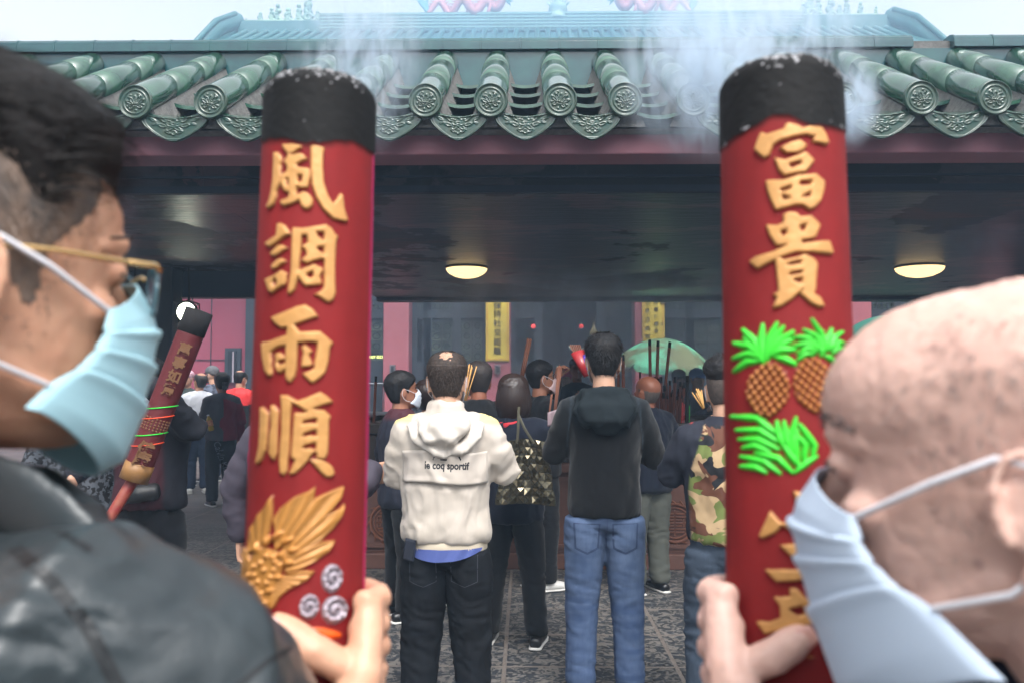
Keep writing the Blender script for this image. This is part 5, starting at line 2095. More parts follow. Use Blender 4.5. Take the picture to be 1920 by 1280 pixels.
        for i in range(n_ - 1):
            a = ch * n_ + i
            Fc.append((a, a + 1, m_ + a + 1, m_ + a))
        mb.add(V, Fc)
        mb.build('hair_lengths', hm, t, smooth=True)
    elif hair == 'bun':
        hair_cap('hair', HM, keep_line(.165, .10, .03), lambda z, t_: .012 + .008 * sstep(z, .10, .19), hm, t, 0, seed=seed)
        mb = MB()
        r_ = random.Random(seed)
        for q in range(40):
            v = Vector((r_.uniform(-.5, .5), -1, r_.uniform(-.9, .5))).normalized()
            b_ = Vector((0, -.10, .10))
            mb.chain([HM @ b_, HM @ (b_ + v * .045), HM @ (b_ + v * .085 + Vector((0, 0, -.02)))], [.014, .011, .002], 5)
        mb.build('ponytail', hm, t, smooth=True)
    elif hair == 'cap':
        hair_cap('cap', HM, keep_line(.135, .13, .10), lambda z, t_: .014 + .008 * sstep(z, .13, .2), hm, t, 0, seed=seed)
        mb = MB()
        V = []
        for j in range(2):
            for q in range(11):
                a = R(35 + 11 * q)
                for s_ in (1.0, 1.62 if 1 < q < 9 else 1.3):
                    V.append(HM @ Vector((.078 * math.cos(a) * (1 if s_ == 1 else .95), .02 + .078 * math.sin(a) * s_, .150 - .012 * (s_ - 1) * 2 - .006 * j)))
        Fc = []
        for q in range(10):
            a = 2 * q
            Fc += [(a, a + 1, a + 3, a + 2), (22 + a, 22 + a + 2, 22 + a + 3, 22 + a + 1), (a + 1, 22 + a + 1, 22 + a + 3, a + 3)]
        mb.add(V, Fc).build('brim', hm, t, smooth=True)
    # ---- eyes and brows
    for sx in (-1, 1):
        mb = MB()
        mb.chain([HM @ Vector((sx * .018, .0835, .122)), HM @ Vector((sx * .031, .0825, .124)), HM @ Vector((sx * .044, .074, .121))], [.0015, .003, .0015], 6)
        mb.build('eye', M_BLACK, t)
    for sx in (-1, 1):
        mb = MB()
        mb.chain([HM @ Vector((sx * .014, .0880, .1405)), HM @ Vector((sx * .032, .0845, .145)), HM @ Vector((sx * .052, .066, .141))], [.002, .003, .0015], 6)
        mb.build('eyebrow', HAIR_BK, t)
    if mask:
        face_mask(HM, mask, t, cells=(26, 20), wide=wide)
    if glasses:
        spectacles(HM, t, M_BLACK)
    return t, HM, jo


def face_mask(M, m, parent, cells=(60, 44), strap=M_STRAP, wide=1.0, thick=.0015, sr=.0016, droop=0.0):
    """pleated mask surface from ear side to ear side"""
    nu, nv = cells
    V, Fc = [], []
    ctop, cbot = np.array([0, .101, .112]), np.array([0, .074, -.012])
    for j in range(nv + 1):
        v = j / nv
        # centre line: over the nose and down under the chin
        yc = np.interp(v, [0, .18, .32, .55, .8, .93, 1], [.096, .109, .1135, .110, .102, .094, .076])
        zc = np.interp(v, [0, .18, .32, .55, .8, .93, 1], [.116, .096, .080, .048, .012 - droop * .5, -.006 - droop, -.014 - droop])
        ye = np.interp(v, [0, .4, .65, .85, 1], [.058, .053, .042, .022, .014 - droop * .8])
        ze = np.interp(v, [0, .4, .65, .85, 1], [.092, .072, .056, .042, .034 - droop])
        xe = np.interp(v, [0, .5, 1], [.0630, .0655, .0655]) * wide
        for i in range(nu + 1):
            u = -1 + 2 * i / nu
            a = u * R(90)
            s_ = math.sin(a)
            c_ = max(math.cos(a), 0) ** .62
            x = xe * (abs(u) ** .74) * math.copysign(1, u)
            y = ye + (yc - ye) * c_
            z = ze + (zc - ze) * (math.cos(a) ** .9 if abs(u) < 1 else 0)
            # pleats: stepped folds
            pl = 0
            for q in (.30, .50, .70):
                dq = v - q
                pl += .0034 * math.exp(-(max(dq, 0) / .05) ** 2) * (1 if dq >= 0 else math.exp(-(dq / .008) ** 2))
            pl *= (.45 + .55 * (1 - u * u))
            # pinched nose wire
            V.append(M @ Vector((x * (1 + pl * 8), y + pl, z)))
    for j in range(nv):
        for i in range(nu):
            a = j * (nu + 1) + i
            Fc.append((a, a + nu + 1, a + nu + 2, a + 1))
    o = raw('face_mask', V, Fc, m, parent)
    so = o.modifiers.new('s', 'SOLIDIFY')
    so.thickness = thick
    for sx in (-1, 1):
        w_ = wide
        mb = MB()
        mb.chain([M @ Vector((sx * .063 * w_, .058, .091)), M @ Vector((sx * .0765 * w_, .016, .114)), M @ Vector((sx * .080 * w_, -.014, .128)), M @ Vector((sx * .081 * w_, -.030, .124)), M @ Vector((sx * .079 * w_, -.039, .098)), M @ Vector((sx * .077 * w_, -.030, .072)), M @ Vector((sx * .074 * w_, -.014, .056)), M @ Vector((sx * .066 * w_, .022, .042))], [sr] * 8, 6)
        mb.build('ear_loop', strap, o, smooth=True)
    return o


def spectacles(M, parent, m, lens=None):
    mb = MB()
    for sx in (-1, 1):
        mb.chain([M @ Vector((sx * .066, .062, .124)), M @ Vector((sx * .077, .02, .124)), M @ Vector((sx * .079, -.012, .124)), M @ Vector((sx * .077, -.028, .112))], [.0014] * 4, 6)
        pts = []
        for q in range(21):
            a = 2 * math.pi * q / 20
            pts.append(M @ Vector((sx * (.034 + .026 * math.cos(a)), .101 - .012 * abs(math.cos(a / 1)) - .25 * (.026 * math.cos(a)) ** 1, .117 + .019 * math.sin(a))))
        mb.chain(pts, [.0011] * 21, 6, cap=0)
        mb.chain([M @ Vector((sx * .060, .088, .121)), M @ Vector((sx * .066, .062, .124))], [.0015] * 2, 6)
    mb.chain([M @ Vector((-.009, .104, .120)), M @ Vector((0, .106, .123)), M @ Vector((.009, .104, .120))], [.0012] * 3, 6)
    mb.chain([M @ Vector((-.062, .093, .1225)), M @ Vector((-.009, .1035, .1215)), M @ Vector((.009, .1035, .1215)), M @ Vector((.062, .093, .1225))], [.0012] * 4, 6)
    return mb.build('spectacles', m, parent, smooth=True)


def conform(o, target, direction, off=.003):
    """press a flat piece onto a surface along a direction (object space of both)"""
    from mathutils.bvhtree import BVHTree
    bm = bmesh.new()
    bm.from_mesh(target.data)
    bv = BVHTree.FromBMesh(bm)
    dv_ = Vector(direction).normalized()
    for v in o.data.vertices:
        hit = bv.ray_cast(v.co - dv_ * .5, dv_, 1.2)
        if hit[0] is not None:
            v.co = hit[0] - dv_ * off
    bm.free()


def subdiv(o, n=2):
    bm = bmesh.new()
    bm.from_mesh(o.data)
    bmesh.ops.subdivide_edges(bm, edges=[e for e in bm.edges if e.calc_length() > .012], cuts=n, use_grid_fill=True)
    bm.to_mesh(o.data)
    bm.free()


FW = lambda sx, f=.30, up=1.10, x=.12: None
down = lambda sx, k=1.0: ((sx * .25 * k, -.02, 1.10 * k), (sx * .25 * k, .06, .86 * k))


def raised(sx, k=1.0, ex=.27, ez=1.08, wx=.06, wy=.34, wz=1.30):
    return ((sx * ex * k, .04, ez * k), (sx * wx, wy, wz * k))


WORSHIP = 'worshippers crowded at the incense burner'
FARG = 'people walking in the far yard'

# ---- A: man in the white jacket
M_WJ = mat('white_nylon', C(216, 204, 190), rough=0.55, var=.25, vscale=5, vcol=C(198, 188, 184), bump=.3, bscale=26, stretch=(1, 1, .35), bdist=.004, attr='tint', sheen=.1)


def wj_cols(co, no):
    n = len(co)
    c = np.tile(np.array(C(192, 181, 168)), (n, 1))
    y_ = np.array(C(226, 204, 120))
    x, y, z = co[:, 0], co[:, 1], co[:, 2]
    sh = sstep(np.abs(x), .125, .14) * (1 - sstep(np.abs(x), .215, .23)) * sstep(z, 1.285, 1.30) * sstep(-y, -.05, -.03)
    c = c * (1 - sh[:, None]) + y_ * sh[:, None]
    return c


M_BJ = mat('black_jeans', C(17, 19, 23), spec=.2, rough=.85, var=.5, vscale=9, vcol=C(27, 31, 38), bump=.3, bscale=240, stretch=(1, 1, .3), bdist=.001)
AH = P(842, 657, 3.5).z
A, AHM, AJ = person('man seen from behind in a white hooded jacket with yellow shoulders and black jeans', 838, 3.5, AH, 0, (((-.205, .04, 1.085), (-.08, .27, 1.17)), ((.240, .03, 1.10), (.07, .28, 1.20))), M_WJ, M_BJ,
                    skin='b', hair='thinning', hairm=mat('hair_thin', C(44, 38, 36), rough=.65, spec=.25, var=.6, vscale=90, vcol=C(84, 70, 62), bump=.6, bscale=260, bdist=.003), puff=1.07, hem=.525, jcols=wj_cols, vox=.0095, hvox=.0048, strands=5200, amp=.007, stance=(.115, 0), group=WORSHIP, legm=1.1, collar=.05, mask=M_MASKW, glasses=True, seed=4, cat='person', nohem=True)
# hood hanging on the back
mb = MB()
zb = .835 * AH


def hood_shape(mb, zb, yb, wd=.125, drop=.19, thick=.032):
    V = []
    n_, m_ = 26, 16
    # a pouch: U shape from shoulder to shoulder
    for j in range(m_ + 1):
        v = j / m_
        for i in range(n_ + 1):
            u = -1 + 2 * i / n_
            w_ = wd * (1 - .55 * v ** 1.6)
            x = w_ * u * (1 + .05 * math.sin(v * 3))
            z = zb - .0 - drop * v * (1 - .30 * u * u) - .035 * (1 - v) * (abs(u) ** 2)
            bulge = thick * (math.sin(min(v * 1.15, 1) * math.pi) ** .7) * (1 - .55 * u * u)
            y = yb - .055 - .02 * v - bulge + .05 * (abs(u) ** 2.4) * (1 - v)
            V.append((x, y, z))
    return V, n_, m_


hood = MB()
hood.chain([(-.105, -.02, zb - .035), (-.095, -.085, zb - .035), (-.05, -.112, zb - .045), (0, -.12, zb - .05), (.05, -.112, zb - .045), (.095, -.085, zb - .035), (.105, -.02, zb - .035)], [(.022, .026)] * 7, 12)
hood.chain([(0, -.105, zb - .025), (.002, -.142, zb - .055), (.006, -.153, zb - .085), (.01, -.143, zb - .11)], [(.100, .024), (.095, .032), (.074, .034), (.035, .018)], 22, side=(1, 0, 0), cap=.4)
hood.chain([(-.128, -.088, zb - .035), (-.112, -.120, zb - .075), (-.065, -.136, zb - .118), (.01, -.142, zb - .140), (.08, -.134, zb - .118), (.122, -.118, zb - .075), (.132, -.088, zb - .035)], [(.026, .010)] * 7, 12, side=(1, 0, 0))


def hood_disp(co, no):
    x, z = co[:, 0], co[:, 2]
    q = co * np.array([16, 16, 9.0]) + fbm(co * 6, 3, 2)[:, None] * 1.2
    fold = (1 - 2 * np.abs(fbm(q, 21, 2))) * .008
    sw = .008 * np.sin(((x - .02) * 1.0 + (z - zb) * .9) * 60)
    return fold + sw * sstep(-co[:, 1], .13, .16)


remesh('hood', hood, .006, M_WJ, A, smooth=5, disp=hood_disp, cols=lambda co, no: np.tile(np.array(C(196, 187, 176)), (len(co), 1)))
# back yoke with a free lower edge
mb = MB()
V, Fc = [], []
n_, m_ = 40, 12
for j in range(m_ + 1):
    for i in range(n_ + 1):
        u = -1 + 2 * i / n_
        V.append((u * .168, -.3, zb - .12 - .125 * j / m_ * (1 + .0 * u) - .02 - .006 * math.sin(u * 3)))
for j in range(m_):
    for i in range(n_):
        a = j * (n_ + 1) + i
        Fc.append((a, a + 1, a + n_ + 2, a + n_ + 1))
yk = raw('back_yoke', V, Fc, M_WJ, A, cols=np.tile(np.array(C(193, 182, 170)), (len(V), 1)))
conform(yk, AJ, (0, 1, 0), .006)
for v in yk.data.vertices:
    row = v.index // (n_ + 1)
    if row >= m_ - 1:
        v.co.y -= .003
so = yk.modifiers.new('s', 'SOLIDIFY')
so.thickness = .004
so.offset = -1
seam = MB()
sp_ = [yk.data.vertices[(m_ - 1) * (n_ + 1) + i].co + Vector((0, -.002, -.004)) for i in range(n_ + 1)]
seam.chain(sp_, [.0012] * len(sp_), 5, cap=0)
seam.build('stitching', mat('stitch', C(170, 160, 150)), yk)
M_INKJ = mat('print_black', C(24, 26, 34), rough=.6)
tx = writing('lettering', 'le coq sportif', .0405, M_INKJ, None, Matrix.Translation((.012, -.4, P(826, 873, 3.36).z)) @ Matrix.Rotation(R(90), 4, 'X') @ Matrix.Rotation(R(-1.5), 4, 'Z'), extrude=0, offset=.0013, sx=.80)
tx.parent = yk
subdiv(tx, 1)
conform(tx, yk, (0, 1, 0), .0050)
lg = MB()
zl = P(826, 861, 3.36).z
for a, b_ in (((-.052, zl), (.058, zl - .002)), ((-.052, zl), (-.038, zl + .022)), ((.058, zl - .002), (.046, zl + .022))):
    lg.chain([(a[0] + .01, -.4, a[1]), ((a[0] + b_[0]) / 2 + .01, -.4, (a[1] + b_[1]) / 2), (b_[0] + .01, -.4, b_[1])], [.003] * 3, 4, cap=0)
lo_ = lg.build('logo', M_INKJ, yk)
conform(lo_, yk, (0, 1, 0), .0045)
# ribbed hem band and blue shirt tail
zh = .525 * AH
V, Fc = [], []
n_ = 180
for j, (z, r_) in enumerate([(zh - .045, .985), (zh - .042, 1.0), (zh + .0, 1.01), (zh + .006, .98)]):
    for i in range(n_):
        a = 2 * math.pi * i / n_
        rp = 1 + .012 * (1 if i % 2 else -1) * (1 if j in (1, 2) else .3)
        V.append((.165 * r_ * rp * math.cos(a), .116 * r_ * rp * math.sin(a), z + .004 * math.sin(3 * a)))
for j in range(3):
    for i in range(n_):
        i2 = (i + 1) % n_
        Fc.append((j * n_ + i, j * n_ + i2, (j + 1) * n_ + i2, (j + 1) * n_ + i))
raw('hem_band', V, Fc, mat('ribbed_hem', C(214, 200, 178), rough=.8), A)
V, Fc = [], []
n_, m_ = 50, 10
for j in range(m_ + 1):
    v = j / m_
    for i in range(n_ + 1):
        u = i / n_
        a = R(205) + R(130) * u
        ln = .055 * math.sin(math.pi * u) ** .6 * (1 - .35 * u)
        V.append(((.163 + .004 * math.sin(u * 21)) * math.cos(a), (.120 + .010 * v + .003 * math.sin(u * 30 + v * 2)) * math.sin(a), zh - .03 - v * ln))
for j in range(m_):
    for i in range(n_):
        a = j * (n_ + 1) + i
        Fc.append((a, a + 1, a + n_ + 2, a + n_ + 1))
raw('shirt_tail', V, Fc, mat('blue_shirt', C(66, 80, 138), rough=.8, bump=.2, bscale=200), A)
pk = MB()
for sx in (-1, 1):
    cx_ = sx * .082
    for (a, b_, c_, d_) in ((-.055, .0, -.055, -.12), (.05, .0, .05, -.12), (-.055, -.12, .0, -.14), (.0, -.14, .05, -.12), (-.055, 0, .05, 0)):
        pts = [(cx_ + a + (c_ - a) * q / 6, -.4, .50 * AH + b_ + (d_ - b_) * q / 6) for q in range(7)]
        pk.chain(pts, [.0011] * 7, 4, cap=0)
pko = pk.build('pocket_seams', mat('seam_dark', C(52, 56, 66)), A)
conform(pko, [c_ for c_ in A.children if c_.name.startswith('trousers')][0], (0, 1, 0), .0015)
o = MB().box((0, 0, 0), (.05, .010, .085)).box((0, -.006, 0), (.042, .004, .075)).build('phone', mat('phone', C(36, 40, 52), rough=.2, coat=.5), None, bevel=.004)
o.location = (A.location.x - .135, 3.5 - .098, .505 * AH)
o.rotation_euler = (0, R(8), R(-28))
tag(o, 'phone sticking out of the back pocket of the black jeans', 'phone')

# ---- B: man in the black hooded sweatshirt and blue jeans
M_HOOD = mat('black_fleece', C(27, 31, 37), spec=.2, rough=.9, bump=.25, bscale=300, sheen=.15, attr='tint')


def bj_cols(co, no):
    c = np.tile(np.array(C(10, 11, 14)), (len(co), 1))
    x, y, z = co[:, 0], co[:, 1], co[:, 2]
    s = 1.0 * sstep(z + .9 * (.25 - np.abs(x)) * 0, BH * .76, BH * .765)
    # raglan seam lines
    ln = np.exp(-((np.abs(x) - (.155 + .35 * np.clip(BH * .815 - z, 0, .3) * .3)) / .004) ** 2) * sstep(z, BH * .64, BH * .66) * sstep(-y, 0, .02)
    up = sstep(z, BH * .70, BH * .80)[:, None]
    c = c * (1 - up * .5) + np.array(C(22, 28, 33)) * up * .5
    c = c * (1 - ln[:, None]) + np.array(C(46, 56, 64)) * ln[:, None]
    return c


M_JEAN = mat('blue_jeans', C(58, 84, 128), rough=.85, attr='tint', var=.35, vscale=40, vcol=C(44, 62, 96), stretch=(1, 1, .25), bump=.35, bscale=260, bdist=.001)


def jean_cols(co, no):
    x, y, z = co[:, 0], co[:, 1], co[:, 2]
    base = np.array(C(50, 70, 104))
    lite = np.array(C(98, 116, 146))
    w_ = .55 * np.exp(-((z / BH - .40) / .10) ** 2) * (.6 + .5 * fbm(co * 9, 3, 2)) + .35 * np.clip(1 - 2 * np.abs(fbm(co * np.array([8, 8, 26.0]), 12, 2)), 0, 1)
    w_ = np.clip(w_, 0, 1)[:, None]
    inner = np.exp(-(x / .03) ** 2)[:, None]
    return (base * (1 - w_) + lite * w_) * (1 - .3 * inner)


BH = P(1127, 628, 4.05).z
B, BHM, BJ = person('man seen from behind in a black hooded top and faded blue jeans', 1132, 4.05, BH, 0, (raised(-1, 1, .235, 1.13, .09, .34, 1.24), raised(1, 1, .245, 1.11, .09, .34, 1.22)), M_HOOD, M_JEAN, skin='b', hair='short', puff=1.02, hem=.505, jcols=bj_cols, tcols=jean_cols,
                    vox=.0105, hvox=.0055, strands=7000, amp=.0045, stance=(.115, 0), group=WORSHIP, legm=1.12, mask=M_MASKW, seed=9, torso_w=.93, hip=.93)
zb = .835 * BH
hood = MB()
hood.chain([(-.09, .0, zb - .02), (-.10, -.07, zb - .015), (-.06, -.105, zb - .01), (0, -.118, zb - .005), (.06, -.105, zb - .01), (.10, -.07, zb - .015), (.09, .0, zb - .02)], [(.022, .040)] * 7, 12)
hood.chain([(0, -.10, zb + .0), (0, -.135, zb - .06), (0, -.15, zb - .12), (0, -.138, zb - .165)], [(.100, .024), (.135, .032), (.105, .036), (.05, .018)], 24, side=(1, 0, 0), cap=.4)
hood.chain([(-.115, -.04, zb - .02), (-.135, -.10, zb - .08), (-.09, -.135, zb - .14), (-.04, -.15, zb - .10), (.01, -.16, zb - .085)], [(.02, .020)] * 5, 10)
hood.chain([(.115, -.04, zb - .02), (.135, -.10, zb - .08), (.09, -.135, zb - .14), (.04, -.15, zb - .10), (-.01, -.16, zb - .085)], [(.02, .020)] * 5, 10)
remesh('hood', hood, .007, mat('fleece_grey', C(25, 32, 36), spec=.2, rough=.9, bump=.25, bscale=300), B, smooth=4, disp=lambda co, no: .007 * (1 - 2 * np.abs(fbm(co * np.array([14, 14, 12.0]), 5, 2))))
pk = MB()
for sx in (-1, 1):
    cx_ = sx * .088
    for (a, b_, c_, d_) in ((-.062, .0, -.055, -.115), (.058, .0, .052, -.115), (-.055, -.115, .0, -.14), (.0, -.14, .052, -.115), (-.062, 0, .058, 0)):
        for off in (0, .006):
            pts = [(cx_ + (a + (c_ - a) * q / 6) * (1 - off * 12), -.4, .485 * BH + (b_ + (d_ - b_) * q / 6) * (1 - off * 6)) for q in range(7)]
            pk.chain(pts, [.0012] * 7, 4, cap=0)
pts = [(.002 + .0 * q, -.4, .50 * BH - .018 * q) for q in range(9)]
pk.chain(pts, [.0014] * 9, 4, cap=0)
pko = pk.build('pocket_seams', mat('seam_pale', C(38, 52, 84)), B)
conform(pko, [c_ for c_ in B.children if c_.name.startswith('trousers')][0], (0, 1, 0), .0015)

# ---- I: young man in camouflage
def camo_mat():
    m = bpy.data.materials.new('camouflage')
    m.use_nodes = True
    t = m.node_tree
    n, L = t.nodes, t.links
    b = n['Principled BSDF']
    b.inputs['Roughness'].default_value = .85
    tc = n.new('ShaderNodeTexCoord')
    cur = None
    prev = C(180, 152, 116)
    for sd_, (c, lo) in enumerate([(C(106, 118, 62), .50), (C(96, 58, 42), .58), (C(22, 24, 30), .60)]):
        mp = n.new('ShaderNodeMapping')
        mp.inputs['Location'].default_value = (sd_ * 7.3, sd_ * 3.1, sd_ * 1.7)
        mp.inputs['Scale'].default_value = (1, 1, 1.3)
        L.new(tc.outputs['Object'], mp.inputs[0])
        q = n.new('ShaderNodeTexNoise')
        q.inputs['Scale'].default_value = 8.5
        q.inputs['Detail'].default_value = 2.5
        q.inputs['Distortion'].default_value = .6
        L.new(mp.outputs[0], q.inputs['Vector'])
        r = n.new('ShaderNodeMapRange')
        r.inputs[1].default_value = lo
        r.inputs[2].default_value = lo + .012
        L.new(q.outputs['Fac'], r.inputs[0])
        x = n.new('ShaderNodeMix')
        x.data_type = 'RGBA'
        L.new(r.outputs[0], x.inputs[0])
        if cur is None:
            x.inputs[6].default_value = prev
        else:
            L.new(cur, x.inputs[6])
        x.inputs[7].default_value = c
        cur = x.outputs[2]
    a = n.new('ShaderNodeAttribute')
    a.attribute_name = 'tint'
    x = n.new('ShaderNodeMix')
    x.data_type = 'RGBA'
    sp = n.new('ShaderNodeSeparateColor')
    L.new(a.outputs['Color'], sp.inputs[0])
    L.new(sp.outputs[0], x.inputs[0])
    L.new(cur, x.inputs[6])
    x.inputs[7].default_value = C(24, 28, 42)
    y_ = n.new('ShaderNodeMix')
    y_.data_type = 'RGBA'
    L.new(sp.outputs[1], y_.inputs[0])
    L.new(x.outputs[2], y_.inputs[6])
    y_.inputs[7].default_value = C(190, 60, 48)
    L.new(y_.outputs[2], b.inputs['Base Color'])
    return m


def camo_cols(co, no):
    x, y, z = co[:, 0], co[:, 1], co[:, 2]
    k = IH / 1.7
    edge = .150 - .30 * np.clip((z - .70 * IH), 0, 1) * 1.0
    dark = np.clip(sstep(np.abs(x) - edge, -.004, .004) + sstep(z, IH * .822, IH * .828) + (1 - sstep(z, IH * .512, IH * .517)), 0, 1)
    pipe = np.exp(-((np.abs(x) - edge - .05) / .004) ** 2) * sstep(z, IH * .74, IH * .75) * sstep(-np.abs(y + .0) + .03, 0, .02)
    return np.stack([dark, pipe, x * 0, x * 0 + 1], 1)


IH = P(1345, 676, 3.6).z
I_, IHM, IJ = person('young man in camouflage top with dark sleeves seen from behind by the right column', 1360, 3.6, IH, -8, (((-.225, .03, 1.08), (-.12, .28, 1.18)), raised(1, .95)), camo_mat(),
                     mat('grey_blue_trousers', C(54, 66, 82), rough=.9, var=.4, vscale=60, stretch=(1, 1, .3), bump=.3, bscale=200), skin='b', hair='fade', jcols=camo_cols, vox=.0095, hvox=.0055, strands=5000, puff=1.05, hem=.525, group=WORSHIP, legm=1.1, mask=M_MASKW, glasses=True, seed=14, head=(0, -12), stance=(.11, 0))

# ---- C: man in dark jacket, profile to the right
CH = P(767, 697, 5.4).z
Cc, CHM, _ = person('man in a navy and maroon jacket with a white mask behind the left column', 752, 5.4, CH, -60, (down(-1, .93), down(1, .93)), mat('navy_maroon', C(26, 26, 40), rough=.7, attr='tint'), M_DARK1, skin='c', hair='short', puff=1.1, hem=.46,
                    jcols=lambda co, no: np.array(C(24, 27, 42)) * (1 - sstep(co[:, 2], 1.22, 1.26))[:, None] + np.array(C(66, 24, 34)) * sstep(co[:, 2], 1.22, 1.26)[:, None] + np.array([0, 0, 0, 0.0]), group=WORSHIP, mask=M_MASKW, seed=21, head=(8, 0))
# ---- D: small older person between
DH = P(806, 712, 5.75).z
person('short brown haired person half hidden between the navy man and the white jacket', 806, 5.75, DH, -25, (raised(-1, .9), raised(1, .9)), M_DARK1, M_DARK1, skin='c', hair='short', hairm=HAIR_BR, group=WORSHIP, mask=M_MASKW, seed=23, head=(12, 0))
# ---- E: behind A on the right
EH = P(899, 680, 5.6).z
person('dark clothed man seen from behind, his brown head right of the white jacket', 898, 5.6, EH, 10, (raised(-1), raised(1)), M_DARK1, M_DARK1, skin='d', hair='short', hairm=mat('hair_dim', C(40, 32, 30), rough=.7), puff=1.1, group=WORSHIP, seed=24)
# ---- F: woman with bob and bag
FH = P(951, 703, 4.9).z
Fp, FHM, FJ = person('woman with a dark bob and navy coat carrying a shiny shoulder bag', 962, 4.9, FH, -8, (((-.24, -.02, 1.0), (-.20, .18, .92)), ((.27, .10, 1.12), (.27, .36, 1.20))), M_NAVY, M_DARK1, skin='b', hair='bob', hairm=HAIR_BR, group=WORSHIP, seed=31, puff=1.12, hem=.46, steps=(.0, -.04), stance=(.14, 0), mask=M_MASKW,
                      hands=(None, ((0, .3, 1), (45, 60, 40), (-.1, .8, .4))))
sc = MB().chain([(-.07, .0, .81 * FH), (-.075, -.06, .815 * FH), (-.03, -.085, .812 * FH), (.04, -.075, .82 * FH), (.06, -.01, .82 * FH)], [(.012, .018)] * 5, 10)
remesh('red_scarf', sc, .007, mat('red_scarf', C(170, 30, 40), rough=.8), Fp, smooth=2, disp=lambda co, no: .004 * fbm(co * 30, 3))
# faceted shoulder bag: hangs from the shoulder
M_BAG = mat('bag_bronze', C(120, 112, 92), rough=.18, metal=.85, var=.5, vscale=12, vcol=C(60, 56, 44))
M_BAGB = mat('bag_backing', C(16, 16, 18), rough=.7)
bc = P(985, 945, 4.62)
bag = thing('handbag', bc, R(-6), 'bronze handbag of shiny triangular facets hanging from the shoulder of the bob haired woman', 'handbag')
back_, fac = MB(), MB()
nx_, nz__ = 8, 8
r_ = random.Random(5)
Wt, Wb, Hh = .115, .165, .34


def bagp(i, j):
    v = j / nz__
    w_ = (Wb + (Wt - Wb) * v)
    u = -1 + 2 * i / nx_
    return Vector((u * w_ * (1 + .02 * math.sin(j * 2)), -.055 * (1 - abs(u) ** 3) * (1 - .6 * v) - .01 * math.sin(i * 1.9 + j), v * Hh + .012 * math.cos(u * 2)))


for i in range(nx_):
    for j in range(nz__):
        q = [bagp(i, j), bagp(i + 1, j), bagp(i + 1, j + 1), bagp(i, j + 1)]
        cn_ = sum(q, Vector()) / 4 + Vector((0, -.004 + r_.uniform(-.004, .004), 0))
        for a in range(4):
            tri = [q[a], q[(a + 1) % 4], cn_]
            ctr = sum(tri, Vector()) / 3
            tlt = Vector((r_.uniform(-1, 1), 0, r_.uniform(-1, 1))) * .14
            tri = [ctr + (p - ctr) * .86 + Vector((0, -.003 + (p - ctr).dot(tlt), 0)) for p in tri]
            fac.add(tri + [p + Vector((0, .003, 0)) for p in tri], [(0, 1, 2), (5, 4, 3), (0, 3, 4, 1), (1, 4, 5, 2), (2, 5, 3, 0)])
V = [bagp(i, j) for j in range(nz__ + 1) for i in range(nx_ + 1)]
V2 = [Vector((p.x, -p.y + .01, p.z)) for p in V]
Fc = []
for j in range(nz__):
    for i in range(nx_):
        a = j * (nx_ + 1) + i
        Fc += [(a, a + 1, a + nx_ + 2, a + nx_ + 1)]
nV = len(V)
Fc += [tuple(reversed([q + nV for q in f])) for f in list(Fc)]
for i in range(nx_):
    Fc.append((i, i + nV, i + 1 + nV, i + 1))
for j in range(nz__):
    a, b_ = j * (nx_ + 1), (j + 1) * (nx_ + 1)
    Fc += [(a, b_, b_ + nV, a + nV), (a + nx_, a + nx_ + nV, b_ + nx_ + nV, b_ + nx_)]
back_.add(V + V2, Fc).build('bag_body', M_BAGB, bag)
fac.build('facets', M_BAG, bag)
stp = MB()
for dx in (-.05, .06):
    stp.chain([(dx * .8, -.03, Hh - .01), (dx * .3 - .02, -.03, Hh + .07), (-.035, -.02, Hh + .14), (-.04, .05, Hh + .18)], [(.007, .002)] * 4, 6)
stp.build('strap', mat('strap_bronze', C(86, 82, 68), rough=.4, metal=.4), bag)

# ---- G: man in profile holding incense up
GH = P(1020, 677, 6.2).z
G_, GHM, _ = person('man with glasses and mask in profile lifting a bundle of incense', 1012, 6.2, GH, -62, (((-.20, .16, 1.22), (-.10, .20, 1.50)), raised(1)), M_DARK1, M_DARK1, skin='c', hair='short', hairm=HAIR_BK, mask=M_MASKP, glasses=True, group=WORSHIP, seed=41, shoes=M_SHOEW, puff=1.08, head=(6, 0))
# ---- H: bald man in navy
HH = P(1195, 703, 6.1).z
person('bald brown headed man in a navy jacket and khaki trousers beside the black hooded man', 1212, 6.1, HH, 25, (raised(-1, .92), raised(1, .92, .30)), M_NAVY, mat('khaki', C(72, 74, 68), rough=.9, bump=.2, bscale=200), skin='d', hair='bald', puff=1.18, hem=.47, group=WORSHIP, seed=44, head=(14, 10), legm=1.2)
# ---- J, K: on the far side of the burner, facing the camera
JH = P(1083, 672, 9.6).z
person('man with glasses facing the camera beyond the burner', 1082, 9.6, JH, 180, (raised(-1), raised(1)), M_NAVY, M_DARK1, skin='d', hair='short', glasses=True, group=WORSHIP, seed=51, hvox=.009, vox=.018)
KH = P(1064, 690, 10.2).z
person('person in a pink sun hat and patterned top beyond the burner', 1062, 10.2, KH, 150, (raised(-1, .9), raised(1, .9)), mat('patterned', C(190, 190, 200), rough=.8, var=.9, vscale=24, vcol=C(70, 70, 130), vsharp=.05), M_DARK1, skin='b', hair='cap', hairm=mat('pink_hat', C(214, 70, 110), rough=.8), group=WORSHIP, seed=53, hvox=.009, vox=.018)
person('person in a pale blue cap under the edge of the green umbrella', 1306, 10.4, P(1306, 692, 10.4).z, 200, (raised(-1, .9), raised(1, .9)), mat('grey_top', C(110, 116, 130), rough=.8), M_DARK1, skin='b', hair='cap', hairm=mat('blue_cap', C(110, 150, 205), rough=.8), group=WORSHIP, seed=54, hvox=.009, vox=.018)
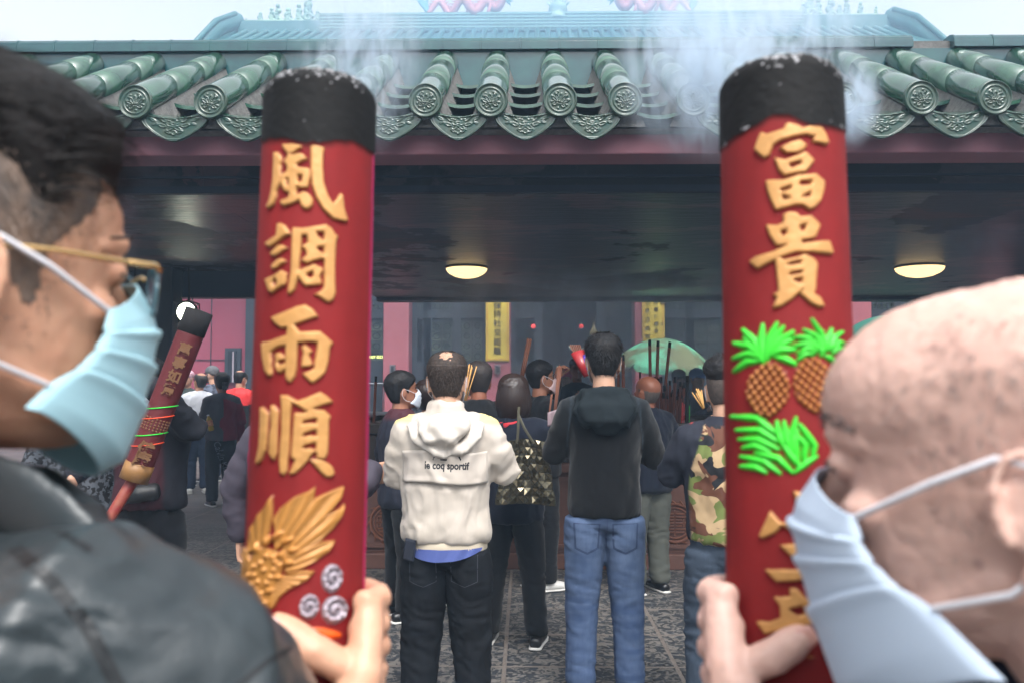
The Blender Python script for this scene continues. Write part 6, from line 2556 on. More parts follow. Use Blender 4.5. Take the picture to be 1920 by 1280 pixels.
person('person in grey with a dark cap left of the pale blue cap', 1272, 11.2, P(1272, 694, 11.2).z, 170, (raised(-1, .9), raised(1, .9)), mat('grey_top2', C(84, 90, 108), rough=.8), M_DARK1, skin='c', hair='cap', hairm=M_NAVY, group=WORSHIP, seed=55, hvox=.009, vox=.018)

# ---- L: man with the tilted dragon incense on the left
LH = 1.60
Lp, LHM, _ = person('man in maroon and black holding a tilted incense column across his body', 286, 4.45, LH, 168, (((-.30, .06, 1.22), (-.155, .26, 1.47)), ((.30, .02, 1.14), (.215, .30, 1.00))), mat('maroon_black', C(70, 22, 34), rough=.8, attr='tint', bump=.2, bscale=250), M_DARK1, skin='b', hair='short', puff=1.18, hem=.52, mask=M_MASKW,
                    jcols=lambda co, no: np.array(C(60, 18, 30)) * (1 - sstep(np.abs(co[:, 0] - .0), .13, .15))[:, None] + np.array(C(18, 19, 30)) * sstep(np.abs(co[:, 0] - .0), .13, .15)[:, None], seed=61, legm=1.25, stance=(.17, 0), head=(-14, 0),
                    hands=(((.9, .5, 0), (45, 60, 40), (.3, .1, .9)), ((-.9, .3, 0), (50, 60, 40), (.1, .3, -.9))))
fp = MB().chain([(-.12, .12, .575 * LH), (-.06, .155, .57 * LH), (.03, .15, .565 * LH)], [(.05, .045)] * 3, 14)
o = remesh('waist_bag', fp, .008, mat('bag_black', C(28, 29, 31), rough=.5), None, smooth=3, disp=lambda co, no: .004 * fbm(co * 25, 4))
o.parent = None
o.location = Lp.location
o.rotation_euler = Lp.rotation_euler
tag(o, 'black waist bag worn by the man with the tilted incense', 'waist bag')

# ---- the tilted incense he carries
T0, T1 = P(252, 895, 3.95), P(374, 583, 4.02)
ts = thing('tilted_incense', T0, 0, 'tilted dark red incense column with golden band and long thin handle on the left', 'incense column')
ax = (T1 - T0)
Lx = ax.length
kx = ax.normalized()
rd_ = .062
mbx = MB().chain([Vector((0, 0, 0)), kx * Lx * .3, kx * Lx * .86], [rd_] * 3, 36, cap=.05)
remesh('incense_body', mbx, .006, mat('incense_dim', C(92, 20, 26), rough=.65, var=.3, vscale=20, bump=.3, bscale=60), ts, smooth=1)
MB().chain([kx * Lx * .861, kx * Lx], [rd_ * 1.04] * 2, 36, cap=.06).build('charred_end', mat('char', C(24, 22, 24), rough=.9, bump=.8, bscale=80), ts, smooth=True)
gb = MB().chain([-kx * .012, kx * .07], [rd_ * 1.06] * 2, 36, cap=.03)
gb.build('gold_band', mat('gold_paper', C(150, 108, 62), rough=.5, metal=.1, var=.4, vscale=20), ts, smooth=True)
hd_ = P(183, 1008, 3.86) - T0
MB().chain([Vector((0, 0, 0)), hd_ * .5, hd_ * 1.25], [.027, .026, .024], 16).build('handle', mat('red_rod', C(128, 30, 34), rough=.5, var=.5, vscale=20, vcol=C(150, 100, 70)), ts, smooth=True)
front = (Vector((0, 0, CAMH)) - T0)
front = (front - kx * front.dot(kx)).normalized()
side_ = kx.cross(front)
# rings and characters on it
for u, m_ in ((.20, 'orange'), (.26, 'green'), (.36, 'orange'), (.42, 'green')):
    pts = []
    for q in range(17):
        a = R(-85 + 170 * q / 16)
        pts.append(kx * (Lx * (u + .035 * math.sin(a))) + (front * math.cos(a) + side_ * math.sin(a)) * (rd_ + .002))
    MB().chain(pts, [.0028] * 17, 6).build('painted_ring', mat('ring_' + m_, C(240, 80, 40) if m_ == 'orange' else C(40, 210, 60), rough=.5), ts, smooth=True)
for u, ch, s_ in ((.115, '康', .075), (.17, '健', .075), (.52, '意', .06), (.60, '如', .06), (.68, '事', .06), (.76, '萬', .06)):
    Mx = Matrix((tuple(side_ * -1), tuple(kx), tuple(front))).transposed().to_4x4()
    if side_.x > 0:
        Mx = Matrix((tuple(side_), tuple(kx), tuple(front))).transposed().to_4x4()
    Mx.translation = kx * (Lx * u) + front * (rd_ + .003)
    o = writing('raised_character', ch, s_, mat('gold_dim', C(112, 76, 46), rough=.6), ts, Mx, extrude=.002, offset=.002)
sc_ = MB()
for i in range(5):
    for j in range(9):
        a = R(-60 + j * 15)
        sc_.ball(kx * (Lx * (.285 + i * .016)) + (front * math.cos(a) + side_ * math.sin(a)) * (rd_), .0055, 6)
sc_.build('scale_pattern', mat('gold_dim'  , C(190, 128, 66)), ts, smooth=True)

# ---- S: person hidden behind the left column
SH = 1.56
person('person in a grey and magenta jacket mostly hidden behind the left column', 548, 3.55, SH, -20, (((-.275, .0, 1.02), (-.275, .03, .80)), ((.27, .06, 1.0), (.262, .22, 1.10))), mat('grey_magenta', C(84, 76, 88), rough=.8, attr='tint', bump=.2, bscale=200), M_DARK1, skin='b', hair='short', puff=1.12, hem=.50,
       jcols=lambda co, no: (np.array(C(88, 80, 92)) * (1 - sstep(co[:, 0] + .22 * (co[:, 2] - .9) * 1.2, -.20, -.19))[:, None] * 1.0 + 0) * 0 + np.where((np.abs(co[:, 0] + .135 - .25 * np.clip(co[:, 2] - 1.0, -.3, .1)) < .035)[:, None], np.array(C(150, 26, 78)), np.array(C(66, 60, 72))), seed=71,
       hands=(None, ((-1, 0, .2), (60, 70, 40), (.1, .5, -.3))))
# ---- R: person in black with paisley at lower left
person('person in black with a white paisley print low on the left', 150, 4.9, 1.55, 10, (down(-1, .92), down(1, .92)), mat('paisley', C(18, 18, 22), rough=.8, var=.9, vscale=42, vcol=C(84, 88, 96), vsharp=.02, detail=1), M_DARK1, skin='b', hair='short', puff=1.1, hem=.45, seed=73)

# ---- far yard group
M_WT = mat('white_tee', C(214, 216, 224), rough=.85)
M_DJ = mat('dark_jeans', C(38, 52, 76), rough=.9, var=.4, vscale=10)
person('balding man in a white long sleeved shirt and jeans in the far yard', 374, 11.6, P(374, 698, 11.6).z, 25, (raised(-1, .95), raised(1, .95, .22)), M_WT, M_DJ, skin='a', hair='balding', hairm=HAIR_GR, group=FARG, hvox=.0085, vox=.016, seed=81, shoes=M_SHOEW, legm=1.2, puff=1.1, hem=.52, glasses=True, head=(14, 25))
Nn, NHM, NJ = person('woman in a maroon and grey jacket and black lettered trousers in the far yard', 417, 10.4, P(412, 699, 10.4).z, 35, (raised(-1, .92, .24, .98, .24, .20, 1.02), down(1, .92)), mat('maroon_grey', C(120, 28, 56), rough=.8, attr='tint'), mat('cloth_pitch', C(20, 21, 26), rough=.85), skin='c', hair='bun', hairm=HAIR_BR, group=FARG, hvox=.0085, vox=.014, seed=82,
                     jcols=lambda co, no: np.where(((fbm(co * np.array([3, 3, 3.0]), 7) + .3 * np.sign(co[:, 0] + .02)) > 0)[:, None], np.array(C(130, 24, 54)), np.array(C(74, 72, 80))), puff=1.12, hem=.50, legm=1.15)
tn = [c_ for c_ in Nn.children if c_.name.startswith('trousers')][0]
Mi = (Matrix.Translation(Nn.location) @ Matrix.Rotation(Nn.rotation_euler.z, 4, 'Z')).inverted()
cx = P(411, 862, 10.25)
Mx = Mi @ Matrix.Translation((cx.x, 10.0, cx.z)) @ Matrix.Rotation(R(90), 4, 'X') @ Matrix.Rotation(R(-78), 4, 'Z')
tx = writing('lettering', 'Calvin Klein', .093, mat('print_grey', C(96, 100, 110), rough=.7), tn, Mx, extrude=0)
subdiv(tx, 1)
conform(tx, tn, Mi.to_3x3() @ Vector((0, 1, 0)), .004)
person('man in a red and black track jacket in the far yard', 449, 12.6, P(447, 694, 12.6).z, -15, (down(-1), raised(1)), mat('red_black', C(220, 50, 50), rough=.7, attr='tint'), M_DJ, skin='a', hair='balding', hairm=HAIR_BK, group=FARG, hvox=.0085, vox=.016, seed=83,
       jcols=lambda co, no: np.where((co[:, 2] > 1.13 + .25 * np.abs(co[:, 0]))[:, None], np.array(C(226, 48, 48)), np.array(C(24, 26, 32))), puff=1.1)
person('man in a grey flat cap and dark patterned top behind the white shirt', 399, 13.0, P(399, 687, 13.0).z, 60, (down(-1), down(1)), mat('dk_pattern', C(40, 44, 58), rough=.8, var=.6, vscale=14, vcol=C(110, 120, 140), vsharp=.05), M_DJ, skin='b', hair='cap', hairm=mat('grey_cap', C(96, 96, 100), rough=.9), group=FARG, hvox=.009, vox=.018, seed=84, mask=mat('mask_blue', C(120, 170, 205), rough=.8))
person('small person in a pink face mask at the dark doorway', 455, 14.5, P(455, 699, 14.5).z, 160, (down(-1), down(1)), M_DARK1, M_DARK1, skin='b', hair='short', hairm=HAIR_BR, group=FARG, hvox=.009, vox=.02, seed=85, mask=mat('mask_pink', C(190, 60, 100), rough=.8))
person('person in a pale pink hood left of the white shirt', 352, 12.4, P(352, 694, 12.4).z, 170, (down(-1), down(1)), mat('dark_green', C(50, 60, 60), rough=.8), M_DARK1, skin='b', hair='cap', hairm=mat('pale_pink', C(216, 176, 190), rough=.9), group=FARG, hvox=.009, vox=.02, seed=86)

# ---- bottle in her hand
c = P(397, 793, 10.2)
bt = thing('tea_bottle', c - Vector((0, 0, .09)), 0, 'clear bottle of yellow tea held by the woman in maroon', 'bottle')
MB().lathe([(.001, 0), (.032, .003), (.034, .02), (.034, .13), (.03, .15), (.013, .178), (.013, .185), (.001, .185)], 18).build('bottle_body', mat('tea', C(220, 180, 60), rough=.08, trans=.5, coat=.5), bt, smooth=True)
MB().lathe([(.036, .06), (.036, .13)], 18).build('label_wrap', mat('label_wrap', C(170, 60, 40), rough=.5, var=.5, vscale=40, vcol=C(230, 210, 120)), bt)
MB().lathe([(.015, .184), (.015, .20), (.001, .201)], 14).build('cap', M_STRAP, bt)
bt.rotation_euler = (0, R(-14), 0)

# ================================================================ SMALLER INCENSE
M_STK = mat('incense_brown', C(122, 70, 54), rough=.9, bump=.3, bscale=150)
M_STKD = mat('incense_dark', C(92, 52, 42), rough=.9, bump=.3, bscale=150)
M_CHAR = mat('char', C(24, 22, 24), rough=.9)
INC = 'incense sticks burning in the trough'


def joss(pxt, pyt, pxb, d, rad, lab, zb=1.1, m=None, db=None, group=INC, tip=.05, grp=True):
    T_ = P(pxt, pyt, d)
    B_ = P(pxb, 800, db or d)
    B_.z = zb
    t_ = thing('incense_stick', B_, 0, lab, 'incense stick', group)
    v = T_ - B_
    u = 1 - tip / v.length
    MB().chain([Vector((0, 0, 0)), v * u], [rad, rad], 12, cap=.05).build('stick', m or M_STK, t_, smooth=True)
    MB().chain([v * u, v], [rad * 1.02, rad * .97], 12, cap=.15).build('charred_tip', M_CHAR, t_, smooth=True)
    return t_


joss(1218, 637, 1221, 7.3, .0135, 'tall thick incense stick, leftmost of the three before the green umbrella')
joss(1234, 639, 1229, 7.35, .0135, 'tall thick incense stick, middle of the three before the green umbrella')
joss(1256, 641, 1240, 7.4, .0135, 'tall thick incense stick leaning right, third of the three before the green umbrella')
joss(1168, 665, 1170, 7.2, .014, 'dark incense stick standing close by the right ear of the black hooded man')
joss(1159, 672, 1160, 7.25, .012, 'thinner dark incense stick tucked against the right ear of the black hooded man')
joss(1200, 697, 1198, 7.7, .009, 'short dark incense stick over the bald brown head')
bunch = [(1228, 706, 1226), (1235, 709, 1233), (1239, 706, 1241), (1250, 717, 1255), (1256, 713, 1258), (1266, 706, 1262), (1262, 730, 1263), (1276, 715, 1272), (1284, 716, 1276), (1281, 722, 1274), (1225, 727, 1230), (1244, 735, 1246), (1251, 740, 1253), (1259, 735, 1265),
         (1232, 730, 1233), (1270, 742, 1268), (1221, 740, 1226), (1246, 722, 1248), (1279, 740, 1277), (1273, 728, 1270)]
for q, (a, b_, c_) in enumerate(bunch):
    joss(a, b_, c_, 7.15 + .09 * (q % 5), .0095 + .002 * (q % 3), 'short brown incense stick in the dense bundle between the navy man and the camouflage man', m=M_STKD if q % 2 else M_STK, tip=.03 + .01 * (q % 3))
joss(1289, 704, 1288, 7.0, .0165, 'thickest, nearly black incense stick at the right end of the bundle', m=M_CHAR)
for q, (a, b_, c_, m_) in enumerate([(1280, 742, 1278, 'red_thin'), (1283, 745, 1282, 'red_thin'), (1293, 748, 1292, 'green_thin')]):
    joss(a, b_, c_, 7.0, .0035, 'thin coloured joss stick beside the thickest dark stick', m=mat(m_, C(200, 50, 60) if 'red' in m_ else C(70, 190, 80), rough=.7))
joss(705, 705, 700, 7.6, .0125, 'long upright incense stick in front of the steel barrier', zb=1.05)


def bundle(name, lab, tip, base, n, spread, rad, m, wrap=None, group=None, seed=1):
    """a hand held bundle of thin joss sticks, one thing"""
    r_ = random.Random(seed)
    t_ = thing(name, base, 0, lab, 'joss sticks', group)
    v = tip - base
    kk = v.normalized()
    u, w_ = kk.orthogonal().normalized(), kk.cross(kk.orthogonal().normalized())
    for q in range(n):
        a, b_ = r_.uniform(-1, 1), r_.uniform(-1, 1)
        o0 = (u * a + w_ * b_) * rad * 1.8
        o1 = (u * a + w_ * b_) * spread
        e = v * r_.uniform(.92, 1.0)
        s_ = MB().chain([o0, e * .97 + o1], [rad, rad], 6, cap=0).build('joss_stick', m, t_, smooth=True)
    return t_


M_JOSS = mat('joss_yellow', C(196, 150, 90), rough=.8)
M_JOSSB = mat('joss_brown', C(110, 66, 48), rough=.8)
bundle('joss_bundle', 'thin yellow joss sticks rising past the right ear of the white jacket man', P(888, 680, 3.75), P(872, 750, 3.72), 5, .016, .0022, M_JOSS, seed=1)
bundle('joss_bundle', 'thick bundle of brown incense lifted by the man with glasses', P(995, 631, 5.95), P(978, 712, 5.9), 8, .016, .006, M_JOSSB, seed=2)
bundle('joss_bundle', 'bundle of brown joss sticks in front of the masked man in glasses', P(1052, 680, 5.6), P(1040, 780, 5.5), 7, .014, .0035, M_JOSSB, seed=3)
bundle('joss_bundle', 'fan of yellow joss sticks held up by the camouflage man', P(1301, 733, 4.0), P(1318, 765, 3.95), 14, .032, .0028, M_JOSS, seed=4)
bundle('joss_bundle', 'few thin brown joss sticks in the hand of the bob haired woman', P(1035, 735, 4.6), P(1028, 790, 4.55), 3, .008, .0022, M_JOSSB, seed=6)
# red and purple wrapped bundle left of the black hooded man
tb_, bb_ = P(1081, 655, 4.3), P(1099, 705, 4.25)
wb = thing('wrapped_bundle', bb_, 0, 'incense bundle in a red and purple paper cone left of the hooded man', 'incense bundle')
v = tb_ - bb_
MB().chain([Vector((0, 0, 0)), v * .9], [(.012, .010), (.036, .02)], 12, side=(1, 0, 0), cap=.02).build('red_wrapper', mat('red_wrap', C(150, 20, 26), rough=.4, coat=.2), wb, smooth=True)
MB().chain([v * .3 + Vector((.03, -.01, -.01)), v * .78 + Vector((.028, -.01, 0))], [(.014, .008)] * 2, 8, side=(1, 0, 0), cap=.1).build('purple_label', mat('purple', C(80, 50, 170), rough=.5), wb, smooth=True)
for q in range(6):
    o_ = Vector((-.02 + .008 * q, 0, 0))
    MB().chain([v * .85 + o_, v * 1.17 + o_ * 1.2], [.0035] * 2, 6).build('joss_stick', M_JOSSB, wb)
# paper held by the woman
c = P(1038, 785, 4.52)
mb = MB()
V = [(-.03 + .06 * i / 6, .01 * math.sin(i * 1.3), -.04 + .075 * j / 6 + .02 * (i / 6)) for j in range(7) for i in range(7)]
Fc = [(j * 7 + i, j * 7 + i + 1, (j + 1) * 7 + i + 1, (j + 1) * 7 + i) for j in range(6) for i in range(6)]
o = raw('folded_paper', V, Fc, mat('paper_white', C(150, 130, 136), rough=.8), None)
o.location = c
so = o.modifiers.new('s', 'SOLIDIFY')
so.thickness = .003
tag(o, 'folded pale pink paper in the raised hand of the bob haired woman', 'paper')

# ================================================================ THE TWO MEN IN FRONT
def shift(o, root):
    inv = Matrix.Translation(-root.location)
    o.data.transform(inv)
    o.parent = root
    return o


def fmat(name, base, c2, spots=None):
    m = mat(name, base, rough=0.48, var=0.5 if not spots else 0.3, vscale=26, vcol=c2, bump=0.22, bscale=420, bdist=.0006, sss=0.12)
    if spots:
        t = m.node_tree
        n, L = t.nodes, t.links
        b = n['Principled BSDF']
        src = b.inputs['Base Color'].links[0].from_socket
        tc = n.new('ShaderNodeTexCoord')
        v = n.new('ShaderNodeTexVoronoi')
        v.inputs['Scale'].default_value = 55
        v.inputs['Randomness'].default_value = 1
        L.new(tc.outputs['Object'], v.inputs['Vector'])
        r = n.new('ShaderNodeMapRange')
        r.inputs[1].default_value = .22
        r.inputs[2].default_value = .12
        L.new(v.outputs['Distance'], r.inputs[0])
        q = n.new('ShaderNodeTexNoise')
        q.inputs['Scale'].default_value = 17
        L.new(tc.outputs['Object'], q.inputs['Vector'])
        r2 = n.new('ShaderNodeMapRange')
        r2.inputs[1].default_value = .47
        r2.inputs[2].default_value = .53
        L.new(q.outputs['Fac'], r2.inputs[0])
        mu = n.new('ShaderNodeMath')
        mu.operation = 'MULTIPLY'
        L.new(r.outputs[0], mu.inputs[0])
        L.new(r2.outputs[0], mu.inputs[1])
        m3 = n.new('ShaderNodeMath')
        m3.operation = 'MULTIPLY'
        m3.inputs[1].default_value = .38
        L.new(mu.outputs[0], m3.inputs[0])
        x = n.new('ShaderNodeMix')
        x.data_type = 'RGBA'
        L.new(m3.outputs[0], x.inputs[0])
        L.new(src, x.inputs[6])
        x.inputs[7].default_value = spots
        L.new(x.outputs[2], b.inputs['Base Color'])
    return m


SKIN_L = fmat('skin_tan', C(212, 164, 136), C(188, 130, 104))
SKIN_R = fmat('skin_old', C(212, 174, 160), C(196, 148, 136), C(100, 66, 70))


def grip(mb, st, sgn, t_idx, dt, wrist, thumb_tip, tb, a_in=20, s=1.0, tr_=.012):
    """hand closed round the stick; sgn=+1 fingers go round its right side"""
    def at(a, t, off):
        return Vector(st.at(np.array([R(a) * sgn]), np.array([t]), np.array([st.R + off]))[0])
    spec = [(.0100, 168), (.0104, 180), (.0100, 170), (.0088, 150)]
    knk = []
    for k, (r_, amax) in enumerate(spec):
        t = t_idx - dt * k
        a0 = 62 + 4 * abs(k - 1)
        pts = [at(a0 - 22, t - .004 * k, r_ * 1.5), at(a0, t, r_ * 1.75), at(a0 + 24, t + .002, r_ * 1.25), at(a0 + 50, t + .002, r_ * 1.0), at(a0 + 72, t, r_ * .95), at(min(a0 + 96, amax), t - .002, r_ * .9)]
        mb.chain(pts, [r_ * 1.02, r_ * 1.12, r_ * .98, r_ * 1.03, r_ * .92, r_ * .84], 14)
        knk.append(pts[1])
    # palm and back of the hand: bars from the wrist to each knuckle plus a filling slab
    for k in range(4):
        kp = at(62 + 4 * abs(k - 1) - 12, t_idx - dt * k, .0150)
        mid = wrist.lerp(kp, .55) + (at(45, t_idx - dt * k, .030) - at(45, t_idx - dt * k, .018))
        mb.chain([wrist, mid, kp], [.021 * s, .0165 * s, .0125 * s], 14)
    for k in range(3):
        a_, b_ = knk[k], knk[k + 1]
        mb.chain([wrist, wrist.lerp((a_ + b_) / 2, .5) + (at(40, t_idx - dt * (k + .5), .026) - at(40, t_idx - dt * (k + .5), .016)), at(54, t_idx - dt * (k + .5), .012)], [.020, .016, .0100], 12)
    # thumb
    p0 = wrist.lerp(at(30, tb - .02, .020), .45)
    p1 = at(34, tb, .022)
    (ta, tt) = thumb_tip
    p3 = at(ta, tt, .0105)
    p2 = at(ta * .45 + 34 * .55 - 4, tb * .42 + tt * .58 - .004, .0165)
    mb.chain([p0, p1, p2, p2.lerp(p3, .62), p3], [.020 * s, .0165 * s, tr_ * 1.12, tr_ * 1.08, tr_ * .86], 18, side=(p3 - p2).cross(st.f), cap=.8)
    # web between thumb and index finger
    mb.chain([p1, at(46, (tb + t_idx) / 2 - .01, .014), at(60, t_idx - .025, .012)], [.014, .0085, .009], 12)
    # nail
    d_ = (p3 - p2).normalized()
    out = (Vector(st.f) + Vector(st.r) * sgn * math.sin(R(ta))).normalized()
    return p3, d_, out


def nail(p3, d_, out, r_, m, root):
    sd_ = d_.cross(out).normalized()
    V, Fc = [], []
    for j in range(9):
        for i in range(9):
            u, v = -1 + i / 4, -1 + j / 4
            w_ = .0078 * (1 - .12 * v * v)
            x = u * w_ * math.sqrt(max(1 - (abs(v) ** 4) * .5, 0))
            V.append(p3 + d_ * (.001 + v * .0088) + sd_ * x + out * (r_ * .86 * math.sqrt(max(1 - (x / (r_ * 1.25)) ** 2, 0)) + .0006))
    for j in range(8):
        for i in range(8):
            a = j * 9 + i
            Fc.append((a, a + 1, a + 10, a + 9))
    o = raw('thumb_nail', V, Fc, m, None)
    so = o.modifiers.new('s', 'SOLIDIFY')
    so.thickness = .0008
    return shift(o, root)


# ---------------------------------------------------------------- left man
hc = P(-46, 508, .55)
fl = thing('person', (hc.x, hc.y, 0), 0, 'dark haired man close on the left in glasses, light blue mask and leather jacket', 'person', 'masked men carrying the incense columns')
HL = Matrix.Translation(hc) @ Matrix.Rotation(R(-40), 4, 'Z') @ Matrix.Rotation(R(-1), 4, 'X') @ Matrix.Translation((0, 0, -.116))
mb = MB()
add_head(mb, HL, nth=72, es=1.05, wide=1.02)
n0 = HL @ Vector((0, -.03, .05))
nb = HL @ Vector((-.0, -.085, -.085))
mb.chain([n0, n0.lerp(nb, .5), nb, nb + Vector((-.02, 0, -.08))], [(.056, .060), (.057, .060), (.066, .068), (.10, .09)], 26)
# jaw and cheek mass
mb.chain([HL @ Vector((.052, -.01, .060)), HL @ Vector((.046, .035, .030)), HL @ Vector((.02, .065, .014))], [.016, .013, .010], 14)
mb.chain([HL @ Vector((-.052, -.01, .060)), HL @ Vector((-.046, .035, .030)), HL @ Vector((-.02, .065, .014))], [.016, .013, .010], 14)
# eye: lids over a socket
for sx in (-1, 1):
    mb.ball(HL @ Vector((sx * .031, .072, .121)), (.017, .012, .012), 14, HL.to_3x3())
shl = Vector(P(120, 1330, .50))
elb = Vector(P(400, 1400, .60))
wrL = Vector(LS.at(np.array([R(14)]), np.array([-.205]), np.array([LS.R + .034]))[0])
mb.chain([nb + Vector((0, 0, -.05)), shl, elb, wrL + Vector((-.035, -.02, -.05)), wrL], [.07, .055, .042, .030, (.030, .022)], 20)
p3, d_, out = grip(mb, LS, 1, .030, .040, wrL, (-20, .003), -.080, tr_=.0128)
body = remesh('body', mb, .0024, SKIN_L, None, smooth=7, disp=lambda co, no: .0008 * fbm(co * 60, 3, 3) + .0005 * fbm(co * 170, 5, 2))
shift(body, fl)
nail(p3, d_, out, .0128 * .9, mat('nail', C(214, 160, 146), rough=.25, coat=.4), fl)
HAIR_FL = mat('hair_soft_black', C(18, 16, 17), rough=.55, spec=.3, var=.5, vscale=90, vcol=C(36, 30, 30), bump=.6, bscale=240, bdist=.003)
hr = hair_cap('hair', HL, keep_line(.178, .172, .160, .022), lambda z, t_: .007 + .018 * sstep(z, .15, .215) + .012 * sstep(z, .165, .19) * np.clip(np.sin(t_), 0, 1) ** 2, HAIR_FL, None, lump=.45, strands=16000, slen=.030, seed=5, edge=.08, wide=1.02, nz_=90, nt_=150, swid=.0005,
              flow=lambda p: np.stack([p[:, 0] * 3.0, .6 + p[:, 1] * 0, .25 - 3 * np.clip(p[:, 1], 0, 1)], 1))
shift(hr, fl)
FADE = mat('hair_fade', C(92, 84, 80), rough=.7, var=.8, vscale=70, vcol=C(146, 122, 106), stretch=(1, 1, .5), bump=.5, bscale=300, bdist=.001)
sb = hair_cap('stubble', HL, keep_line(.192, .118, .03, .04), lambda z, t_: .0022 + .003 * sstep(z, .13, .17), FADE, None, strands=16000, slen=.006, seed=8, edge=.06, wide=1.02, nz_=90, nt_=150, swid=.0004)
shift(sb, fl)
for sx in (-1, 1):
    mb = MB()
    mb.chain([HL @ Vector((sx * .016, .0885, .141)), HL @ Vector((sx * .034, .0845, .1465)), HL @ Vector((sx * .054, .063, .141))], [.0012, .0019, .0009], 8)
    shift(mb.build('eyebrow', HAIR_FL), fl)
for sx in (-1, 1):
    mb = MB()
    mb.chain([HL @ Vector((sx * .018, .0845, .119)), HL @ Vector((sx * .031, .0850, .1215)), HL @ Vector((sx * .046, .075, .118))], [.0012, .0018, .0012], 8)
    shift(mb.build('eyelash', M_BLACK), fl)
M_MASKB = mat('mask_light_blue', C(172, 214, 226), rough=.75, bump=.35, bscale=260, bdist=.0006, stretch=(1, 1, 4))
mk = face_mask(HL, M_MASKB, None, cells=(80, 90), wide=1.04, sr=.0020, droop=.006)
for o in [mk] + list(mk.children):
    o.data.transform(Matrix.Translation(-fl.location))
mk.parent = fl
# glasses
M_GOLDW = mat('gold_wire', C(226, 186, 128), rough=.25, metal=.8)
mb = MB()
for sx in (-1, 1):
    mb.chain([HL @ Vector((sx * .067, .070, .124)), HL @ Vector((sx * .0795, .02, .124)), HL @ Vector((sx * .081, -.010, .123)), HL @ Vector((sx * .078, -.030, .108))], [.0019] * 4, 8)
    mb.chain([HL @ Vector((sx * .060, .094, .122)), HL @ Vector((sx * .067, .088, .124)), HL @ Vector((sx * .067, .070, .124))], [.0022] * 3, 8)
mb.chain([HL @ Vector((-.010, .108, .121)), HL @ Vector((0, .111, .124)), HL @ Vector((.010, .108, .121))], [.0016] * 3, 6)
gl = shift(mb.build('spectacles', M_GOLDW, smooth=True), fl)
M_LENS = mat('lens', C(190, 225, 235), rough=.03, trans=1.0, coat=.2)
M_RIM = mat('lens_rim', C(120, 160, 174), rough=.2, trans=.4)
for sx in (-1, 1):
    V, Fc = [HL @ Vector((sx * .036, .1045, .113))], []
    for q in range(32):
        a = 2 * math.pi * q / 32
        V.append(HL @ Vector((sx * (.036 + .027 * math.cos(a)), .1045 - .010 * math.cos(a) * 1 - .003, .113 + .021 * math.sin(a) * (1 if math.sin(a) < 0 else .8))))
    for q in range(32):
        Fc.append((0, 1 + q, 1 + (q + 1) % 32))
    ln = raw('lens', V, Fc, M_LENS, None)
    so = ln.modifiers.new('s', 'SOLIDIFY')
    so.thickness = .0018
    ln.data.transform(Matrix.Translation(-fl.location))
    ln.parent = gl
    mbr = MB().chain(V[1:] + [V[1]], [.0013] * 33, 6, cap=0)
    rm_ = mbr.build('lens_rim', M_RIM, smooth=True)
    rm_.data.transform(Matrix.Translation(-fl.location))
    rm_.parent = gl
# leather jacket
M_LEA = mat('leather', C(46, 54, 58), rough=.42, rvar=.1, var=.4, vscale=7, vcol=C(34, 40, 46), bump=.35, bscale=160, bdist=.0015, coat=.12)
mb = MB()
mb.chain([P(-40, 1240, .56), P(150, 1262, .515), P(315, 1312, .545), P(405, 1362, .60), P(472, 1412, .625)], [.088, .088, .083, .072, .060], 30, cap=.05)
mb.chain([P(-60, 1120, .60), P(-40, 1500, .58)], [.11, .16], 24)
mb.chain([P(-200, 1300, .66), P(-40, 1240, .58), P(150, 1300, .52)], [.13, .10, .085], 24)
sl_ = remesh('jacket', mb, .0045, M_LEA, None, smooth=8, disp=lambda co, no: .0035 * (1 - 2 * np.abs(fbm((co + .08 * fbm(co * 8, 2, 2)[:, None]) * np.array([22, 22, 34.0]), 7, 2))) + .003 * fbm(co * 14, 3))
shift(sl_, fl)
mb = MB()
mb.chain([P(-60, 905, .53), P(30, 935, .525), P(100, 985, .52), P(150, 1050, .515), P(185, 1130, .53)], [(.024, .007)] * 5, 16, side=(0, 0, 1))
mb.chain([P(-60, 880, .60), P(60, 900, .60), P(130, 960, .585), P(150, 1060, .56)], [(.010, .03)] * 4, 16, side=(0, 0, 1))
cl = remesh('collar', mb, .003, M_LEA, None, smooth=6)
shift(cl, fl)
sm = MB()
for pts in ([(20, 1030), (90, 1090), (160, 1180), (215, 1290)], [(34, 1024), (104, 1084), (174, 1174), (230, 1284)], [(545, 1215), (500, 1240), (440, 1290), (420, 1310)], [(60, 965), (120, 1000), (170, 1030)]):
    dd_ = [P(a, b_, .3) for a, b_ in pts]
    fine_ = []
    for q in range(len(dd_) - 1):
        for w_ in range(6):
            fine_.append(dd_[q].lerp(dd_[q + 1], w_ / 6))
    fine_.append(dd_[-1])
    sm.chain(fine_, [.0012] * len(fine_), 5, cap=0)
smo = sm.build('seams', mat('leather_dark', C(22, 26, 30), rough=.5), None)
from mathutils.bvhtree import BVHTree
bmx = bmesh.new()
bmx.from_mesh(sl_.data)
bvx = BVHTree.FromBMesh(bmx)
cpos = Vector((0, 0, CAMH)) - fl.location
for v in smo.data.vertices:
    c_ = v.co - fl.location
    dr_ = (c_ - cpos).normalized()
    hit = bvx.ray_cast(cpos, dr_, 2.0)
    v.co = hit[0] - dr_ * .0004 if hit[0] is not None else c_ + Vector((0, 0, -2))
bmx.free()
smo.parent = sl_

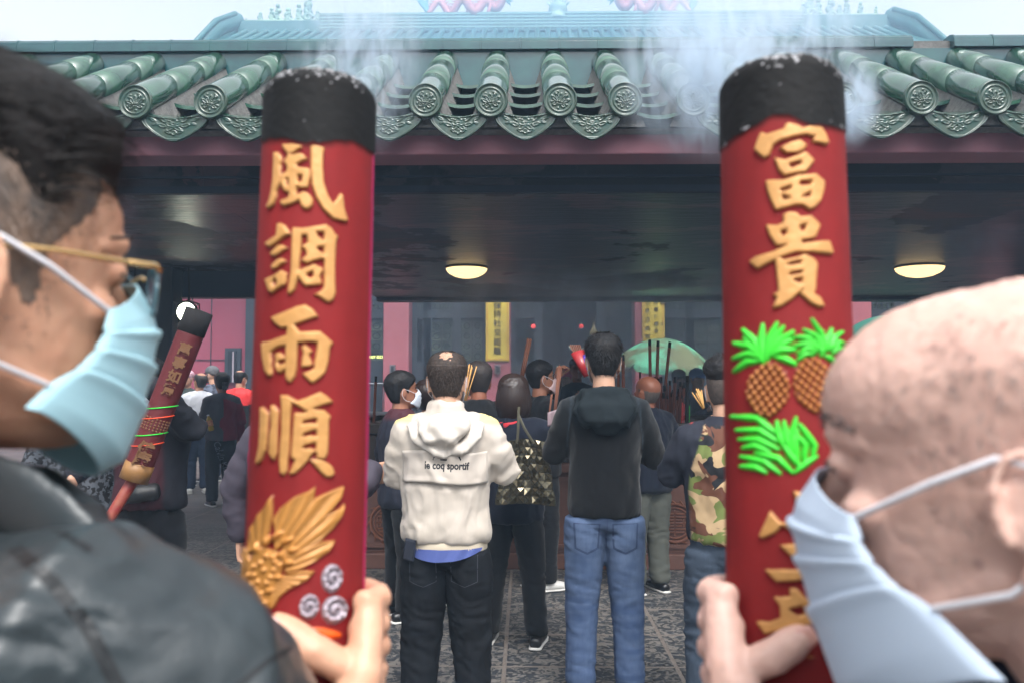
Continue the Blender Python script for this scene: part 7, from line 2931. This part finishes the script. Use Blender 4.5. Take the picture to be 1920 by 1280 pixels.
# ---------------------------------------------------------------- right man
hc = P(1892, 880, .49)
fr = thing('person', (hc.x, hc.y, 0), 0, 'bald elderly man close on the right in a white surgical mask', 'person', 'masked men carrying the incense columns')
HR = Matrix.Translation(hc) @ Matrix.Rotation(R(47), 4, 'Z') @ Matrix.Rotation(R(-3), 4, 'X') @ Matrix.Diagonal((1, 1.08, .91, 1)) @ Matrix.Translation((0, 0, -.116))
mb = MB()
add_head(mb, HR, nth=72, es=1.06, wide=1.0)
n0 = HR @ Vector((0, -.03, .05))
nb = HR @ Vector((0, -.095, -.075))
mb.chain([n0, n0.lerp(nb, .5), nb, nb + Vector((.03, .02, -.08))], [(.056, .060), (.057, .062), (.068, .070), (.10, .09)], 26)
for sx in (-1, 1):
    mb.chain([HR @ Vector((sx * .052, -.01, .060)), HR @ Vector((sx * .046, .035, .030)), HR @ Vector((sx * .02, .065, .014))], [.016, .013, .010], 14)
    mb.ball(HR @ Vector((sx * .031, .072, .121)), (.017, .012, .012), 14, HR.to_3x3())
mb.ball(HR @ Vector((0, .008, .160)), (.0745, .0855, .0700), 40, HR.to_3x3())
wrR = Vector(RS.at(np.array([R(-14)]), np.array([-.245]), np.array([RS.R + .034]))[0])
elb = Vector(P(1500, 1700, .62))
shr = Vector(P(1900, 1500, .60))
mb.chain([nb + Vector((0, 0, -.05)), shr, elb, wrR + Vector((.02, -.03, -.06)), wrR], [.07, .055, .042, .030, (.031, .023)], 20)
p3, d_, out = grip(mb, RS, -1, -.012, .046, wrR, (-5, -.066), -.132, tr_=.0120)
body = remesh('body', mb, .0024, SKIN_R, None, smooth=7, disp=lambda co, no: .0011 * fbm(co * 60, 3, 3) + .0008 * fbm(co * 170, 5, 2))
shift(body, fr)
nail(p3, d_, out, .0120 * .9, mat('nail', C(214, 160, 146)), fr)
for sx in (-1, 1):
    mb = MB()
    r_ = random.Random(3)
    for q in range(46):
        u = q / 45
        p = Vector((sx * (.014 + .044 * u), .0870 - .030 * u * u, .143 + .006 * math.sin(u * 3) + r_.uniform(-.003, .003)))
        mb.chain([HR @ p, HR @ (p + Vector((sx * .006, .003, .004 + r_.uniform(-.004, .002))))], [.0006, .0002], 4, cap=0)
    shift(mb.build('eyebrow', mat('brow_grey', C(96, 88, 90), rough=.7)), fr)
M_THIN = mat('hair_sparse', C(112, 104, 102), rough=.6)
hr = hair_cap('hair', HR, lambda z, t_: np.minimum(keep_line(.25, .105, .02, .03)(z, t_), np.clip((.198 - z) / .03, -1, 1)), lambda z, t_: -.0045 + 0 * z, M_THIN, None, strands=9000, slen=.010, seed=8, swid=.00018, nz_=40, nt_=60)
shift(hr, fr)
for sx in (-1, 1):
    mb = MB()
    mb.chain([HR @ Vector((sx * .018, .0845, .119)), HR @ Vector((sx * .031, .0850, .1215)), HR @ Vector((sx * .046, .075, .118))], [.0012, .0018, .0012], 8)
    shift(mb.build('eyelash', M_BLACK), fr)
mk = face_mask(HR, mat('mask_pale', C(196, 212, 232), rough=.75, bump=.35, bscale=260, bdist=.0006, stretch=(1, 1, 4)), None, cells=(80, 90), wide=1.02, sr=.0020, droop=.026)
for o in [mk] + list(mk.children):
    o.data.transform(Matrix.Translation(-fr.location))
mk.parent = fr
M_NVJ = mat('navy_jacket', C(26, 36, 58), rough=.8, bump=.3, bscale=300, bdist=.0008, var=.3, vscale=20)
mb = MB()
mb.chain([P(1690, 1500, .66), P(1830, 1450, .64), P(2050, 1340, .58)], [.10, .11, .10], 26)
mb.chain([shr, elb, wrR + Vector((.02, -.03, -.07))], [.085, .065, .050], 24)
mb.chain([P(1860, 1330, .57), P(1930, 1300, .53), P(2010, 1270, .52)], [.05, .055, .06], 20)
jo = remesh('jacket', mb, .0045, M_NVJ, None, smooth=8, disp=lambda co, no: .003 * (1 - 2 * np.abs(fbm(co * np.array([22, 22, 34.0]), 7, 2))))
shift(jo, fr)

# ---------------------------------------------------------------- haze and smoke
hzm = bpy.data.materials.new('haze')
hzm.use_nodes = True
t = hzm.node_tree
t.nodes.clear()
pv = t.nodes.new('ShaderNodeVolumePrincipled')
pv.inputs['Color'].default_value = (0.50, 0.73, 1.0, 1)
pv.inputs['Density'].default_value = 0.0055
pv.inputs['Anisotropy'].default_value = 0.1
mo_ = t.nodes.new('ShaderNodeOutputMaterial')
t.links.new(pv.outputs[0], mo_.inputs['Volume'])
hb = MB().box2((-60, -45, -1), (60, 60, 21)).build('haze', hzm)
tag(hb, kind='stuff')


def smoke(name, c, size, dens, nscale, lo, hi, curl=(0, 0), seed=0, colr=(0.78, 0.89, 1.0), stretch=(1, 1, .45), label=None):
    """a drifting cloud: noise inside a soft ellipsoid; c centre, size half extents"""
    m = bpy.data.materials.new('smoke')
    m.use_nodes = True
    t = m.node_tree
    n, L = t.nodes, t.links
    n.clear()
    out = n.new('ShaderNodeOutputMaterial')
    pv = n.new('ShaderNodeVolumePrincipled')
    pv.inputs['Color'].default_value = (*colr, 1)
    pv.inputs['Anisotropy'].default_value = 0.2
    L.new(pv.outputs[0], out.inputs['Volume'])
    tc = n.new('ShaderNodeTexCoord')
    mp = n.new('ShaderNodeMapping')
    mp.inputs['Location'].default_value = (seed * 3.7, seed * 1.3, seed * 2.9)
    mp.inputs['Scale'].default_value = stretch
    L.new(tc.outputs['Object'], mp.inputs[0])
    q = n.new('ShaderNodeTexNoise')
    q.inputs['Scale'].default_value = nscale
    q.inputs['Detail'].default_value = 7
    q.inputs['Roughness'].default_value = .60
    q.inputs['Distortion'].default_value = 2.4
    L.new(mp.outputs[0], q.inputs['Vector'])
    r = n.new('ShaderNodeMapRange')
    r.interpolation_type = 'SMOOTHSTEP'
    r.inputs[1].default_value = lo
    r.inputs[2].default_value = hi
    L.new(q.outputs['Fac'], r.inputs[0])
    dv_ = n.new('ShaderNodeVectorMath')
    dv_.operation = 'DIVIDE'
    dv_.inputs[1].default_value = size
    L.new(tc.outputs['Object'], dv_.inputs[0])
    ln = n.new('ShaderNodeVectorMath')
    ln.operation = 'LENGTH'
    L.new(dv_.outputs[0], ln.inputs[0])
    f = n.new('ShaderNodeMapRange')
    f.interpolation_type = 'SMOOTHSTEP'
    f.inputs[1].default_value = 1.0
    f.inputs[2].default_value = .0
    L.new(ln.outputs['Value'], f.inputs[0])
    a = n.new('ShaderNodeMath')
    a.operation = 'MULTIPLY'
    L.new(r.outputs[0], a.inputs[0])
    L.new(f.outputs[0], a.inputs[1])
    b_ = n.new('ShaderNodeMath')
    b_.operation = 'MULTIPLY'
    b_.inputs[1].default_value = dens
    L.new(a.outputs[0], b_.inputs[0])
    L.new(b_.outputs[0], pv.inputs['Density'])
    o = MB().box((0, 0, 0), [2 * s_ for s_ in size]).build(name, m)
    o.location = c
    tag(o, kind='stuff')
    return o


smoke('smoke', P(672, 95, .90), (.085, .06, .13), 55, 30, .44, .64, seed=1)
smoke('smoke', P(1330, 125, .86), (.11, .06, .11), 72, 26, .40, .62, seed=2)
smoke('smoke', P(1600, 195, .84), (.030, .04, .05), 95, 36, .36, .60, seed=3)
smoke('smoke', P(1480, 60, .95), (.12, .06, .07), 60, 28, .44, .66, seed=4)
smoke('smoke', P(1160, 610, 10.6), (3.6, 2.6, 1.9), 1.0, 1.2, .36, .64, seed=5)
smoke('smoke', P(1880, 370, 7.2), (2.2, 1.3, .8), .9, 1.6, .40, .64, seed=6, colr=(.45, .68, 1.0))
smoke('smoke', P(860, 345, 6.7), (4.6, .9, .62), .30, 1.4, .34, .66, seed=7, colr=(.36, .60, 1.0))
smoke('smoke', Vector((1.2, 22.5, 12.0)), (17, 5.5, 4.2), .17, .22, .25, .60, seed=8, colr=(.60, .80, 1.0), stretch=(1, 1, 1))
smoke('smoke', Vector((-.5, 17.2, 3.6)), (9, 2.4, 3.6), .06, .5, .25, .7, seed=9, colr=(.55, .76, 1.0), stretch=(1, 1, 1))
